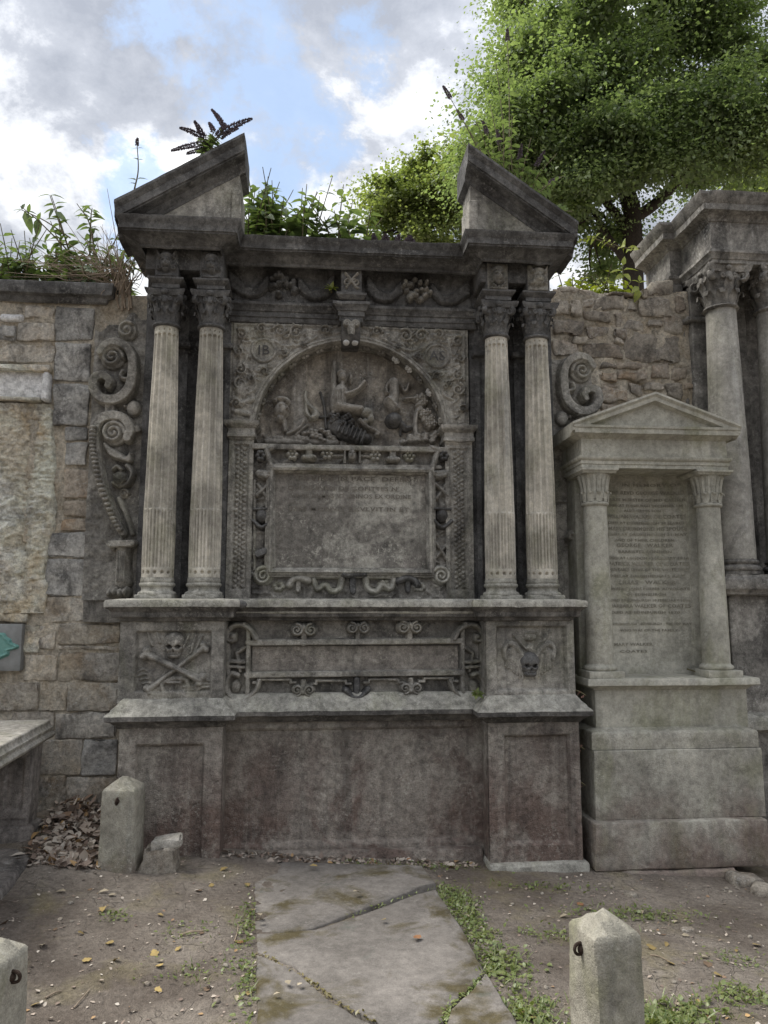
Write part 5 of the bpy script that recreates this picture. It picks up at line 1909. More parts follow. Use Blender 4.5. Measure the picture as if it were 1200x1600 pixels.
# framed old tablet
tx0, tz1 = P(-140, 572, YW)
tx1, tz0 = P(80, 628, YW)
box('tablet_field', tx0, tx1 - 0.01, YW - 0.03, YW + 0.06, tz0 + 0.01, tz1 - 0.02, S_WHITE, WALL, b=0.01, amp=0.006)
box('tablet_hood', tx0, tx1 + 0.005, YW - 0.09, YW + 0.05, tz1 - 0.035, tz1 + 0.012, S_ERODED, WALL, b=0.012, amp=0.007)
box('tablet_foot', tx0, tx1 - 0.06, YW - 0.07, YW + 0.05, tz0 - 0.012, tz0 + 0.018, S_ERODED, WALL, b=0.012, amp=0.007)
box('tablet_jamb', tx1 - 0.05, tx1, YW - 0.08, YW + 0.05, tz0 - 0.008, tz1 - 0.037, S_WHITE, WALL, b=0.012, amp=0.006)

# bronze plaque on its slab
PLQ = thing('wall_plaque', (-2.2, 5.6, 1.15), 'green bronze cartouche fixed to a grey stone slab on the left wall', 'plaque')
qx0, qz1 = P(-60, 975, 5.58)
qx1, qz0 = P(33, 1048, 5.58)
box('backing_slab', qx0, qx1, 5.555, 5.66, qz0, qz1, S_SLATE, PLQ, b=0.004, amp=0.0015)


def cart(r):
    a = np.linspace(0, 2 * math.pi, 60)
    cx, cz = P(-14, 1010, 5.55)
    ang = np.arctan2(r.Z - cz, (r.X - cx) * 0.55)
    rad = np.hypot((r.X - cx) * 0.55, r.Z - cz)
    lim = 0.088 + 0.009 * np.cos(6 * ang) + 0.006 * np.cos(10 * ang + 0.6)
    k = np.clip((lim - rad) / 0.006, 0, 1)
    r.H = np.maximum(r.H, k * (0.014 + 0.006 * np.clip(1 - np.abs(lim - rad - 0.012) / 0.008, 0, 1)))


r = Rel(qx0, qx1 - 0.01, qz0 + 0.02, qz1 - 0.02, 0.004)
cart(r)
r.rough(0.002, 30, 3, 3, (r.H > 0.003).astype(float))
r.mesh('bronze_cartouche', 5.553, COPPER, PLQ, keep=0.001)

# ------------------------------------------------------------------ right rubble wall
RW = thing('rubble_wall', (2.5, 5.9, -0.1), 'rough rubble wall with plants on top between the monument and the columned tomb at right', 'wall')
YR = 5.80
r = Rel(1.80, 3.10, 2.3, 4.30, 0.012)
r.rough(0.03, 9, 4, 140)
top = 4.20 + 0.03 * np.sin(r.X * 7) + 0.02 * np.sin(r.X * 19)
r.mesh('mortar_face', YR - 0.010, S_MORTAR, RW, mask=r.Z < top)
box('wall_core', 1.78, 3.3, YR + 0.07, 6.3, -0.3, 4.15, S_MORTAR, RW, seg=0.2, amp=0.02)


def rz_(x, y):
    return 860 + x / 5.159, 350 + y / 5.159


RS = [(60, 440, 512, 590, 0), (440, 720, 560, 600, 0), (350, 590, 600, 715, 0), (600, 700, 605, 720, 0), (700, 960, 604, 765, 0), (250, 490, 712, 800, 0), (20, 150, 612, 745, 0), (152, 245, 620, 760, 0), (250, 345, 600, 705, 0),
      (500, 565, 725, 840, 0), (570, 762, 770, 880, 0), (780, 910, 768, 850, 0), (20, 265, 778, 912, 0), (280, 485, 828, 925, 0), (490, 612, 846, 930, 0), (510, 580, 932, 985, 0), (910, 1060, 735, 900, 0), (180, 295, 915, 985, 0),
      (10, 225, 950, 1085, 0), (240, 560, 958, 1096, 0), (575, 1050, 885, 1108, 0), (380, 520, 1128, 1180, 0), (380, 520, 1185, 1275, 1), (530, 800, 1118, 1190, 1), (530, 760, 1194, 1275, 1), (800, 960, 1128, 1250, 1), (962, 1095, 1150, 1262, 1),
      (380, 612, 1330, 1442, 1), (615, 740, 1290, 1400, 0), (742, 905, 1296, 1362, 0), (380, 520, 1280, 1326, 1), (910, 1060, 1290, 1420, 0), (1060, 1130, 1270, 1340, 1), (60, 270, 1100, 1200, 0), (620, 760, 1400, 1500, 0), (380, 600, 1446, 1540, 1),
      (780, 1010, 460, 600, 0), (720, 790, 520, 600, 0), (1000, 1080, 600, 735, 0)]
for k, (a, b, c, d, w) in enumerate(RS):
    p, q = rz_(a, c), rz_(b, d)
    wallstone(p[0], q[0], p[1], q[1], S_RUBW if w else S_RUB, Y=YR, proud=0.022 + 0.03 * ((k * 37) % 10) / 10, b=0.016, amp=0.018, parent=RW, seed=80 + k, warp=0.035, shear=((k * 13) % 7 - 3) * 0.02)

# ------------------------------------------------------------------ pale pedimented tomb
TB = thing('pedimented_tomb', (2.42, 5.3, -0.1), 'pale grey stone tomb with small triangular pediment, two plain columns and a long inscription', 'tomb')
box('base_block', 1.83, 3.025, 5.0, 5.75, -0.095, 0.205, S_WBASE, TB, b=0.010, amp=0.0035, seed=1)
box('lower_die', 1.868, 3.05, 5.06, 5.75, 0.203, 0.652, S_WBASE, TB, b=0.006, amp=0.003, seed=2)
V, F = sweep([(1.862, 5.75), (1.862, 5.075), (3.038, 5.075), (3.038, 5.75)], [(-0.03, 0.654), (0.0, 0.656), (0.0, 0.755), (-0.008, 0.768), (-0.075, 0.79), (-0.2, 0.795)], 0.05, 0.003, 4)
mk('plinth_course', V, F, S_WBASE, TB, True, 40)
box('upper_die', 1.925, 3.02, 5.155, 5.75, 0.775, 1.06, S_WALK, TB, b=0.006, amp=0.002, seed=3)
V, F = sweep([(1.925, 5.75), (1.925, 5.155), (3.02, 5.155), (3.02, 5.75)], [(-0.02, 1.035), (0.0, 1.036), (0.012, 1.045), (0.02, 1.058), (0.04, 1.066), (0.062, 1.07), (0.066, 1.074), (0.066, 1.112), (0.06, 1.120), (-0.35, 1.123)], 0.05, 0.0025, 5)
mk('ledge', V, F, S_WALK, TB, True, 40)
box('footing', 1.98, 2.80, 4.97, 5.3, -0.28, -0.10, S_WBASE, TB, b=0.03, amp=0.012, seed=6)
wallx = [2.002, 2.853]
YQ = 5.235
tb_cols = []
for k, x in enumerate(wallx):
    pr = [(0.094 - 0.012 * max(0, t - 0.2) / 0.8, 1.215 + (2.325 - 1.215) * t) for t in np.linspace(0, 1, 14)]
    pr = [(0.094, 1.205)] + pr + [(0.092, 2.328), (0.097, 2.336), (0.098, 2.345), (0.092, 2.352), (0.083, 2.355)]
    V, F = lathe(pr, 48)
    c = mk('column', jitter(V, 0.0015, 6, 3, k) + np.array([x, YQ, 0]), F, S_WALK, TB, True, 50)
    c['label'] = ['left plain column', 'right plain column'][k]
    V, F = lathe([(0.112, 1.165)] + [(0.098 + 0.018 * math.sin(a), 1.185 - 0.018 * math.cos(a)) for a in np.linspace(0.4, math.pi - 0.2, 7)] + [(0.098, 1.208), (0.093, 1.215)], 40)
    V, F = merge([(V + np.array([x, YQ, 0]), F), rbox(x - 0.125, x + 0.125, YQ - 0.125, YQ + 0.125, 1.118, 1.168, 0.004, 0.06, 0.002, k)])
    mk('column_base', V, F, S_WALK, c, True, 50)
    parts = [lathe([(0.083, 2.35), (0.085, 2.42), (0.090, 2.47), (0.102, 2.53), (0.112, 2.548), (0.112, 2.555)], 40)]
    for q in range(16):
        V, F = leafstrip(0.17, 0.015, 0.022, 0.004, 0.086)
        V[:, 2] += 2.375
        parts.append((rotz(V, q * math.pi / 8), F))
    for q in range(10):
        V, F = leafstrip(0.075, 0.024, 0.012, 0.011, 0.090)
        V[:, 2] += 2.352
        parts.append((rotz(V, (q + 0.5) * math.pi / 5), F))
    V, F = merge(parts)
    mk('capital', jitter(V, 0.0015, 20, 2, k) + np.array([x, YQ, 0]), F, S_WALK, c, True, 60)
    V, F = sweep([(x - 0.118, 5.46), (x - 0.118, YQ - 0.118), (x + 0.118, YQ - 0.118), (x + 0.118, 5.46)], [(-0.05, 2.552), (0.0, 2.553), (0.006, 2.565), (0.016, 2.572), (0.016, 2.586), (-0.1, 2.588)], 0.05, 0.0015, 7)
    mk('abacus', V, F, S_WALK, c, True, 40)
# back with concave niche
NX0, NX1, NZ0, NZ1 = 2.085, 2.775, 1.12, 2.62


def niche_y(X):
    t = (np.asarray(X, float) - (NX0 + NX1) / 2) / ((NX1 - NX0) / 2)
    return 5.375 + 0.075 * np.sqrt(np.clip(1 - t * t * 0.985, 0, 1))


r = Rel(NX0, NX1, NZ0, NZ1, 0.012)
r.rough(0.004, 10, 4, 150)
V = np.stack([r.X.ravel(), niche_y(r.X.ravel()) - r.H.ravel(), r.Z.ravel()], 1)
nx, nz = r.X.shape
i = np.arange(nx * nz).reshape(nx, nz)
F = np.stack([i[:-1, :-1].ravel(), i[1:, :-1].ravel(), i[1:, 1:].ravel(), i[:-1, 1:].ravel()], 1)
niche = mk('inscription_niche', V, F, S_WALK, TB, True, 180)
for (a, b) in ((1.905, NX0 + 0.004), (NX1 - 0.004, 2.95)):
    box('back_pier', a, b, 5.372, 5.75, 1.115, 2.60, S_WALK, TB, b=0.006, amp=0.002)
box('back_slab', 1.95, 2.92, 5.56, 5.78, 1.0, 2.62, S_WALK, TB, seg=0.3)
path = [(1.875, 5.76), (1.875, 5.125), (2.965, 5.125), (2.965, 5.76)]
V, F = sweep(path, [(-0.20, 2.589), (0.0, 2.590), (0.0, 2.615), (0.006, 2.618), (0.006, 2.642), (0.014, 2.646), (0.022, 2.658), (0.022, 2.672), (-0.004, 2.676), (-0.004, 2.80), (0.01, 2.806), (0.03, 2.82), (0.05, 2.826), (0.062, 2.83), (0.064, 2.862), (0.072, 2.868), (0.074, 2.885), (-0.2, 2.888)], 0.05, 0.0022, 8)
mk('entablature', V, F, S_WALK, TB, True, 40)
box('soffit', 1.90, 2.94, 5.32, 5.70, 2.592, 2.70, S_WALK, TB, seg=0.3)
PXA, PZA = 2.412, 3.135
pprof = [(-0.55, 0.0), (0.080, 0.0), (0.082, 0.016), (0.074, 0.026), (0.066, 0.034), (0.064, 0.062), (0.05, 0.066), (0.02, 0.078), (0.006, 0.092), (-0.55, 0.094)]


def prake(xe, ze, xp, zp, seed):
    o = rake('raking_cornice', xe, ze, xp, zp, pprof, 5.125, S_WALK, 0.0022, seed)
    put(o, TB)
    return o


prake(1.795, 2.905, PXA, PZA, 5)
prake(3.035, 2.905, PXA, PZA, 6)
V = [(1.9, 5.105, 2.885), (2.93, 5.105, 2.885), (PXA, 5.105, PZA - 0.07), (1.9, 5.7, 2.885), (2.93, 5.7, 2.885), (PXA, 5.7, PZA - 0.07)]
mk('pediment_field', V, [(0, 1, 2), (5, 4, 3), (0, 2, 5, 3), (1, 4, 5, 2), (0, 3, 4, 1)], S_WALK, TB, False)
INK2 = lettermat('faded_incised_letter', (0.40, 0.38, 0.31), (0.20, 0.19, 0.155), 0.50)
NL = [(758, 'IN MEMORY OF', 0.040, 972, 1060), (770, 'THE REVD GEORGE WALKER', 0.046, 950, 1080), (781, 'LATE MINISTER OF MID CALDER', 0.036, 952, 1085), (790, 'DIED AT EDINBURGH DECEMBER 1801', 0.032, 950, 1085), (798, 'ALSO OF HIS SON', 0.032, 975, 1032),
      (807, 'WILLIAM WALKER OF COATES', 0.046, 947, 1078), (817, 'DIED AT DRUMSHEUGH 28 MARCH', 0.032, 949, 1070), (826, 'MARY DRUMMOND HIS SPOUSE', 0.046, 950, 1078), (835, 'DIED AT DRUMSHEUGH 31 MAY', 0.032, 949, 1074), (844, 'AND OF THEIR CHILDREN', 0.034, 960, 1052),
      (852, 'GEORGE   WALKER', 0.046, 963, 1050), (862, 'BARRISTER LONDON', 0.034, 966, 1048), (872, 'DIED AT LONDON 12 JANUARY 1814', 0.032, 950, 1082), (881, 'PATRICK WALKER OF COATES', 0.046, 950, 1082), (890, 'HERITABLE USHER OF THE WHITE ROD', 0.034, 950, 1082), (900, 'DIED AT DRUMSHEUGH 5 JULY', 0.032, 951, 1066),
      (910, 'LILIAS   WALKER', 0.046, 967, 1054), (920, 'WIFE OF JAMES FORBES  ADVOCATE', 0.032, 953, 1084), (929, 'OF EDINBURGH', 0.032, 979, 1040), (938, 'DIED AT EDINBURGH 10 FEBRUARY 1836', 0.032, 953, 1086), (947, 'BARBARA WALKER OF COATES', 0.044, 952, 1082), (957, 'DIED AT EDINBURGH 1870', 0.032, 954, 1060),
      (975, 'DRUMSHEUGH   EDINBURGH   THE  OF MAY', 0.030, 956, 1090), (985, 'WHO WAS OF THE FAMILY', 0.030, 968, 1058), (1007, 'MARY WALKER', 0.036, 958, 1020), (1018, 'COATES', 0.030, 968, 1012)]
for (py, tx, sz, x0, x1) in NL:
    a, z = P(x0, py, 5.44)
    b, _ = P(x1, py, 5.44)
    a = max(a, NX0 + 0.02)
    b = min(b, NX1 - 0.01)
    text_mesh('inscription', tx, sz * 0.82, (a + b) / 2, z, 5.5, INK2, niche, width=b - a, thick=0.006, bend=niche_y)

# ------------------------------------------------------------------ neighbouring columned tomb at the right edge
NB = thing('columned_tomb', (3.7, 5.7, -0.1), 'tall dark tomb with plain round columns and heavy cornice at the right edge', 'tomb')
box('back_wall', 3.02, 4.7, 5.86, 6.4, -0.2, 4.79, S_NEIGH, NB, seg=0.15, amp=0.005)
box('side_pier', 2.955, 3.055, 5.80, 6.4, 1.8, 4.30, S_NEIGH, NB, b=0.012, amp=0.008)
box('corner_pilaster', 3.075, 3.20, 5.74, 5.88, 1.85, 4.26, S_NEIGH, NB, b=0.01, amp=0.005)
box('pilaster_band', 3.02, 3.22, 5.70, 5.90, 3.94, 3.98, S_NEIGH, NB, b=0.01)
box('respond_pilaster', 3.36, 3.56, 5.76, 5.88, 1.85, 4.26, S_NEIGH, NB, b=0.01, amp=0.005)
NC = [3.205, 3.635, 4.3]
CAPN, ABN = capital_parts(0.112, 0.145, 0.335, 0.185, 8, 0.006)
for k, x in enumerate(NC):
    pr = [(0.150 - 0.038 * t ** 1.3, 1.965 + (3.95 - 1.965) * t) for t in np.linspace(0, 1, 18)]
    V, F = lathe(pr, 48)
    c = mk('column', jitter(V, 0.003, 5, 3, 30) + np.array([0, 0, 0]), F, S_NCOL, None, True, 60) if k == 0 else tb0[0].copy()
    if k == 0:
        V, F = lathe([(0.17, 1.85), (0.175, 1.87)] + [(0.16 + 0.022 * math.sin(a), 1.895 - 0.022 * math.cos(a)) for a in np.linspace(0.3, math.pi, 7)] + [(0.152, 1.925)] + [(0.15 + 0.016 * math.sin(a), 1.945 - 0.016 * math.cos(a)) for a in np.linspace(0.2, math.pi, 6)] + [(0.15, 1.968)], 40)
        bb_ = mk('column_base', jitter(V, 0.004, 12, 3, 2), F, S_NEIGH, None, True, 50)
        cc_ = mk('capital', CAPN[0] + np.array([0, 0, 3.945]), CAPN[1], S_NEIGH, None, True, 60)
        ab_ = mk('abacus', ABN[0] + np.array([0, 0, 3.945]), ABN[1], S_NEIGH, None, True, 50)
        tb0 = (c, bb_, cc_, ab_)
        objs = list(tb0)
    else:
        objs = [c] + [o.copy() for o in tb0[1:]]
        for o in objs:
            COL.objects.link(o)
    for o in objs:
        o.parent = None
        o.location = (x, 5.52, 0)
    put(objs[0], NB)
    for o in objs[1:]:
        put(o, objs[0])
epath = [(2.965, 6.30), (2.965, 5.84), (3.06, 5.84), (3.06, 5.345), (4.7, 5.345)]
V, F = sweep(epath, [(-0.15, 4.275), (0.0, 4.276), (0.0, 4.305), (0.008, 4.308), (0.016, 4.33), (0.03, 4.345), (0.036, 4.35), (0.036, 4.372), (0.0, 4.378), (0.0, 4.61), (0.012, 4.615), (0.022, 4.64), (0.04, 4.65), (0.085, 4.662), (0.098, 4.665), (0.10, 4.715), (0.108, 4.722), (0.118, 4.748), (0.136, 4.772), (0.14, 4.80), (0.05, 4.82), (-0.4, 4.83)], 0.05, 0.005, 9)
mk('entablature', V, F, S_NEIGH, NB, True, 40)
box('entablature_core', 3.09, 4.7, 5.38, 6.4, 4.28, 4.81, S_NEIGH, NB, seg=0.2)
box('blocking_course', 3.13, 4.7, 5.75, 6.4, 4.80, 4.93, S_NEIGH, NB, b=0.015, amp=0.006)
V, F = sweep([(3.03, 6.2), (3.03, 5.345), (4.7, 5.345)], [(-0.04, 1.69), (0.0, 1.70), (0.01, 1.725), (0.03, 1.735), (0.035, 1.745), (0.035, 1.80), (0.028, 1.825), (0.012, 1.835), (0.012, 1.85), (-0.4, 1.855)], 0.04, 0.006, 11)
mk('pedestal_ledge', V, F, S_NEIGH, NB, True, 45)
box('pedestal_die', 3.085, 4.7, 5.43, 6.2, 0.80, 1.71, S_NEIGH, NB, b=0.012, amp=0.007)
V, F = sweep([(3.08, 6.2), (3.08, 5.40), (4.7, 5.40)], [(-0.03, 0.70), (0.02, 0.71), (0.06, 0.73), (0.06, 0.78), (0.03, 0.82), (-0.1, 0.86)], 0.05, 0.01, 12)
mk('lower_ledge', V, F, S_LEDGE, NB, True, 45)
box('lower_plinth', 3.10, 4.7, 5.42, 6.2, -0.3, 0.72, S_NEIGH, NB, b=0.012, amp=0.008)

# ------------------------------------------------------------------ table tomb at the left
TT = thing('table_tomb', (-2.15, 4.6, 0.0), 'grey table tomb with moulded slab on panelled legs at the left edge', 'tomb')
sp = [(-2.62, 3.55), (-1.60, 3.55), (-1.735, 5.43), (-2.70, 5.43)]
sp = sp[::-1]
prof = [(-0.10, 0.735), (-0.035, 0.738), (-0.012, 0.742), (0.0, 0.752), (0.004, 0.766), (-0.004, 0.780), (-0.016, 0.784), (-0.018, 0.792), (-0.012, 0.80), (-0.012, 0.812), (-0.022, 0.818), (-0.03, 0.834), (-0.03, 0.85), (-0.036, 0.856)]


def loopsweep(pts, prof, seg=0.04, amp=0.003, seed=0):
    pts = [np.array(p, float) for p in pts]
    n = len(pts)
    V, F = [], []
    pr = refine(prof)
    m = len(pr)
    rings = []
    for i in range(n):
        a, b, c = pts[i - 1], pts[i], pts[(i + 1) % n]
        d1 = (b - a) / np.linalg.norm(b - a)
        d2 = (c - b) / np.linalg.norm(c - b)
        n1_, n2_ = np.array([d1[1], -d1[0]]), np.array([d2[1], -d2[0]])
        mm = n1_ + n2_
        mm /= mm @ n2_
        rings.append((b, mm))
    full = []
    for i in range(n):
        p0, m0 = rings[i]
        p1, m1 = rings[(i + 1) % n]
        k = max(1, int(np.linalg.norm(p1 - p0) / seg))
        for t in np.arange(k) / k:
            full.append((p0 * (1 - t) + p1 * t, m0 * (1 - t) + m1 * t))
    for p, q in full:
        for (o, z) in pr:
            V.append((p[0] + q[0] * o, p[1] + q[1] * o, z))
    K = len(full)
    for i in range(K):
        for j in range(m - 1):
            F.append((i * m + j, ((i + 1) % K) * m + j, ((i + 1) % K) * m + j + 1, i * m + j + 1))
    F.append(tuple(i * m + m - 1 for i in range(K)))
    F.append(tuple(i * m for i in range(K))[::-1])
    V = jitter(np.array(V), amp, 8, 3, seed)
    return V, F


sp = [(-2.62, 3.55), (-1.60, 3.55), (-1.735, 5.43), (-2.70, 5.43)]
V, F = loopsweep(sp, prof, 0.04, 0.003, 3)
mk('table_slab', V, F, S_TOMB, TT, True, 40)
for (x, y) in ((-1.86, 5.20), (-2.52, 5.20), (-1.76, 3.80), (-2.50, 3.80)):
    V, F = rbox(x - 0.095, x + 0.095, y - 0.09, y + 0.09, 0.18, 0.74, 0.008, 0.05, 0.003, 4)
    V[:, 0] += (0.74 - V[:, 2]) * -0.02
    l = mk('leg', V, F, S_TOMBLEG, TT)
    r = Rel(x - 0.095, x + 0.085, 0.30, 0.70, 0.008)
    r.H[:] = 0.016
    r.rect(x - 0.06, x + 0.055, 0.34, 0.67, 0.015, 0.012, 'sub')
    r.mesh('leg_panel', y - 0.089, S_TOMBLEG, l, sharp=40)
    box('leg_foot', x - 0.13, x + 0.115, y - 0.12, y + 0.12, 0.14, 0.25, S_TOMBLEG, l, b=0.02, amp=0.005)
V, F = loopsweep([(-2.75, 3.3), (-1.53, 3.3), (-1.70, 5.50), (-2.75, 5.50)], [(-0.05, 0.05), (0.0, 0.06), (0.004, 0.12), (-0.008, 0.145), (-0.02, 0.15)], 0.05, 0.006, 5)
mk('base_slab', V, F, S_TOMBLEG, TT, True, 45)
for k in range(9):
    y = 3.3 + k * 0.245
    x = -1.54 - (y - 3.3) * 0.077
    V, F = rbox(x - 0.12, x - 0.012, y + 0.008, y + 0.237, -0.12, 0.055, 0.014, 0.06, 0.006, k)
    mk('footing_stone', V, F, S_TOMB if k % 2 else S_TOMBLEG, TT)

# ------------------------------------------------------------------ bollards
def bollard(x, y, ang, top, side, label, staple_face, seed):
    z0 = gz(x, y) - 0.08
    t = thing('stone_bollard', (x, y, z0 + 0.08), label, 'bollard', 'short stone bollards')
    h = side / 2
    V, F = rbox(-h, h, -h, h, z0, top, 0.012, 0.04, 0.004, seed, 1.5)
    up = V[:, 2] > top - 0.02
    V[:, 0:2] *= (1 + 0.05 * (top - V[:, 2])[:, None] / 0.5)
    # shallow hipped top
    k = np.clip(1 - np.maximum(np.abs(V[:, 0]), np.abs(V[:, 1])) / h, 0, 1)
    V[:, 2] += np.where(up, k * side * 0.36, 0)
    chamf = (np.abs(V[:, 0]) > h * 0.86) & (np.abs(V[:, 1]) > h * 0.86)
    V[chamf, 0] *= 0.965
    V[chamf, 1] *= 0.965
    V = rotz(V, ang) + np.array([x, y, 0])
    mk('post', V, F, S_POST, t, True, 22)
    # iron staple
    d = np.array([math.cos(staple_face), math.sin(staple_face), 0])
    q = np.array([-d[1], d[0], 0])
    c = np.array([x, y, top - 0.055]) + d * h
    pts = [c - d * 0.02 + q * 0.0 + np.array([0, 0, 0.018]), c + d * 0.016 + np.array([0, 0, 0.016]), c + d * 0.028, c + d * 0.016 - np.array([0, 0, 0.016]), c - d * 0.02 - np.array([0, 0, 0.018])]
    V, F = tube(smooth_path(pts, 5), 0.0055, 8)
    mk('iron_staple', jitter(V, 0.002, 40, 2, seed), F, IRON, t)
    V, F = ball(c[0], c[1], c[2] - 0.002, 0.013, 0.013, 0.016)
    mk('lead_plug', jitter(V, 0.004, 40, 2, seed), F, IRON, t)
    return t


bollard(-1.135, 4.86, R(-6), 0.525, 0.205, 'stone bollard with rusty staple standing before the left pedestal', R(-96), 3)
bollard(1.012, 2.70, R(13), 0.50, 0.185, 'stone bollard at the bottom right of the photo, nearest the pale tomb', R(193), 4)
bollard(-1.06, 2.74, R(-14), 0.47, 0.20, 'stone bollard cut off by the bottom left corner of the photo', R(-14), 5)

# loose stones
V, F = rbox(-0.105, 0.105, -0.08, 0.08, -0.03, 0.165, 0.018, 0.05, 0.030, 7)
V[:, 0] *= 1 - (V[:, 2] - 0.05) * 0.8
V[:, 2] *= 0.85
o = mk('loose_stone', V, F, S_RUB, None, True, 22)
o.location = (-0.905, 4.86, gz(-0.905, 4.86))
tag(o, 'squat grey stone block on the ground beside the left bollard', 'stone')
V, F = rbox(-0.085, 0.085, -0.06, 0.06, 0, 0.062, 0.014, 0.035, 0.020, 8)
V[:, 2] += V[:, 0] * 0.12
o = mk('loose_stone', V, F, S_TOMB, None, True, 22)
o.location = (-0.865, 4.85, gz(-0.905, 4.86) + 0.128)
tag(o, 'pale flat stone lying on top of the squat stone block', 'stone')

# ------------------------------------------------------------------ cracked grave slab
SL = thing('grave_slab', (0.25, 4.0, 0.0), 'flat cracked grave slab set in the earth before the monument', 'grave slab')


def slabpiece(pxs, ztop, seed, tilt=(0, 0), extra=None):
    pts = [np.array(G(*p, ztop)) for p in pxs] + ([np.array(e) for e in extra] if extra else [])
    # rough outline
    out = []
    n = len(pts)
    for i in range(n):
        a, b = pts[i], pts[(i + 1) % n]
        k = max(1, int(np.linalg.norm(b - a) / 0.03))
        for t in np.arange(k) / k:
            out.append(a * (1 - t) + b * t)
    out = np.array(out)
    q = np.stack([out[:, 0], out[:, 1], np.zeros(len(out))], 1)
    out = out + np.stack([vnoise(q, 14, 2, seed), vnoise(q, 14, 2, seed + 1)], 1) * 0.007
    c = out.mean(0)
    d = out - c
    L = np.linalg.norm(d, axis=1)[:, None]
    inn = out - d / L * 0.010
    m = len(out)
    V = [(p[0], p[1], -0.12) for p in out] + [(p[0], p[1], ztop - 0.008) for p in out] + [(p[0], p[1], ztop) for p in inn]
    rings = [0.75, 0.5, 0.25]
    for s in rings:
        V += [(c[0] + (p[0] - c[0]) * s, c[1] + (p[1] - c[1]) * s, ztop) for p in inn]
    V.append((c[0], c[1], ztop))
    F = []
    nl = 3 + len(rings)
    for l in range(nl - 1):
        for i in range(m):
            F.append((l * m + i, l * m + (i + 1) % m, (l + 1) * m + (i + 1) % m, (l + 1) * m + i))
    for i in range(m):
        F.append(((nl - 1) * m + i, (nl - 1) * m + (i + 1) % m, nl * m))
    V = np.array(V)
    V[:, 2] += (V[:, 0] - c[0]) * tilt[0] + (V[:, 1] - c[1]) * tilt[1]
    V[:, 2] += np.where(V[:, 2] > -0.05, vnoise(V, 7, 3, seed) * 0.005, 0)
    area = sum(out[i][0] * out[(i + 1) % m][1] - out[(i + 1) % m][0] * out[i][1] for i in range(m))
    if area < 0:
        F = [f[::-1] for f in F]
    return mk('slab_piece', V, F, S_SLAB, SL, True, 50)


slabpiece([(395, 1345), (660, 1352), (680, 1379), (650, 1387), (618, 1400), (585, 1413), (550, 1426), (520, 1438), (490, 1450), (450, 1456), (398, 1458)], 0.018, 1, (0.0, 0.0))
slabpiece([(398, 1459), (452, 1457), (492, 1452), (522, 1442), (552, 1432), (587, 1420), (620, 1408), (652, 1396), (681, 1389), (716, 1440), (757, 1516), (738, 1540), (700, 1572), (692, 1596), (610, 1606), (570, 1588), (524, 1560), (490, 1532), (455, 1506), (400, 1488)], 0.022, 5, (0.0, 0.0))
slabpiece([(400, 1492), (452, 1510), (486, 1537), (520, 1564), (566, 1592), (606, 1610), (640, 1680), (404, 1720)], 0.026, 9, (0.0, 0.0))
slabpiece([(759, 1520), (812, 1602), (846, 1690), (650, 1690), (614, 1611), (696, 1600), (704, 1575), (741, 1543)], 0.024, 13, (0.006, 0.0))

# ------------------------------------------------------------------ leaves and plants
def leaf_array(pos, dirv, up, L, Wd, droop=0.25, fold=0.18, fine=True):
    """many leaves at once: lanceolate blades folded on the midrib"""
    pos = np.asarray(pos, float)
    n = len(pos)
    d = np.asarray(dirv, float)
    d = d / np.maximum(np.linalg.norm(d, axis=1), 1e-9)[:, None]
    u = np.asarray(up, float)
    s = np.cross(d, u)
    ln = np.linalg.norm(s, axis=1)
    bad = ln < 1e-3
    s[bad] = np.array([1.0, 0, 0])
    s = s / np.maximum(np.linalg.norm(s, axis=1), 1e-9)[:, None]
    nrm = np.cross(s, d)
    L = np.broadcast_to(np.asarray(L, float), n)
    Wd = np.broadcast_to(np.asarray(Wd, float), n)
    if fine:
        T = [(0, 0, 0), (-1, .3, fold), (0, .3, 0), (1, .3, fold), (-.8, .65, fold * .7), (0, .65, 0), (.8, .65, fold * .7), (0, 1, 0)]
        F0 = [(0, 2, 1), (0, 3, 2), (1, 2, 5), (1, 5, 4), (2, 3, 6), (2, 6, 5), (4, 5, 7), (5, 6, 7)]
    else:
        T = [(0, 0, 0), (-1, .45, fold), (1, .45, fold), (0, 1, 0)]
        F0 = [(0, 2, 1), (1, 2, 3)]
    V = np.empty((n, len(T), 3))
    for k, (a, b, c) in enumerate(T):
        V[:, k] = pos + s * (a * Wd)[:, None] + d * (b * L)[:, None] + nrm * (c * Wd - droop * b * b * L)[:, None]
    F = (np.array(F0)[None] + (np.arange(n) * len(T))[:, None, None]).reshape(-1, 3)
    return V.reshape(-1, 3), F


def rdir(n, zlo=-1, zhi=1):
    a = rng.uniform(0, 2 * math.pi, n)
    z = rng.uniform(zlo, zhi, n)
    q = np.sqrt(np.clip(1 - z * z, 0, 1))
    return np.stack([q * np.cos(a), q * np.sin(a), z], 1)


def limb(pts, r0, r1, k=6):
    p = np.array(smooth_path(pts, k))
    p = jitter(p, r0 * 0.35, 2.5, 2, 3)
    return tube(p, np.linspace(r0, r1, len(p)), 8)


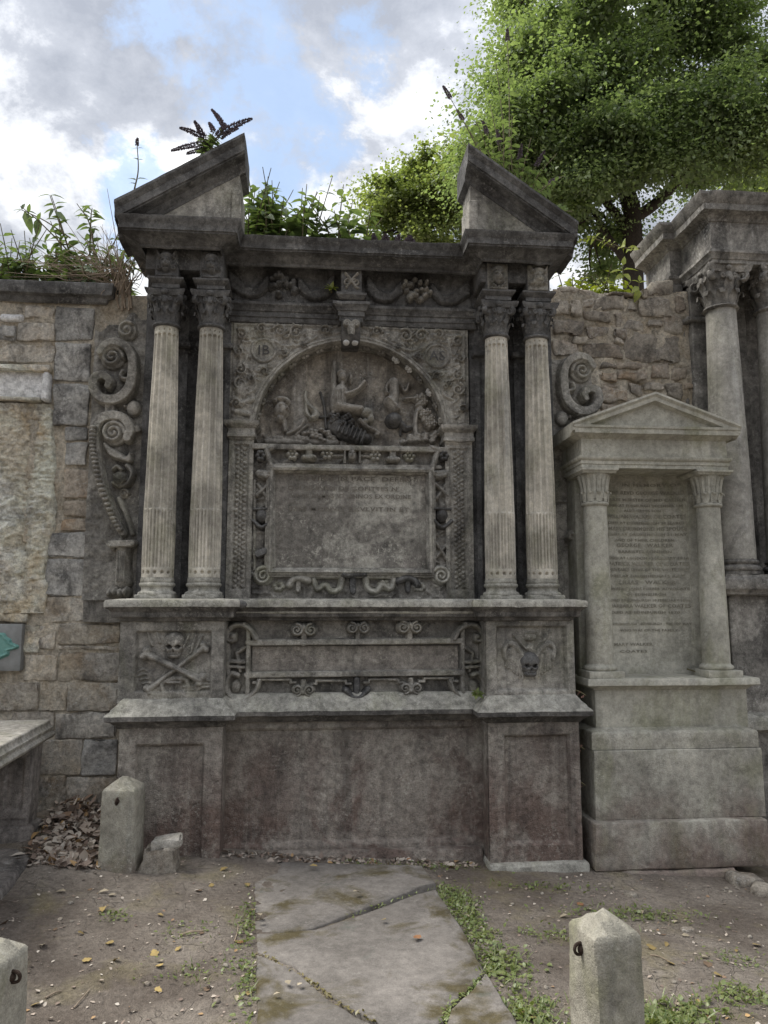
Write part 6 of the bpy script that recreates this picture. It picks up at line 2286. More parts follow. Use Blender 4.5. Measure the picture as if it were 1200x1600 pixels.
def make_tree(name, base, limbs, blobs, mat, label, cat, leaf=0.10, per=170, nclump=7, rc=0.42, seed=0, trunk_r=(0.3, 0.2)):
    """limbs: list of (points, r0, r1); blobs: list of (centre, radii, number of clumps)"""
    t = thing(name, base, label, cat)
    g = np.random.default_rng(seed)
    for i, (pts, r0, r1) in enumerate(limbs):
        V, F = limb(pts, r0, r1)
        mk('trunk' if i == 0 else 'limb', V, F, BARK, t, True, 60)
    pos, di, up = [], [], []
    tw = []
    lp = np.concatenate([np.array(smooth_path(l[0], 4)) for l in limbs])
    for (c, rad, nc) in blobs:
        c = np.array(c)
        rad = np.array(rad)
        for q in range(nc):
            v = g.normal(size=3)
            v /= np.linalg.norm(v)
            cc = c + v * rad * g.uniform(0.35, 1.0) ** 0.6
            rr = rc * np.exp(g.normal() * 0.45)
            m = int(per * min(2.2, (rr / rc) ** 1.5))
            w = g.normal(size=(m, 3))
            w /= np.linalg.norm(w, axis=1)[:, None]
            # a spray: long in one direction, thin in height, drooping at the tip
            ax_ = v * np.array([1, 1, 0.3]) + g.normal(size=3) * 0.5
            ax_ /= np.linalg.norm(ax_)
            q0 = np.minimum(np.abs(g.normal(size=m)) * 0.6, g.uniform(0.7, 1.6, m))
            off_ = w * q0[:, None] * rr * np.array([0.75, 0.75, 0.38])
            al = off_ @ ax_
            pts = cc + off_ + ax_ * (al * 0.9)[:, None]
            pts[:, 2] -= 0.35 * np.maximum(al, 0) ** 2 / rr
            pos.append(pts)
            dd = w * np.array([1, 1, 0.4]) + g.normal(size=(m, 3)) * 0.5
            dd[:, 2] -= 0.35
            di.append(dd)
            uu = g.normal(size=(m, 3)) * 0.45
            uu[:, 2] += 1
            up.append(uu)
            near = lp[np.argmin(np.linalg.norm(lp - cc, axis=1))]
            if np.linalg.norm(near - cc) < 3.5:
                mid = (near + cc) / 2 + g.normal(size=3) * 0.15
                V, F = tube(smooth_path([near, mid, cc], 4), np.linspace(0.035, 0.008, 9), 5, False)
                tw.append((V, F))
    pos, di, up = map(np.concatenate, (pos, di, up))
    n = len(pos)
    L = leaf * np.minimum(2.0, np.exp(g.normal(size=n) * 0.38))
    V, F = leaf_array(pos, di, up, L, L * g.uniform(0.28, 0.52, n), 0.15, 0.2, False)
    cr = mk('crown', V, F, mat, t, False)
    tag(cr, kind='stuff')
    if tw:
        V, F = merge(tw)
        tag(mk('branchlets', V, F, BARK, cr, True, 180), kind='stuff')
    return t


def pv(px, py, Y):
    return np.array(P3(px, py, Y))


def pr3(rx, ry, Y, depth):
    s = Y / CAM_F
    return np.array([rx * s, depth, ry * s])


YT1 = 11.0
b0 = pv(992, 500, YT1)
base = (b0[0] - 0.1, YT1, 0.0)
limbs = [([base, (b0[0] - 0.05, YT1, 2.5), pv(990, 440, YT1), pv(985, 330, YT1), pv(975, 240, YT1)], 0.22, 0.12),
         ([pv(984, 345, YT1), pv(1020, 320, YT1), pv(1080, 262, YT1 - .3), pv(1140, 215, YT1 - .5), pv(1230, 160, YT1 - .6), pv(1380, 60, YT1 - .7)], 0.10, 0.04),
         ([pv(978, 260, YT1), pv(940, 150, YT1 - .3), pv(905, 40, YT1 - .5), pv(880, -90, YT1 - .5)], 0.10, 0.04),
         ([pv(976, 250, YT1), pv(1010, 130, YT1 + .3), pv(1030, -10, YT1 + .4), pv(1050, -150, YT1 + .4)], 0.10, 0.04),
         ([pv(984, 370, YT1), pv(935, 300, YT1), pv(860, 230, YT1 - .5), pv(790, 180, YT1 - .8)], 0.075, 0.02),
         ([pv(988, 420, YT1), pv(950, 370, YT1), pv(915, 310, YT1 + .4), pv(880, 280, YT1 + .5)], 0.07, 0.02),
         ([pv(1090, 255, YT1 - .3), pv(1120, 160, YT1), pv(1150, 40, YT1), pv(1180, -80, YT1)], 0.10, 0.04)]
blobs = [(pv(890, 100, YT1), pr3(105, 95, YT1, 1.5), 42), (pv(1010, 40, YT1), pr3(150, 110, YT1, 1.6), 52), (pv(830, 190, YT1 - .6), pr3(70, 60, YT1, 0.9), 20), (pv(780, 235, YT1 - .8), pr3(45, 45, YT1, 0.7), 11),
         (pv(930, 195, YT1), pr3(90, 50, YT1, 1.2), 24), (pv(1130, 80, YT1), pr3(110, 100, YT1, 1.4), 38), (pv(1160, 210, YT1 - .8), pr3(60, 42, YT1, 0.7), 15), (pv(1040, 190, YT1 + .8), pr3(60, 40, YT1, 0.8), 9), (pv(870, -90, YT1), pr3(140, 120, YT1, 1.6), 36),
         (pv(1080, -150, YT1), pr3(200, 130, YT1, 1.8), 44), (pv(1320, 60, YT1), pr3(130, 180, YT1, 1.5), 34), (pv(845, 290, YT1 + .6), pr3(60, 40, YT1, 0.9), 12), (pv(905, 300, YT1 + .6), pr3(50, 40, YT1, 0.9), 8), (pv(940, 400, YT1 + .8), pr3(60, 45, YT1, 0.9), 10), (pv(1075, 300, YT1 + 1.0), pr3(40, 22, YT1, 0.6), 4), (pv(800, 275, YT1 + .3), pr3(75, 55, YT1, .9), 20), (pv(870, 325, YT1 + .3), pr3(60, 40, YT1, .8), 9), (pv(1110, 195, YT1), pr3(80, 40, YT1, .9), 18), (pv(800, 110, YT1 - .2), pr3(40, 50, YT1, .7), 9), (pv(960, 130, YT1 - 1.0), pr3(110, 70, YT1, .7), 22), (pv(950, 230, YT1 - 1.0), pr3(75, 40, YT1, .5), 13), (pv(1060, 175, YT1 - 1.0), pr3(70, 45, YT1, .5), 13), (pv(1150, 160, YT1 - 1.2), pr3(80, 50, YT1, .5), 15), (pv(880, 245, YT1 - .8), pr3(55, 45, YT1, .5), 11), (pv(1195, 235, YT1 - .6), pr3(40, 25, YT1, .5), 6), (pv(770, 300, YT1 + 1), pr3(50, 50, YT1, .6), 10), (pv(1000, 235, YT1 - 1.1), pr3(70, 35, YT1, .4), 11), (pv(1085, 235, YT1 - 1.0), pr3(45, 25, YT1, .4), 6), (pv(930, 300, YT1 - .9), pr3(45, 30, YT1, .4), 6)]
make_tree('broadleaf_tree', base, limbs, blobs, L_TREE, 'large leafy tree with dark trunk rising behind the wall at upper right', 'tree', 0.046, 760, seed=4, rc=0.47)

Y2 = 14.0
b2 = pv(655, 420, Y2)
base = (b2[0], Y2, 0.0)
limbs = [([base, (b2[0], Y2, 3.0), pv(655, 390, Y2), pv(652, 320, Y2)], 0.16, 0.07), ([pv(655, 380, Y2), pv(620, 330, Y2), pv(595, 295, Y2)], 0.07, 0.02), ([pv(655, 370, Y2), pv(700, 320, Y2), pv(725, 270, Y2)], 0.08, 0.02)]
blobs = [(pv(780, 300, Y2), pr3(60, 60, Y2, 0.9), 20), (pv(845, 330, Y2), pr3(50, 50, Y2, 0.9), 12), (pv(745, 265, Y2), pr3(35, 30, Y2, 0.8), 8), (pv(607, 318, Y2), pr3(34, 40, Y2, 0.9), 13), (pv(665, 308, Y2), pr3(55, 60, Y2, 1.0), 30), (pv(715, 290, Y2), pr3(42, 48, Y2, 1.0), 17), (pv(650, 385, Y2), pr3(75, 28, Y2, 0.9), 18), (pv(740, 340, Y2), pr3(40, 50, Y2, 0.9), 12)]
make_tree('light_green_tree', base, limbs, blobs, L_TREE2, 'lighter green tree showing between the pediment halves', 'tree', 0.055, 700, seed=8, rc=0.46)

Y3 = 17.0
b3 = pv(1180, 420, Y3)
base = (b3[0], Y3, 0.0)
limbs = [([base, (b3[0], Y3, 3.0), pv(1180, 380, Y3), pv(1178, 300, Y3)], 0.2, 0.08)]
blobs = [(pv(1195, 285, Y3), pr3(55, 30, Y3, 1.2), 15), (pv(1180, 340, Y3), pr3(90, 40, Y3, 1.2), 18), (pv(1260, 280, Y3), pr3(70, 60, Y3, 1.2), 16)]
make_tree('distant_tree', base, limbs, blobs, L_TREE2, 'distant pale green tree just above the cornice at the right edge', 'tree', 0.10, 260, seed=12, rc=0.55)


def flower_spike(p0, d, L, r, seed):
    g = np.random.default_rng(seed)
    d = np.array(d, float)
    d /= np.linalg.norm(d)
    n = int(L / 0.2 * 420)
    t = g.uniform(0, 1, n) ** 0.9
    rad = r * (1 - t) ** 0.6 + 0.003
    bend = np.array([0, 0, -0.12 * L])
    c = np.array(p0) + d * (t * L)[:, None] + bend * (t ** 2)[:, None]
    o = g.normal(size=(n, 3))
    o -= d * (o @ d)[:, None]
    o /= np.linalg.norm(o, axis=1)[:, None]
    return leaf_array(c + o * (rad * 0.35)[:, None], o + d * 0.5, g.normal(size=(n, 3)), g.uniform(0.6, 1.1, n) * (rad * 0.8 + 0.006), 0.0065, 0.0, 0.2, False)


def buddleia(name, loc, label, stems, spikes, leaf=0.11, mat=None, spread=0.0, seed=0, cat='shrub', stem_r=0.008, pairs=7, wd=0.21, smat=None, droop=0.45):
    """stems: list of polylines in world space; leaves in opposite pairs along each stem"""
    t = thing(name, loc, label, cat)
    g = np.random.default_rng(seed)
    pos, di, up, LL = [], [], [], []
    st = []
    for pts in stems:
        p = np.array(smooth_path(pts, 6))
        st.append(tube(p, np.linspace(stem_r, stem_r * 0.35, len(p)), 5, False))
        T = np.gradient(p, axis=0)
        T /= np.linalg.norm(T, axis=1)[:, None]
        k = pairs
        for q in range(k):
            f = 0.18 + 0.82 * (q + g.uniform(-0.2, 0.2)) / k
            i = min(len(p) - 1, max(0, int(f * (len(p) - 1))))
            a = g.uniform(0, 6.28) if q % 2 else g.uniform(0, 6.28)
            ref = np.array([math.cos(a), math.sin(a), 0.15])
            side = ref - T[i] * (ref @ T[i])
            side /= np.linalg.norm(side)
            for s in (-1, 1):
                pos.append(p[i])
                di.append(side * s + T[i] * 0.40)
                up.append(T[i] + np.array([0, 0, 0.3]) + g.normal(size=3) * 0.3)
                LL.append(leaf * g.uniform(0.65, 1.2) * (1 - 0.4 * f * f))
    V, F = merge(st)
    tag(mk('stems', V, F, smat or STEM, t, True, 180), kind='stuff')
    LL = np.array(LL)
    V, F = leaf_array(pos, di, up, LL, LL * wd, droop, 0.25, True)
    tag(mk('foliage', V, F, mat or L_BUD, t, True, 180), kind='stuff')
    for q, (p0, d, L, r_) in enumerate(spikes):
        V, F = flower_spike(p0, d, L, r_, seed * 7 + q)
        mk('flower_spike', V, F, PURPLE, t, False)
    return t


def bushstems(n, x0, x1, y0, y1, z0, hlo, hhi, lean, seed):
    g = np.random.default_rng(seed)
    out = []
    for q in range(n):
        x = g.uniform(x0, x1)
        y = g.uniform(y0, y1)
        h = g.uniform(hlo, hhi)
        l = g.normal(size=2) * lean
        out.append([(x, y, z0), (x + l[0] * 0.3, y + l[1] * 0.3, z0 + h * 0.5), (x + l[0], y + l[1], z0 + h)])
    return out


# bush along the top of the left wall
stems = bushstems(135, -3.2, -1.50, 5.62, 6.1, 3.98, 0.14, 0.56, 0.13, 21)
stems += [[P3(130, 420, 5.8), P3(100, 385, 5.75), P3(60, 345, 5.7), P3(32, 322, 5.7)], [P3(110, 400, 5.8), P3(95, 350, 5.75), P3(80, 305, 5.7)], [P3(150, 410, 5.8), P3(140, 350, 5.75), P3(120, 318, 5.7)], [P3(140, 400, 5.8), P3(142, 340, 5.8), P3(144, 325, 5.8)]]
buddleia('wall_top_shrub', (-2.2, 5.95, 4.0), 'tangled green shrub growing along the top of the left wall', stems, [], 0.12, seed=22, pairs=7)
# overhanging sprigs with large leaves, seen against the sky
def sprig(name, pts, leaves, label, mat=L_BUD, wd=0.2, spikes=(), cat='plant'):
    t = thing(name, pts[0], label, cat)
    p = smooth_path(pts, 6)
    V, F = tube(p, np.linspace(0.006, 0.003, len(p)), 6)
    mk('stem', V, F, STEM, t, True, 180)
    for (p0, d, u, L) in leaves:
        V, F = leaf_array([p0], [d], [u], L, L * wd, 0.35, 0.3, True)
        mk('leaf', V, F, mat, t, True, 180)
    for q, (p0, d, L, r_) in enumerate(spikes):
        V, F = flower_spike(p0, d, L, r_, 90 + q)
        mk('flower_spike', V, F, PURPLE, t, False)
    return t


Ys = 5.70
sprig('leafy_sprig', [P3(100, 370, Ys), P3(88, 335, Ys), P3(78, 305, Ys)], [(P3(78, 305, Ys), (-1, 0, 0.15), (0, -.6, .8), 0.10), (P3(78, 305, Ys), (1, 0, 0.1), (0, -.6, .8), 0.11), (P3(86, 330, Ys), (.7, 0, -.5), (.2, -.9, .3), 0.12), (P3(85, 326, Ys), (-.4, 0, -.5), (-.2, -.9, .3), 0.09)],
      'upright sprig with drooping leaves above the left wall')
sprig('leafy_sprig', [P3(110, 372, Ys), P3(70, 345, Ys), P3(34, 328, Ys)], [(P3(34, 328, Ys), (-1, 0, .2), (0, -.6, .8), 0.07), (P3(34, 328, Ys), (-.9, 0, -.3), (0, -.6, .8), 0.06), (P3(34, 328, Ys), (.2, 0, 1), (0, -1, 0), 0.07), (P3(38, 330, Ys), (.45, 0, -1), (.3, -.9, .2), 0.17), (P3(38, 330, Ys), (1, 0, .1), (0, -.7, .7), 0.09), (P3(60, 340, Ys), (0, 0, -1), (.4, -.9, 0), 0.15), (P3(70, 344, Ys), (.9, 0, .4), (0, -.7, .7), 0.1)],
      'leafy sprig leaning left over the wall with one long hanging leaf')
# dry root tangle beside the left pediment
dt = thing('dry_root_tangle', P3(190, 470, 5.62), 'tangle of dry brown stems and roots hanging between left wall and monument', 'dead plant')
g = np.random.default_rng(31)
parts = []
for q in range(95):
    a = np.array(P3(188 + g.normal() * 9, 455 + g.normal() * 14, 5.66 + g.normal() * 0.05))
    e = np.array(P3(185 + g.normal() * 30 - 12 * g.random(), 395 + g.normal() * 28, 5.62 + g.normal() * 0.12))
    m = (a + e) / 2 + g.normal(size=3) * 0.05
    parts.append(tube(smooth_path([a, m, e], 4), np.linspace(0.0045, 0.0015, 9) * g.uniform(0.5, 1.3), 4, False))
for q in range(48):
    a = np.array(P3(165 + g.normal() * 10, 430 + g.normal() * 12, 5.62))
    e = np.array(P3(95 + g.normal() * 42, 420 + g.normal() * 18, 5.60 + g.normal() * 0.08))
    m = (a + e) / 2 + g.normal(size=3) * 0.06
    parts.append(tube(smooth_path([a, m, e], 4), np.linspace(0.004, 0.0015, 9), 4, False))
V, F = merge(parts)
tag(mk('dry_stems', V, F, TWIG, dt, True, 180), kind='stuff')
for k in range(5):
    a = np.array(P3(176 + 6 * k, 440, 5.64))
    e = np.array(P3(186 + 5 * k, 482 + 4 * (k % 2), 5.60))
    V, F = tube(smooth_path([a, (a + e) / 2 + np.array([0.02 * (k % 2), 0, 0]), e], 5), np.linspace(0.014, 0.007, 11), 7)
    mk('root', jitter(V, 0.004, 30, 2, k), F, TWIG, dt)
# sprig on the left pediment slope
Yp = 5.1
sprig('tall_sprig', [P3(210, 296, Yp), P3(216, 265, Yp), P3(214, 222, Yp)], [(P3(212, 288, Yp), (-.8, 0, .4), (0, -.7, .7), 0.055), (P3(213, 282, Yp), (-.9, 0, .5), (0, -.7, .7), 0.07), (P3(214, 280, Yp), (.9, 0, .35), (0, -.7, .7), 0.075), (P3(216, 250, Yp), (-.7, 0, .5), (0, -.7, .7), 0.05), (P3(216, 250, Yp), (.7, 0, .3), (0, -.7, .7), 0.04), (P3(215, 232, Yp), (-.9, 0, .2), (0, -.7, .7), 0.04), (P3(215, 232, Yp), (.8, 0, .4), (0, -.7, .7), 0.04)],
      'thin upright sprig on the outer slope of the left pediment', spikes=[(P3(214, 228, Yp), (0, 0, 1), 0.07, 0.008)])
# flower spikes over the left pediment
Yp = 5.32
c = np.array(P3(322, 232, Yp))
sp_ = []
for (x0_, y0_, x1_, y1_, rr) in ((325, 224, 268, 229, .022), (322, 216, 281, 195, .022), (318, 214, 304, 186, .021), (334, 206, 327, 189, .017), (352, 200, 331, 166, .018), (346, 208, 394, 179, .026), (326, 232, 292, 236, .018), (338, 214, 352, 190, .015), (344, 214, 372, 196, .017)):
    s0, e = np.array(P3(x0_, y0_, Yp + random.uniform(-.05, .05))), np.array(P3(x1_, y1_, Yp + random.uniform(-.08, .08)))
    sp_.append((s0, e - s0, np.linalg.norm(e - s0), rr))
stems = [[c - np.array([0, 0, .15]), c * .6 + np.array(q_[0]) * .4 + np.array([0, 0, -.02]), q_[0]] for q_ in sp_]
buddleia('flowering_shrub', (c[0], c[1], c[2] - .15), 'shrub with fading purple flower spikes on the peak of the left pediment', stems, sp_, 0.085, seed=41, pairs=5)
# bush behind the centre cornice
x0, _ = P(392, 360, 5.75)
x1, _ = P(565, 360, 5.75)
stems = bushstems(44, x0, x1 + 0.02, 5.42, 5.8, 4.26, 0.25, 0.58, 0.14, 51) + bushstems(14, x0, x0 + 0.2, 5.42, 5.7, 4.26, 0.5, 0.80, 0.08, 52)
buddleia('wall_top_shrub', ((x0 + x1) / 2, 5.9, 4.25), 'leafy shrub on the cornice just right of the left pediment', stems, [], 0.145, seed=53, pairs=7, wd=0.25)
# purple flower clusters peeping over the cornice
x0, z0 = P(592, 362, 5.7)
sp_ = [((x0 + dx, 5.42, 4.30), (0.2 * s, -0.1, 1), 0.14, 0.032) for dx, s in ((0, 1), (0.05, -1), (0.10, 1), (0.18, 1), (0.24, -1), (-0.04, -1))]
buddleia('flowering_shrub', (x0 + .1, 5.75, 4.2), 'low purple flower clusters peeping over the middle of the cornice', bushstems(8, x0 - 0.05, x0 + 0.3, 5.42, 5.6, 4.26, 0.1, 0.2, 0.05, 55), sp_, 0.08, seed=56, pairs=4)
# buddleia behind the right pediment
Yq = 5.95
root = np.array(P3(800, 370, Yq))
stems, sp_ = [], []
for (x, y, f) in ((702, 150, 1), (722, 185, 1), (793, 60, 1), (775, 100, 0), (812, 245, 1), (840, 255, 1), (760, 205, 1), (780, 220, 1), (830, 215, 0), (860, 285, 1), (745, 190, 0), (880, 275, 0), (720, 215, 0), (800, 180, 0), (850, 310, 0), (765, 160, 0), (895, 330, 0), (730, 240, 0), (740, 260, 0), (870, 240, 0), (815, 280, 0)):
    e = np.array(P3(x, y, Yq + random.uniform(-0.2, 0.3)))
    m = root * 0.5 + e * 0.5 + np.array([0, 0, 0.10])
    stems.append([root + np.array([random.uniform(-.15, .25), 0, -0.1]), m, e])
    if f:
        d = e - m
        d /= np.linalg.norm(d)
        sp_.append((e - d * 0.03, d, 0.16, 0.018))
buddleia('flowering_shrub', (root[0], root[1], 4.2), 'tall shrub with dark flower spikes rising behind the right pediment', stems, sp_, 0.12, seed=61, pairs=9)
# young plants on the rubble wall
x0, _ = P(885, 440, 5.9)
x1, _ = P(1000, 440, 5.9)
stems = bushstems(34, x0 - .05, x1 - 0.15, 5.85, 6.15, 4.12, 0.10, 0.32, 0.12, 71) + [[P3(1000, 388, 5.9), P3(970, 386, 5.88), P3(930, 368, 5.86)], [P3(960, 386, 5.9), P3(925, 372, 5.88), P3(905, 378, 5.86)]]
buddleia('wall_top_plant', (x0 + .3, 5.95, 4.15), 'yellow-green seedlings sprouting from the top of the rubble wall', stems, [], 0.085, mat=L_YOUNG, seed=72, pairs=6, wd=0.28, cat='plant')
Yz = 5.80
cpt = P3(975, 425, Yz)
sprig('leafy_seedling', [P3(975, 445, Yz), P3(974, 430, Yz), P3(972, 415, Yz)], [(P3(974, 422, Yz), (1, -.2, .25), (0, -.5, .8), 0.13), (P3(974, 424, Yz), (-1, -.2, .1), (0, -.6, .8), 0.12), (P3(973, 415, Yz), (.2, -.4, 1), (0, -1, .2), 0.08), (P3(974, 430, Yz), (-.6, -.4, -.3), (0, -.9, .4), 0.10), (P3(974, 428, Yz), (.3, -.6, -.5), (0, -.9, .4), 0.10)],
      'bright green seedling with broad leaves on the rubble wall', L_YOUNG, 0.26)
sprig('leafy_seedling', [P3(998, 452, Yz - .03), P3(999, 440, Yz - .05)], [(P3(999, 442, Yz - .05), (.8, -.3, .3), (0, -.6, .7), 0.07), (P3(999, 442, Yz - .05), (-.8, -.3, .4), (0, -.6, .7), 0.07), (P3(999, 440, Yz - .05), (.1, -.2, 1), (0, -1, 0), 0.06), (P3(998, 448, Yz - .05), (-.7, -.3, -.5), (0, -.8, .4), 0.09), (P3(998, 452, Yz - .06), (-.3, -.1, -1), (0, -1, 0), 0.11)],
      'small yellow-green seedling hanging over the edge of the rubble wall', L_YOUNG, 0.28)
# weeds in the masonry joints
for (px, py, Y, lab, sz) in ((745, 1085, 5.12, 'tiny green weed in the joint above the lower ledge', 0.05), (518, 452, 5.40, 'small yellow weed growing beside the keystone block', 0.06)):
    b_ = np.array(P3(px, py, Y))
    lv = [(b_, (math.cos(a), -0.6, math.sin(a) * .7 + .5), (0, -.5, .8), sz * random.uniform(.7, 1.1)) for a in np.linspace(0, 6, 9)]
    sprig('joint_weed', [b_ - np.array([0, -.02, .02]), b_, b_ + np.array([0, 0, .02])], lv, lab, L_YOUNG if py < 600 else L_GRASS, 0.3)

# ------------------------------------------------------------------ things on the ground
SLABPOLY = [G(395, 1345), G(662, 1352), G(680, 1385), G(760, 1518), G(846, 1690), G(404, 1720)]


def in_slab(x, y):
    c = False
    n = len(SLABPOLY)
    for i in range(n):
        (x1_, y1_), (x2_, y2_) = SLABPOLY[i], SLABPOLY[(i + 1) % n]
        if (y1_ > y) != (y2_ > y) and x < (x2_ - x1_) * (y - y1_) / (y2_ - y1_) + x1_:
            c = not c
    return c


def flat_leaf(kind, seed):
    g = np.random.default_rng(seed)
    n = 9
    V = []
    for i in range(n):
        t = i / (n - 1)
        w = math.sin(math.pi * t ** 0.8) * (0.42 if kind == 0 else 0.30) * (1 + 0.25 * math.sin(i * 2.3 + seed))
        curl = 0.16 * math.sin(t * 3 + seed)
        for s in (-1, 0, 1):
            V.append((s * w + 0.05 * math.sin(t * 3), t - 0.5, curl * 0.5 + 0.18 * abs(s) * w * (1.5 if seed % 2 else -0.2) + 0.06))
    F = []
    for i in range(n - 1):
        for j in range(2):
            F.append((i * 3 + j, i * 3 + j + 1, (i + 1) * 3 + j + 1, (i + 1) * 3 + j))
    return np.array(V), F


LEAFME = []
for mi in range(4):
    for sd in range(2):
        V, F = flat_leaf(sd, mi * 3 + sd)
        o = mk('fallen_leaf', V, F, DRY[mi], None, True, 180)
        LEAFME.append((mi, o.data))
        bpy.data.objects.remove(o)
LLAB = ['pale buff dry leaf', 'brown dry leaf', 'yellow fallen leaf', 'orange fallen leaf']
SLAB_LAB = ['pale dry leaf lying on the cracked slab', 'brown dry leaf lying on the cracked slab', 'yellow leaf lying on the cracked slab', 'orange leaf lying on the cracked slab']
g = np.random.default_rng(77)
spots = [(540, 1345, 3), (175, 1420, 0), (160, 1418, 0), (93, 1422, 0), (250, 1447, 2), (135, 1520, 2), (65, 1505, 0), (125, 1485, 2), (170, 1497, 2), (240, 1502, 2), (248, 1523, 2), (278, 1495, 2), (385, 1390, 2), (395, 1430, 2), (375, 1480, 3), (370, 1568, 0), (388, 1560, 2), (490, 1365, 2), (600, 1450, 2), (652, 1478, 3),
         (733, 1422, 0), (770, 1442, 0), (815, 1575, 2), (830, 1580, 2), (1015, 1455, 2), (1040, 1450, 2), (1045, 1482, 2), (1070, 1430, 0), (1100, 1470, 0), (1180, 1440, 2), (1150, 1455, 2), (1120, 1500, 2), (1000, 1395, 0), (1040, 1395, 0), (880, 1410, 0), (640, 1352, 3), (600, 1342, 0), (350, 1370, 2), (212, 1370, 0), (330, 1395, 2), (160, 1445, 2), (315, 1472, 1), (55, 1590, 2), (1090, 1545, 2), (1105, 1565, 3), (1020, 1560, 0)]
for q in range(26):
    x, y = g.uniform(0, 1200), g.uniform(1370, 1600)
    spots.append((x, y, int(g.choice([0, 0, 1, 1, 2, 3]))))
for (px, py, mi) in spots:
    x, y = G(px, py)
    if y > 5.0:
        continue
    sl = in_slab(x, y)
    if abs(x + 1.135) < .15 and abs(y - 4.86) < .2:
        continue
    z = 0.036 if sl else gz(x, y)
    if sl and py < 1300:
        continue
    me = [m_ for k, m_ in LEAFME if k == mi][int(g.integers(0, 2))]
    o = bpy.data.objects.new('fallen_leaf', me)
    COL.objects.link(o)
    s = g.uniform(0.03, 0.062)
    o.location = (x, y, z + 0.004)
    o.rotation_euler = (g.normal() * 0.2, g.normal() * 0.2, g.uniform(0, 6.28))
    o.scale = (s, s, s)
    side = 'left' if x < 0.1 else 'right'
    zone = 'near the photo\'s lower edge' if py > 1500 else 'towards the tombs'
    kind_ = ['pale', 'brown', 'yellow', 'orange'][mi]
    tag(o, SLAB_LAB[mi] if sl else '%s %s of the cracked slab, %s' % (LLAB[mi], side, zone), 'leaf', ('%s leaves on the slab' % kind_) if sl else '%s leaves %s of the slab %s' % (kind_, side, zone))


def scatter_leaves(n, fx, label, size, mat, seed, name='leaf_litter', flat=0.5):
    g = np.random.default_rng(seed)
    pts = fx(g, n)
    m = len(pts)
    d = g.normal(size=(m, 3)) * np.array([1, 1, flat])
    u = g.normal(size=(m, 3)) * flat + np.array([0, 0, 1])
    L = size * g.uniform(0.4, 1.3, m)
    V, F = leaf_array(pts, d, u, L, L * g.uniform(0.22, 0.4, m), g.uniform(-.2, .4), 0.35, True)
    o = mk(name, V, F, mat, None, True, 180)
    return tag(o, label, name.replace('_', ' '), kind='stuff')


def pile(g, n):
    x = -1.50 + g.normal(size=n) * 0.17
    y = g.uniform(4.75, 5.6, n)
    x += (5.2 - y) * 0.10
    k = (x > -1.72 + (5.2 - y) * 0.05) & (x < -1.23)
    x, y = x[k], y[k]
    return np.stack([x, y, ground_z(x, y) + g.uniform(0.0, 0.035, len(x)) * np.clip((y - 4.5), 0.1, 1)], 1)


scatter_leaves(1700, pile, 'drift of dry brown leaves between the table tomb and the left bollard', 0.065, LITTER, 81)


def bits(g, n):
    px = g.uniform(-60, 1260, n)
    py = 1345 + 300 * g.random(n) ** 1.3
    out = []
    for a, b in zip(px, py):
        x, y = G(a, b)
        if not in_slab(x, y) and y < 5.2:
            out.append((x, y))
    out = np.array(out)
    return np.stack([out[:, 0], out[:, 1], ground_z(out[:, 0], out[:, 1]) + 0.003], 1)


scatter_leaves(1500, bits, 'small scraps of leaf and twig strewn over the earth', 0.020, LITTER, 82, 'leaf_scraps', 0.25)


def foot(g, n):
    x = g.uniform(-0.55, 1.1, n)
    y = 5.15 - np.abs(g.normal(size=n)) * 0.06
    return np.stack([x, y, ground_z(x, y) + g.uniform(0.0, 0.012, n)], 1)


scatter_leaves(330, foot, 'line of dry leaves along the foot of the middle plinth', 0.045, LITTER, 83, 'leaf_litter', 0.4)


# low weeds
def weedpatch(cx, cy, rx, ry, n, label, hgt, seed, mat=L_GRASS, grassy=0.3):
    g = np.random.default_rng(seed)
    x = cx + g.normal(size=n) * rx
    y = cy + g.normal(size=n) * ry
    k = np.array([not in_slab(a, b) for a, b in zip(x, y)])
    x, y = x[k], y[k]
    m = len(x)
    pos = np.stack([x, y, ground_z(x, y)], 1)
    d = g.normal(size=(m, 3))
    d[:, 2] = np.abs(d[:, 2]) * 0.5 + 0.25
    gr = g.random(m) < grassy
    d[gr, 2] += 1.2
    L = hgt * g.uniform(0.5, 1.2, m) * np.where(gr, 1.5, 0.8)
    W_ = L * np.where(gr, 0.05, 0.33)
    pos[:, 2] += np.where(gr, 0, g.uniform(0, 0.02, m))
    V, F = leaf_array(pos, d, np.tile([0, 0, 1.0], (m, 1)) + g.normal(size=(m, 3)) * .3, L, W_, 0.3, 0.2, True)
    o = mk('weed_patch', V, F, mat, None, True, 180)
    return tag(o, label, 'weeds', kind='stuff')


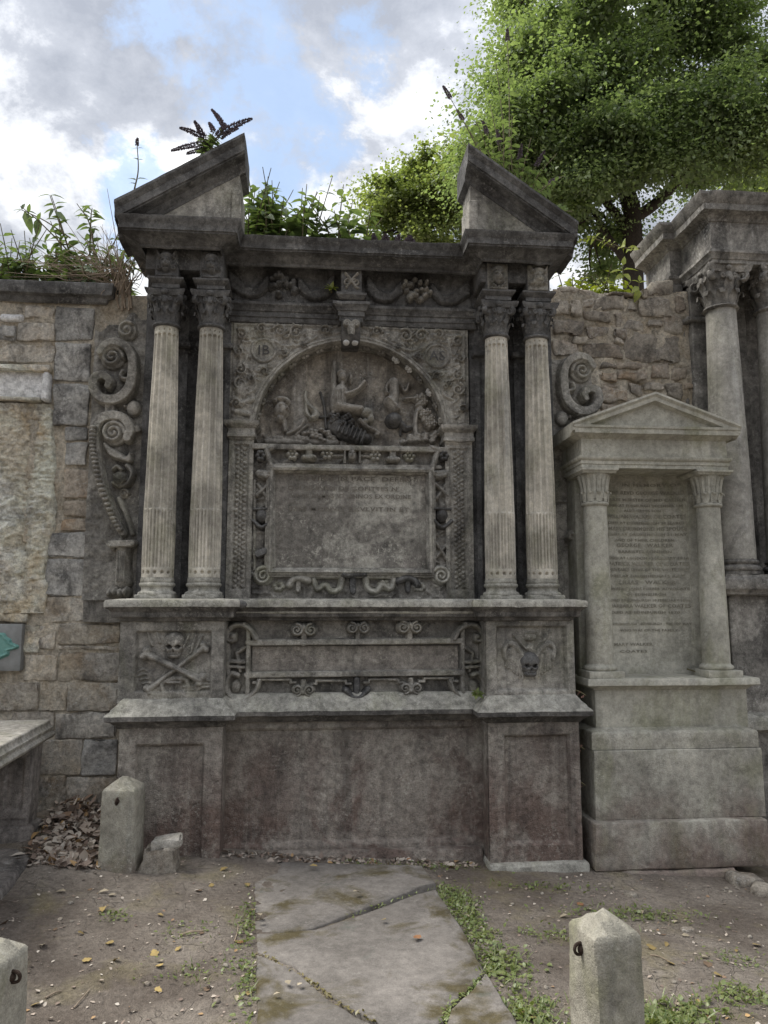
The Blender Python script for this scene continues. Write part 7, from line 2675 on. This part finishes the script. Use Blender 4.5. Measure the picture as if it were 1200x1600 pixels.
for k, (px, py, rx, ry, n, h, lab) in enumerate(((712, 1395, .05, .10, 300, .030, 'weeds along the upper right edge of the cracked slab'), (735, 1440, .05, .16, 320, .032, 'weeds along the middle right edge of the slab'), (780, 1495, .06, .10, 240, .034, 'weeds beside the lower right edge of the slab'), (825, 1575, .06, .09, 260, .036, 'weeds between the slab and the right bollard'),
        (388, 1450, .03, .16, 130, .028, 'thin weeds along the left edge of the slab'), (392, 1540, .035, .15, 120, .03, 'thin weeds at the lower left edge of the slab'), (985, 1400, .16, .06, 200, .03, 'weeds before the pale tomb'), (1060, 1560, .09, .06, 170, .04, 'grassy tuft right of the right bollard'), (1030, 1575, .05, .04, 130, .045, 'grass tuft close to the right bollard'),
        (1165, 1535, .06, .05, 120, .035, 'grass tuft near the right edge'), (860, 1440, .07, .05, 70, .028, 'sparse weeds behind the right bollard'), (310, 1530, .08, .06, 60, .025, 'sparse weeds on the left earth'), (290, 1470, .05, .05, 40, .024, 'tiny weeds in the middle of the left earth'), (175, 1455, .03, .03, 30, .03, 'small dark weed on the left earth'), (1140, 1470, .08, .05, 60, .024, 'tiny weeds on the right earth'), (650, 1345, .25, .03, 120, .026, 'weeds at the foot of the middle plinth'),
        (845, 1365, .15, .03, 70, .03, 'weeds at the foot of the right pedestal'))):
    x, y = G(px, py)
    weedpatch(x, y, rx * 1.25, ry * 1.15, int(n * 1.7), lab, h, 200 + k)
# green scraps growing in the slab cracks
for k, (pts, lab, n) in enumerate((([(400, 1490), (470, 1526), (522, 1561), (600, 1605)], 'dry moss and grass in the lower left crack of the slab', 150), ([(757, 1518), (738, 1542), (700, 1575), (694, 1598)], 'grass in the lower right crack of the slab', 150), ([(680, 1386), (620, 1406), (550, 1430)], 'green sprigs in the upper crack of the slab', 40))):
    g = np.random.default_rng(300 + k)
    q = np.array([G(*p, 0.02) for p in pts])
    t = g.uniform(0, len(q) - 1.001, n)
    i = t.astype(int)
    f = (t - i)[:, None]
    xy = q[i] * (1 - f) + q[i + 1] * f + g.normal(size=(n, 2)) * 0.012
    pos = np.stack([xy[:, 0], xy[:, 1], np.full(n, 0.018)], 1)
    d = g.normal(size=(n, 3))
    d[:, 2] = np.abs(d[:, 2]) * .5 + .2
    L = 0.022 * g.uniform(.5, 1.3, n)
    V, F = leaf_array(pos, d, np.tile([0, 0, 1.0], (n, 1)), L, L * .2, .3, .2, True)
    tag(mk('crack_weeds', V, F, L_MOSS if k == 0 else L_GRASS, None, True, 180), lab, 'weeds', kind='stuff')
# pebbles and twigs
g = np.random.default_rng(91)
PEB = []
for q in range(3):
    V, F = ball(0, 0, 0, 1, 0.8, 0.55, 6)
    o = mk('pebble', jitter(V, 0.25, 1.3, 2, q), F, S_RUB, None, True, 60)
    PEB.append(o.data)
    bpy.data.objects.remove(o)
for q in range(60):
    px, py = g.uniform(0, 1200), 1350 + 250 * g.random() ** 1.3
    x, y = G(px, py)
    if in_slab(x, y) or y > 5.0:
        continue
    o = bpy.data.objects.new('pebble', PEB[q % 3])
    COL.objects.link(o)
    s = g.uniform(0.006, 0.018)
    o.location = (x, y, gz(x, y) + s * 0.2)
    o.rotation_euler = (0, 0, g.uniform(0, 6))
    o.scale = (s, s, s)
    side = 'left' if x < 0.1 else 'right'
    tag(o, 'small grey pebble on the bare earth %s of the cracked slab' % side, 'pebble', 'pebbles %s of the slab' % side)
for (a, b, lab, rr) in (((280, 1477), (317, 1469), 'short dry stick on the left earth', 0.006), ((366, 1482), (372, 1455), 'thin pale stick beside the left edge of the slab', 0.004), ((1015, 1470), (1045, 1478), 'thin twig on the right earth', 0.003), ((70, 1580), (95, 1568), 'short twig near the front left bollard', 0.004), ((115, 1590), (140, 1565), 'dark twig lying near the bottom left', 0.003), ((1050, 1560), (1060, 1530), 'dark twig standing by the grass tuft', 0.004)):
    p, q = np.array(G(*a)), np.array(G(*b))
    pa = np.array([p[0], p[1], gz(*p) + rr])
    pb = np.array([q[0], q[1], gz(*q) + rr])
    V, F = tube(smooth_path([pa, (pa + pb) / 2 + np.array([0.004, 0.006, 0.004]), pb], 5), np.linspace(rr, rr * .6, 11), 6)
    tag(mk('twig', jitter(V, 0.002, 30, 2, 3), F, TWIG), lab, 'twig')
# broken stones at the foot of the pale tomb
for k, (px, py, s, lab) in enumerate(((1165, 1372, 0.11, 'broken stone at the far right foot of the pale tomb'), (1190, 1385, 0.09, 'flat broken stone near the right edge of the photo'), (985, 1402, 0.04, 'small flat grey stone before the pale tomb'), (1075, 1458, 0.035, 'half buried grey stone on the right earth'))):
    x, y = G(px, py, -0.12)
    V, F = rbox(-s, s, -s * .7, s * .7, -0.05, s * .5, s * .3, 0.03, s * .14, k + 20)
    o = mk('loose_stone', V, F, S_RUB, None, True, 50)
    o.location = (x, y, gz(x, y))
    o.rotation_euler = (0.05, 0.1, k)
    tag(o, lab, 'stone')
# pink creeper shoots in the joints by the pale tomb
for k, (px, py, Y, lab) in enumerate(((908, 1082, 5.1, 'reddish creeper sprig in the gap above the lower ledge'), (906, 1166, 5.1, 'reddish creeper sprig in the gap beside the pale tomb'), (907, 1222, 5.1, 'thin reddish sprig low in the gap beside the pale tomb'), (1088, 1050, 5.3, 'pinkish dead sprig at the foot of the niche'))):
    b_ = np.array(P3(px, py, Y))
    lv = [(b_ + np.array([random.uniform(-.02, .02), 0, random.uniform(-.03, .02)]), (random.uniform(-1, 1), -.5, random.uniform(-.8, .6)), (0, -.8, .5), random.uniform(.014, .026)) for q in range(5)]
    sprig('creeper_sprig', [b_ + np.array([-.05, .04, .02]), b_, b_ + np.array([.03, -.01, -.02])], lv, lab, CREEP, 0.25)
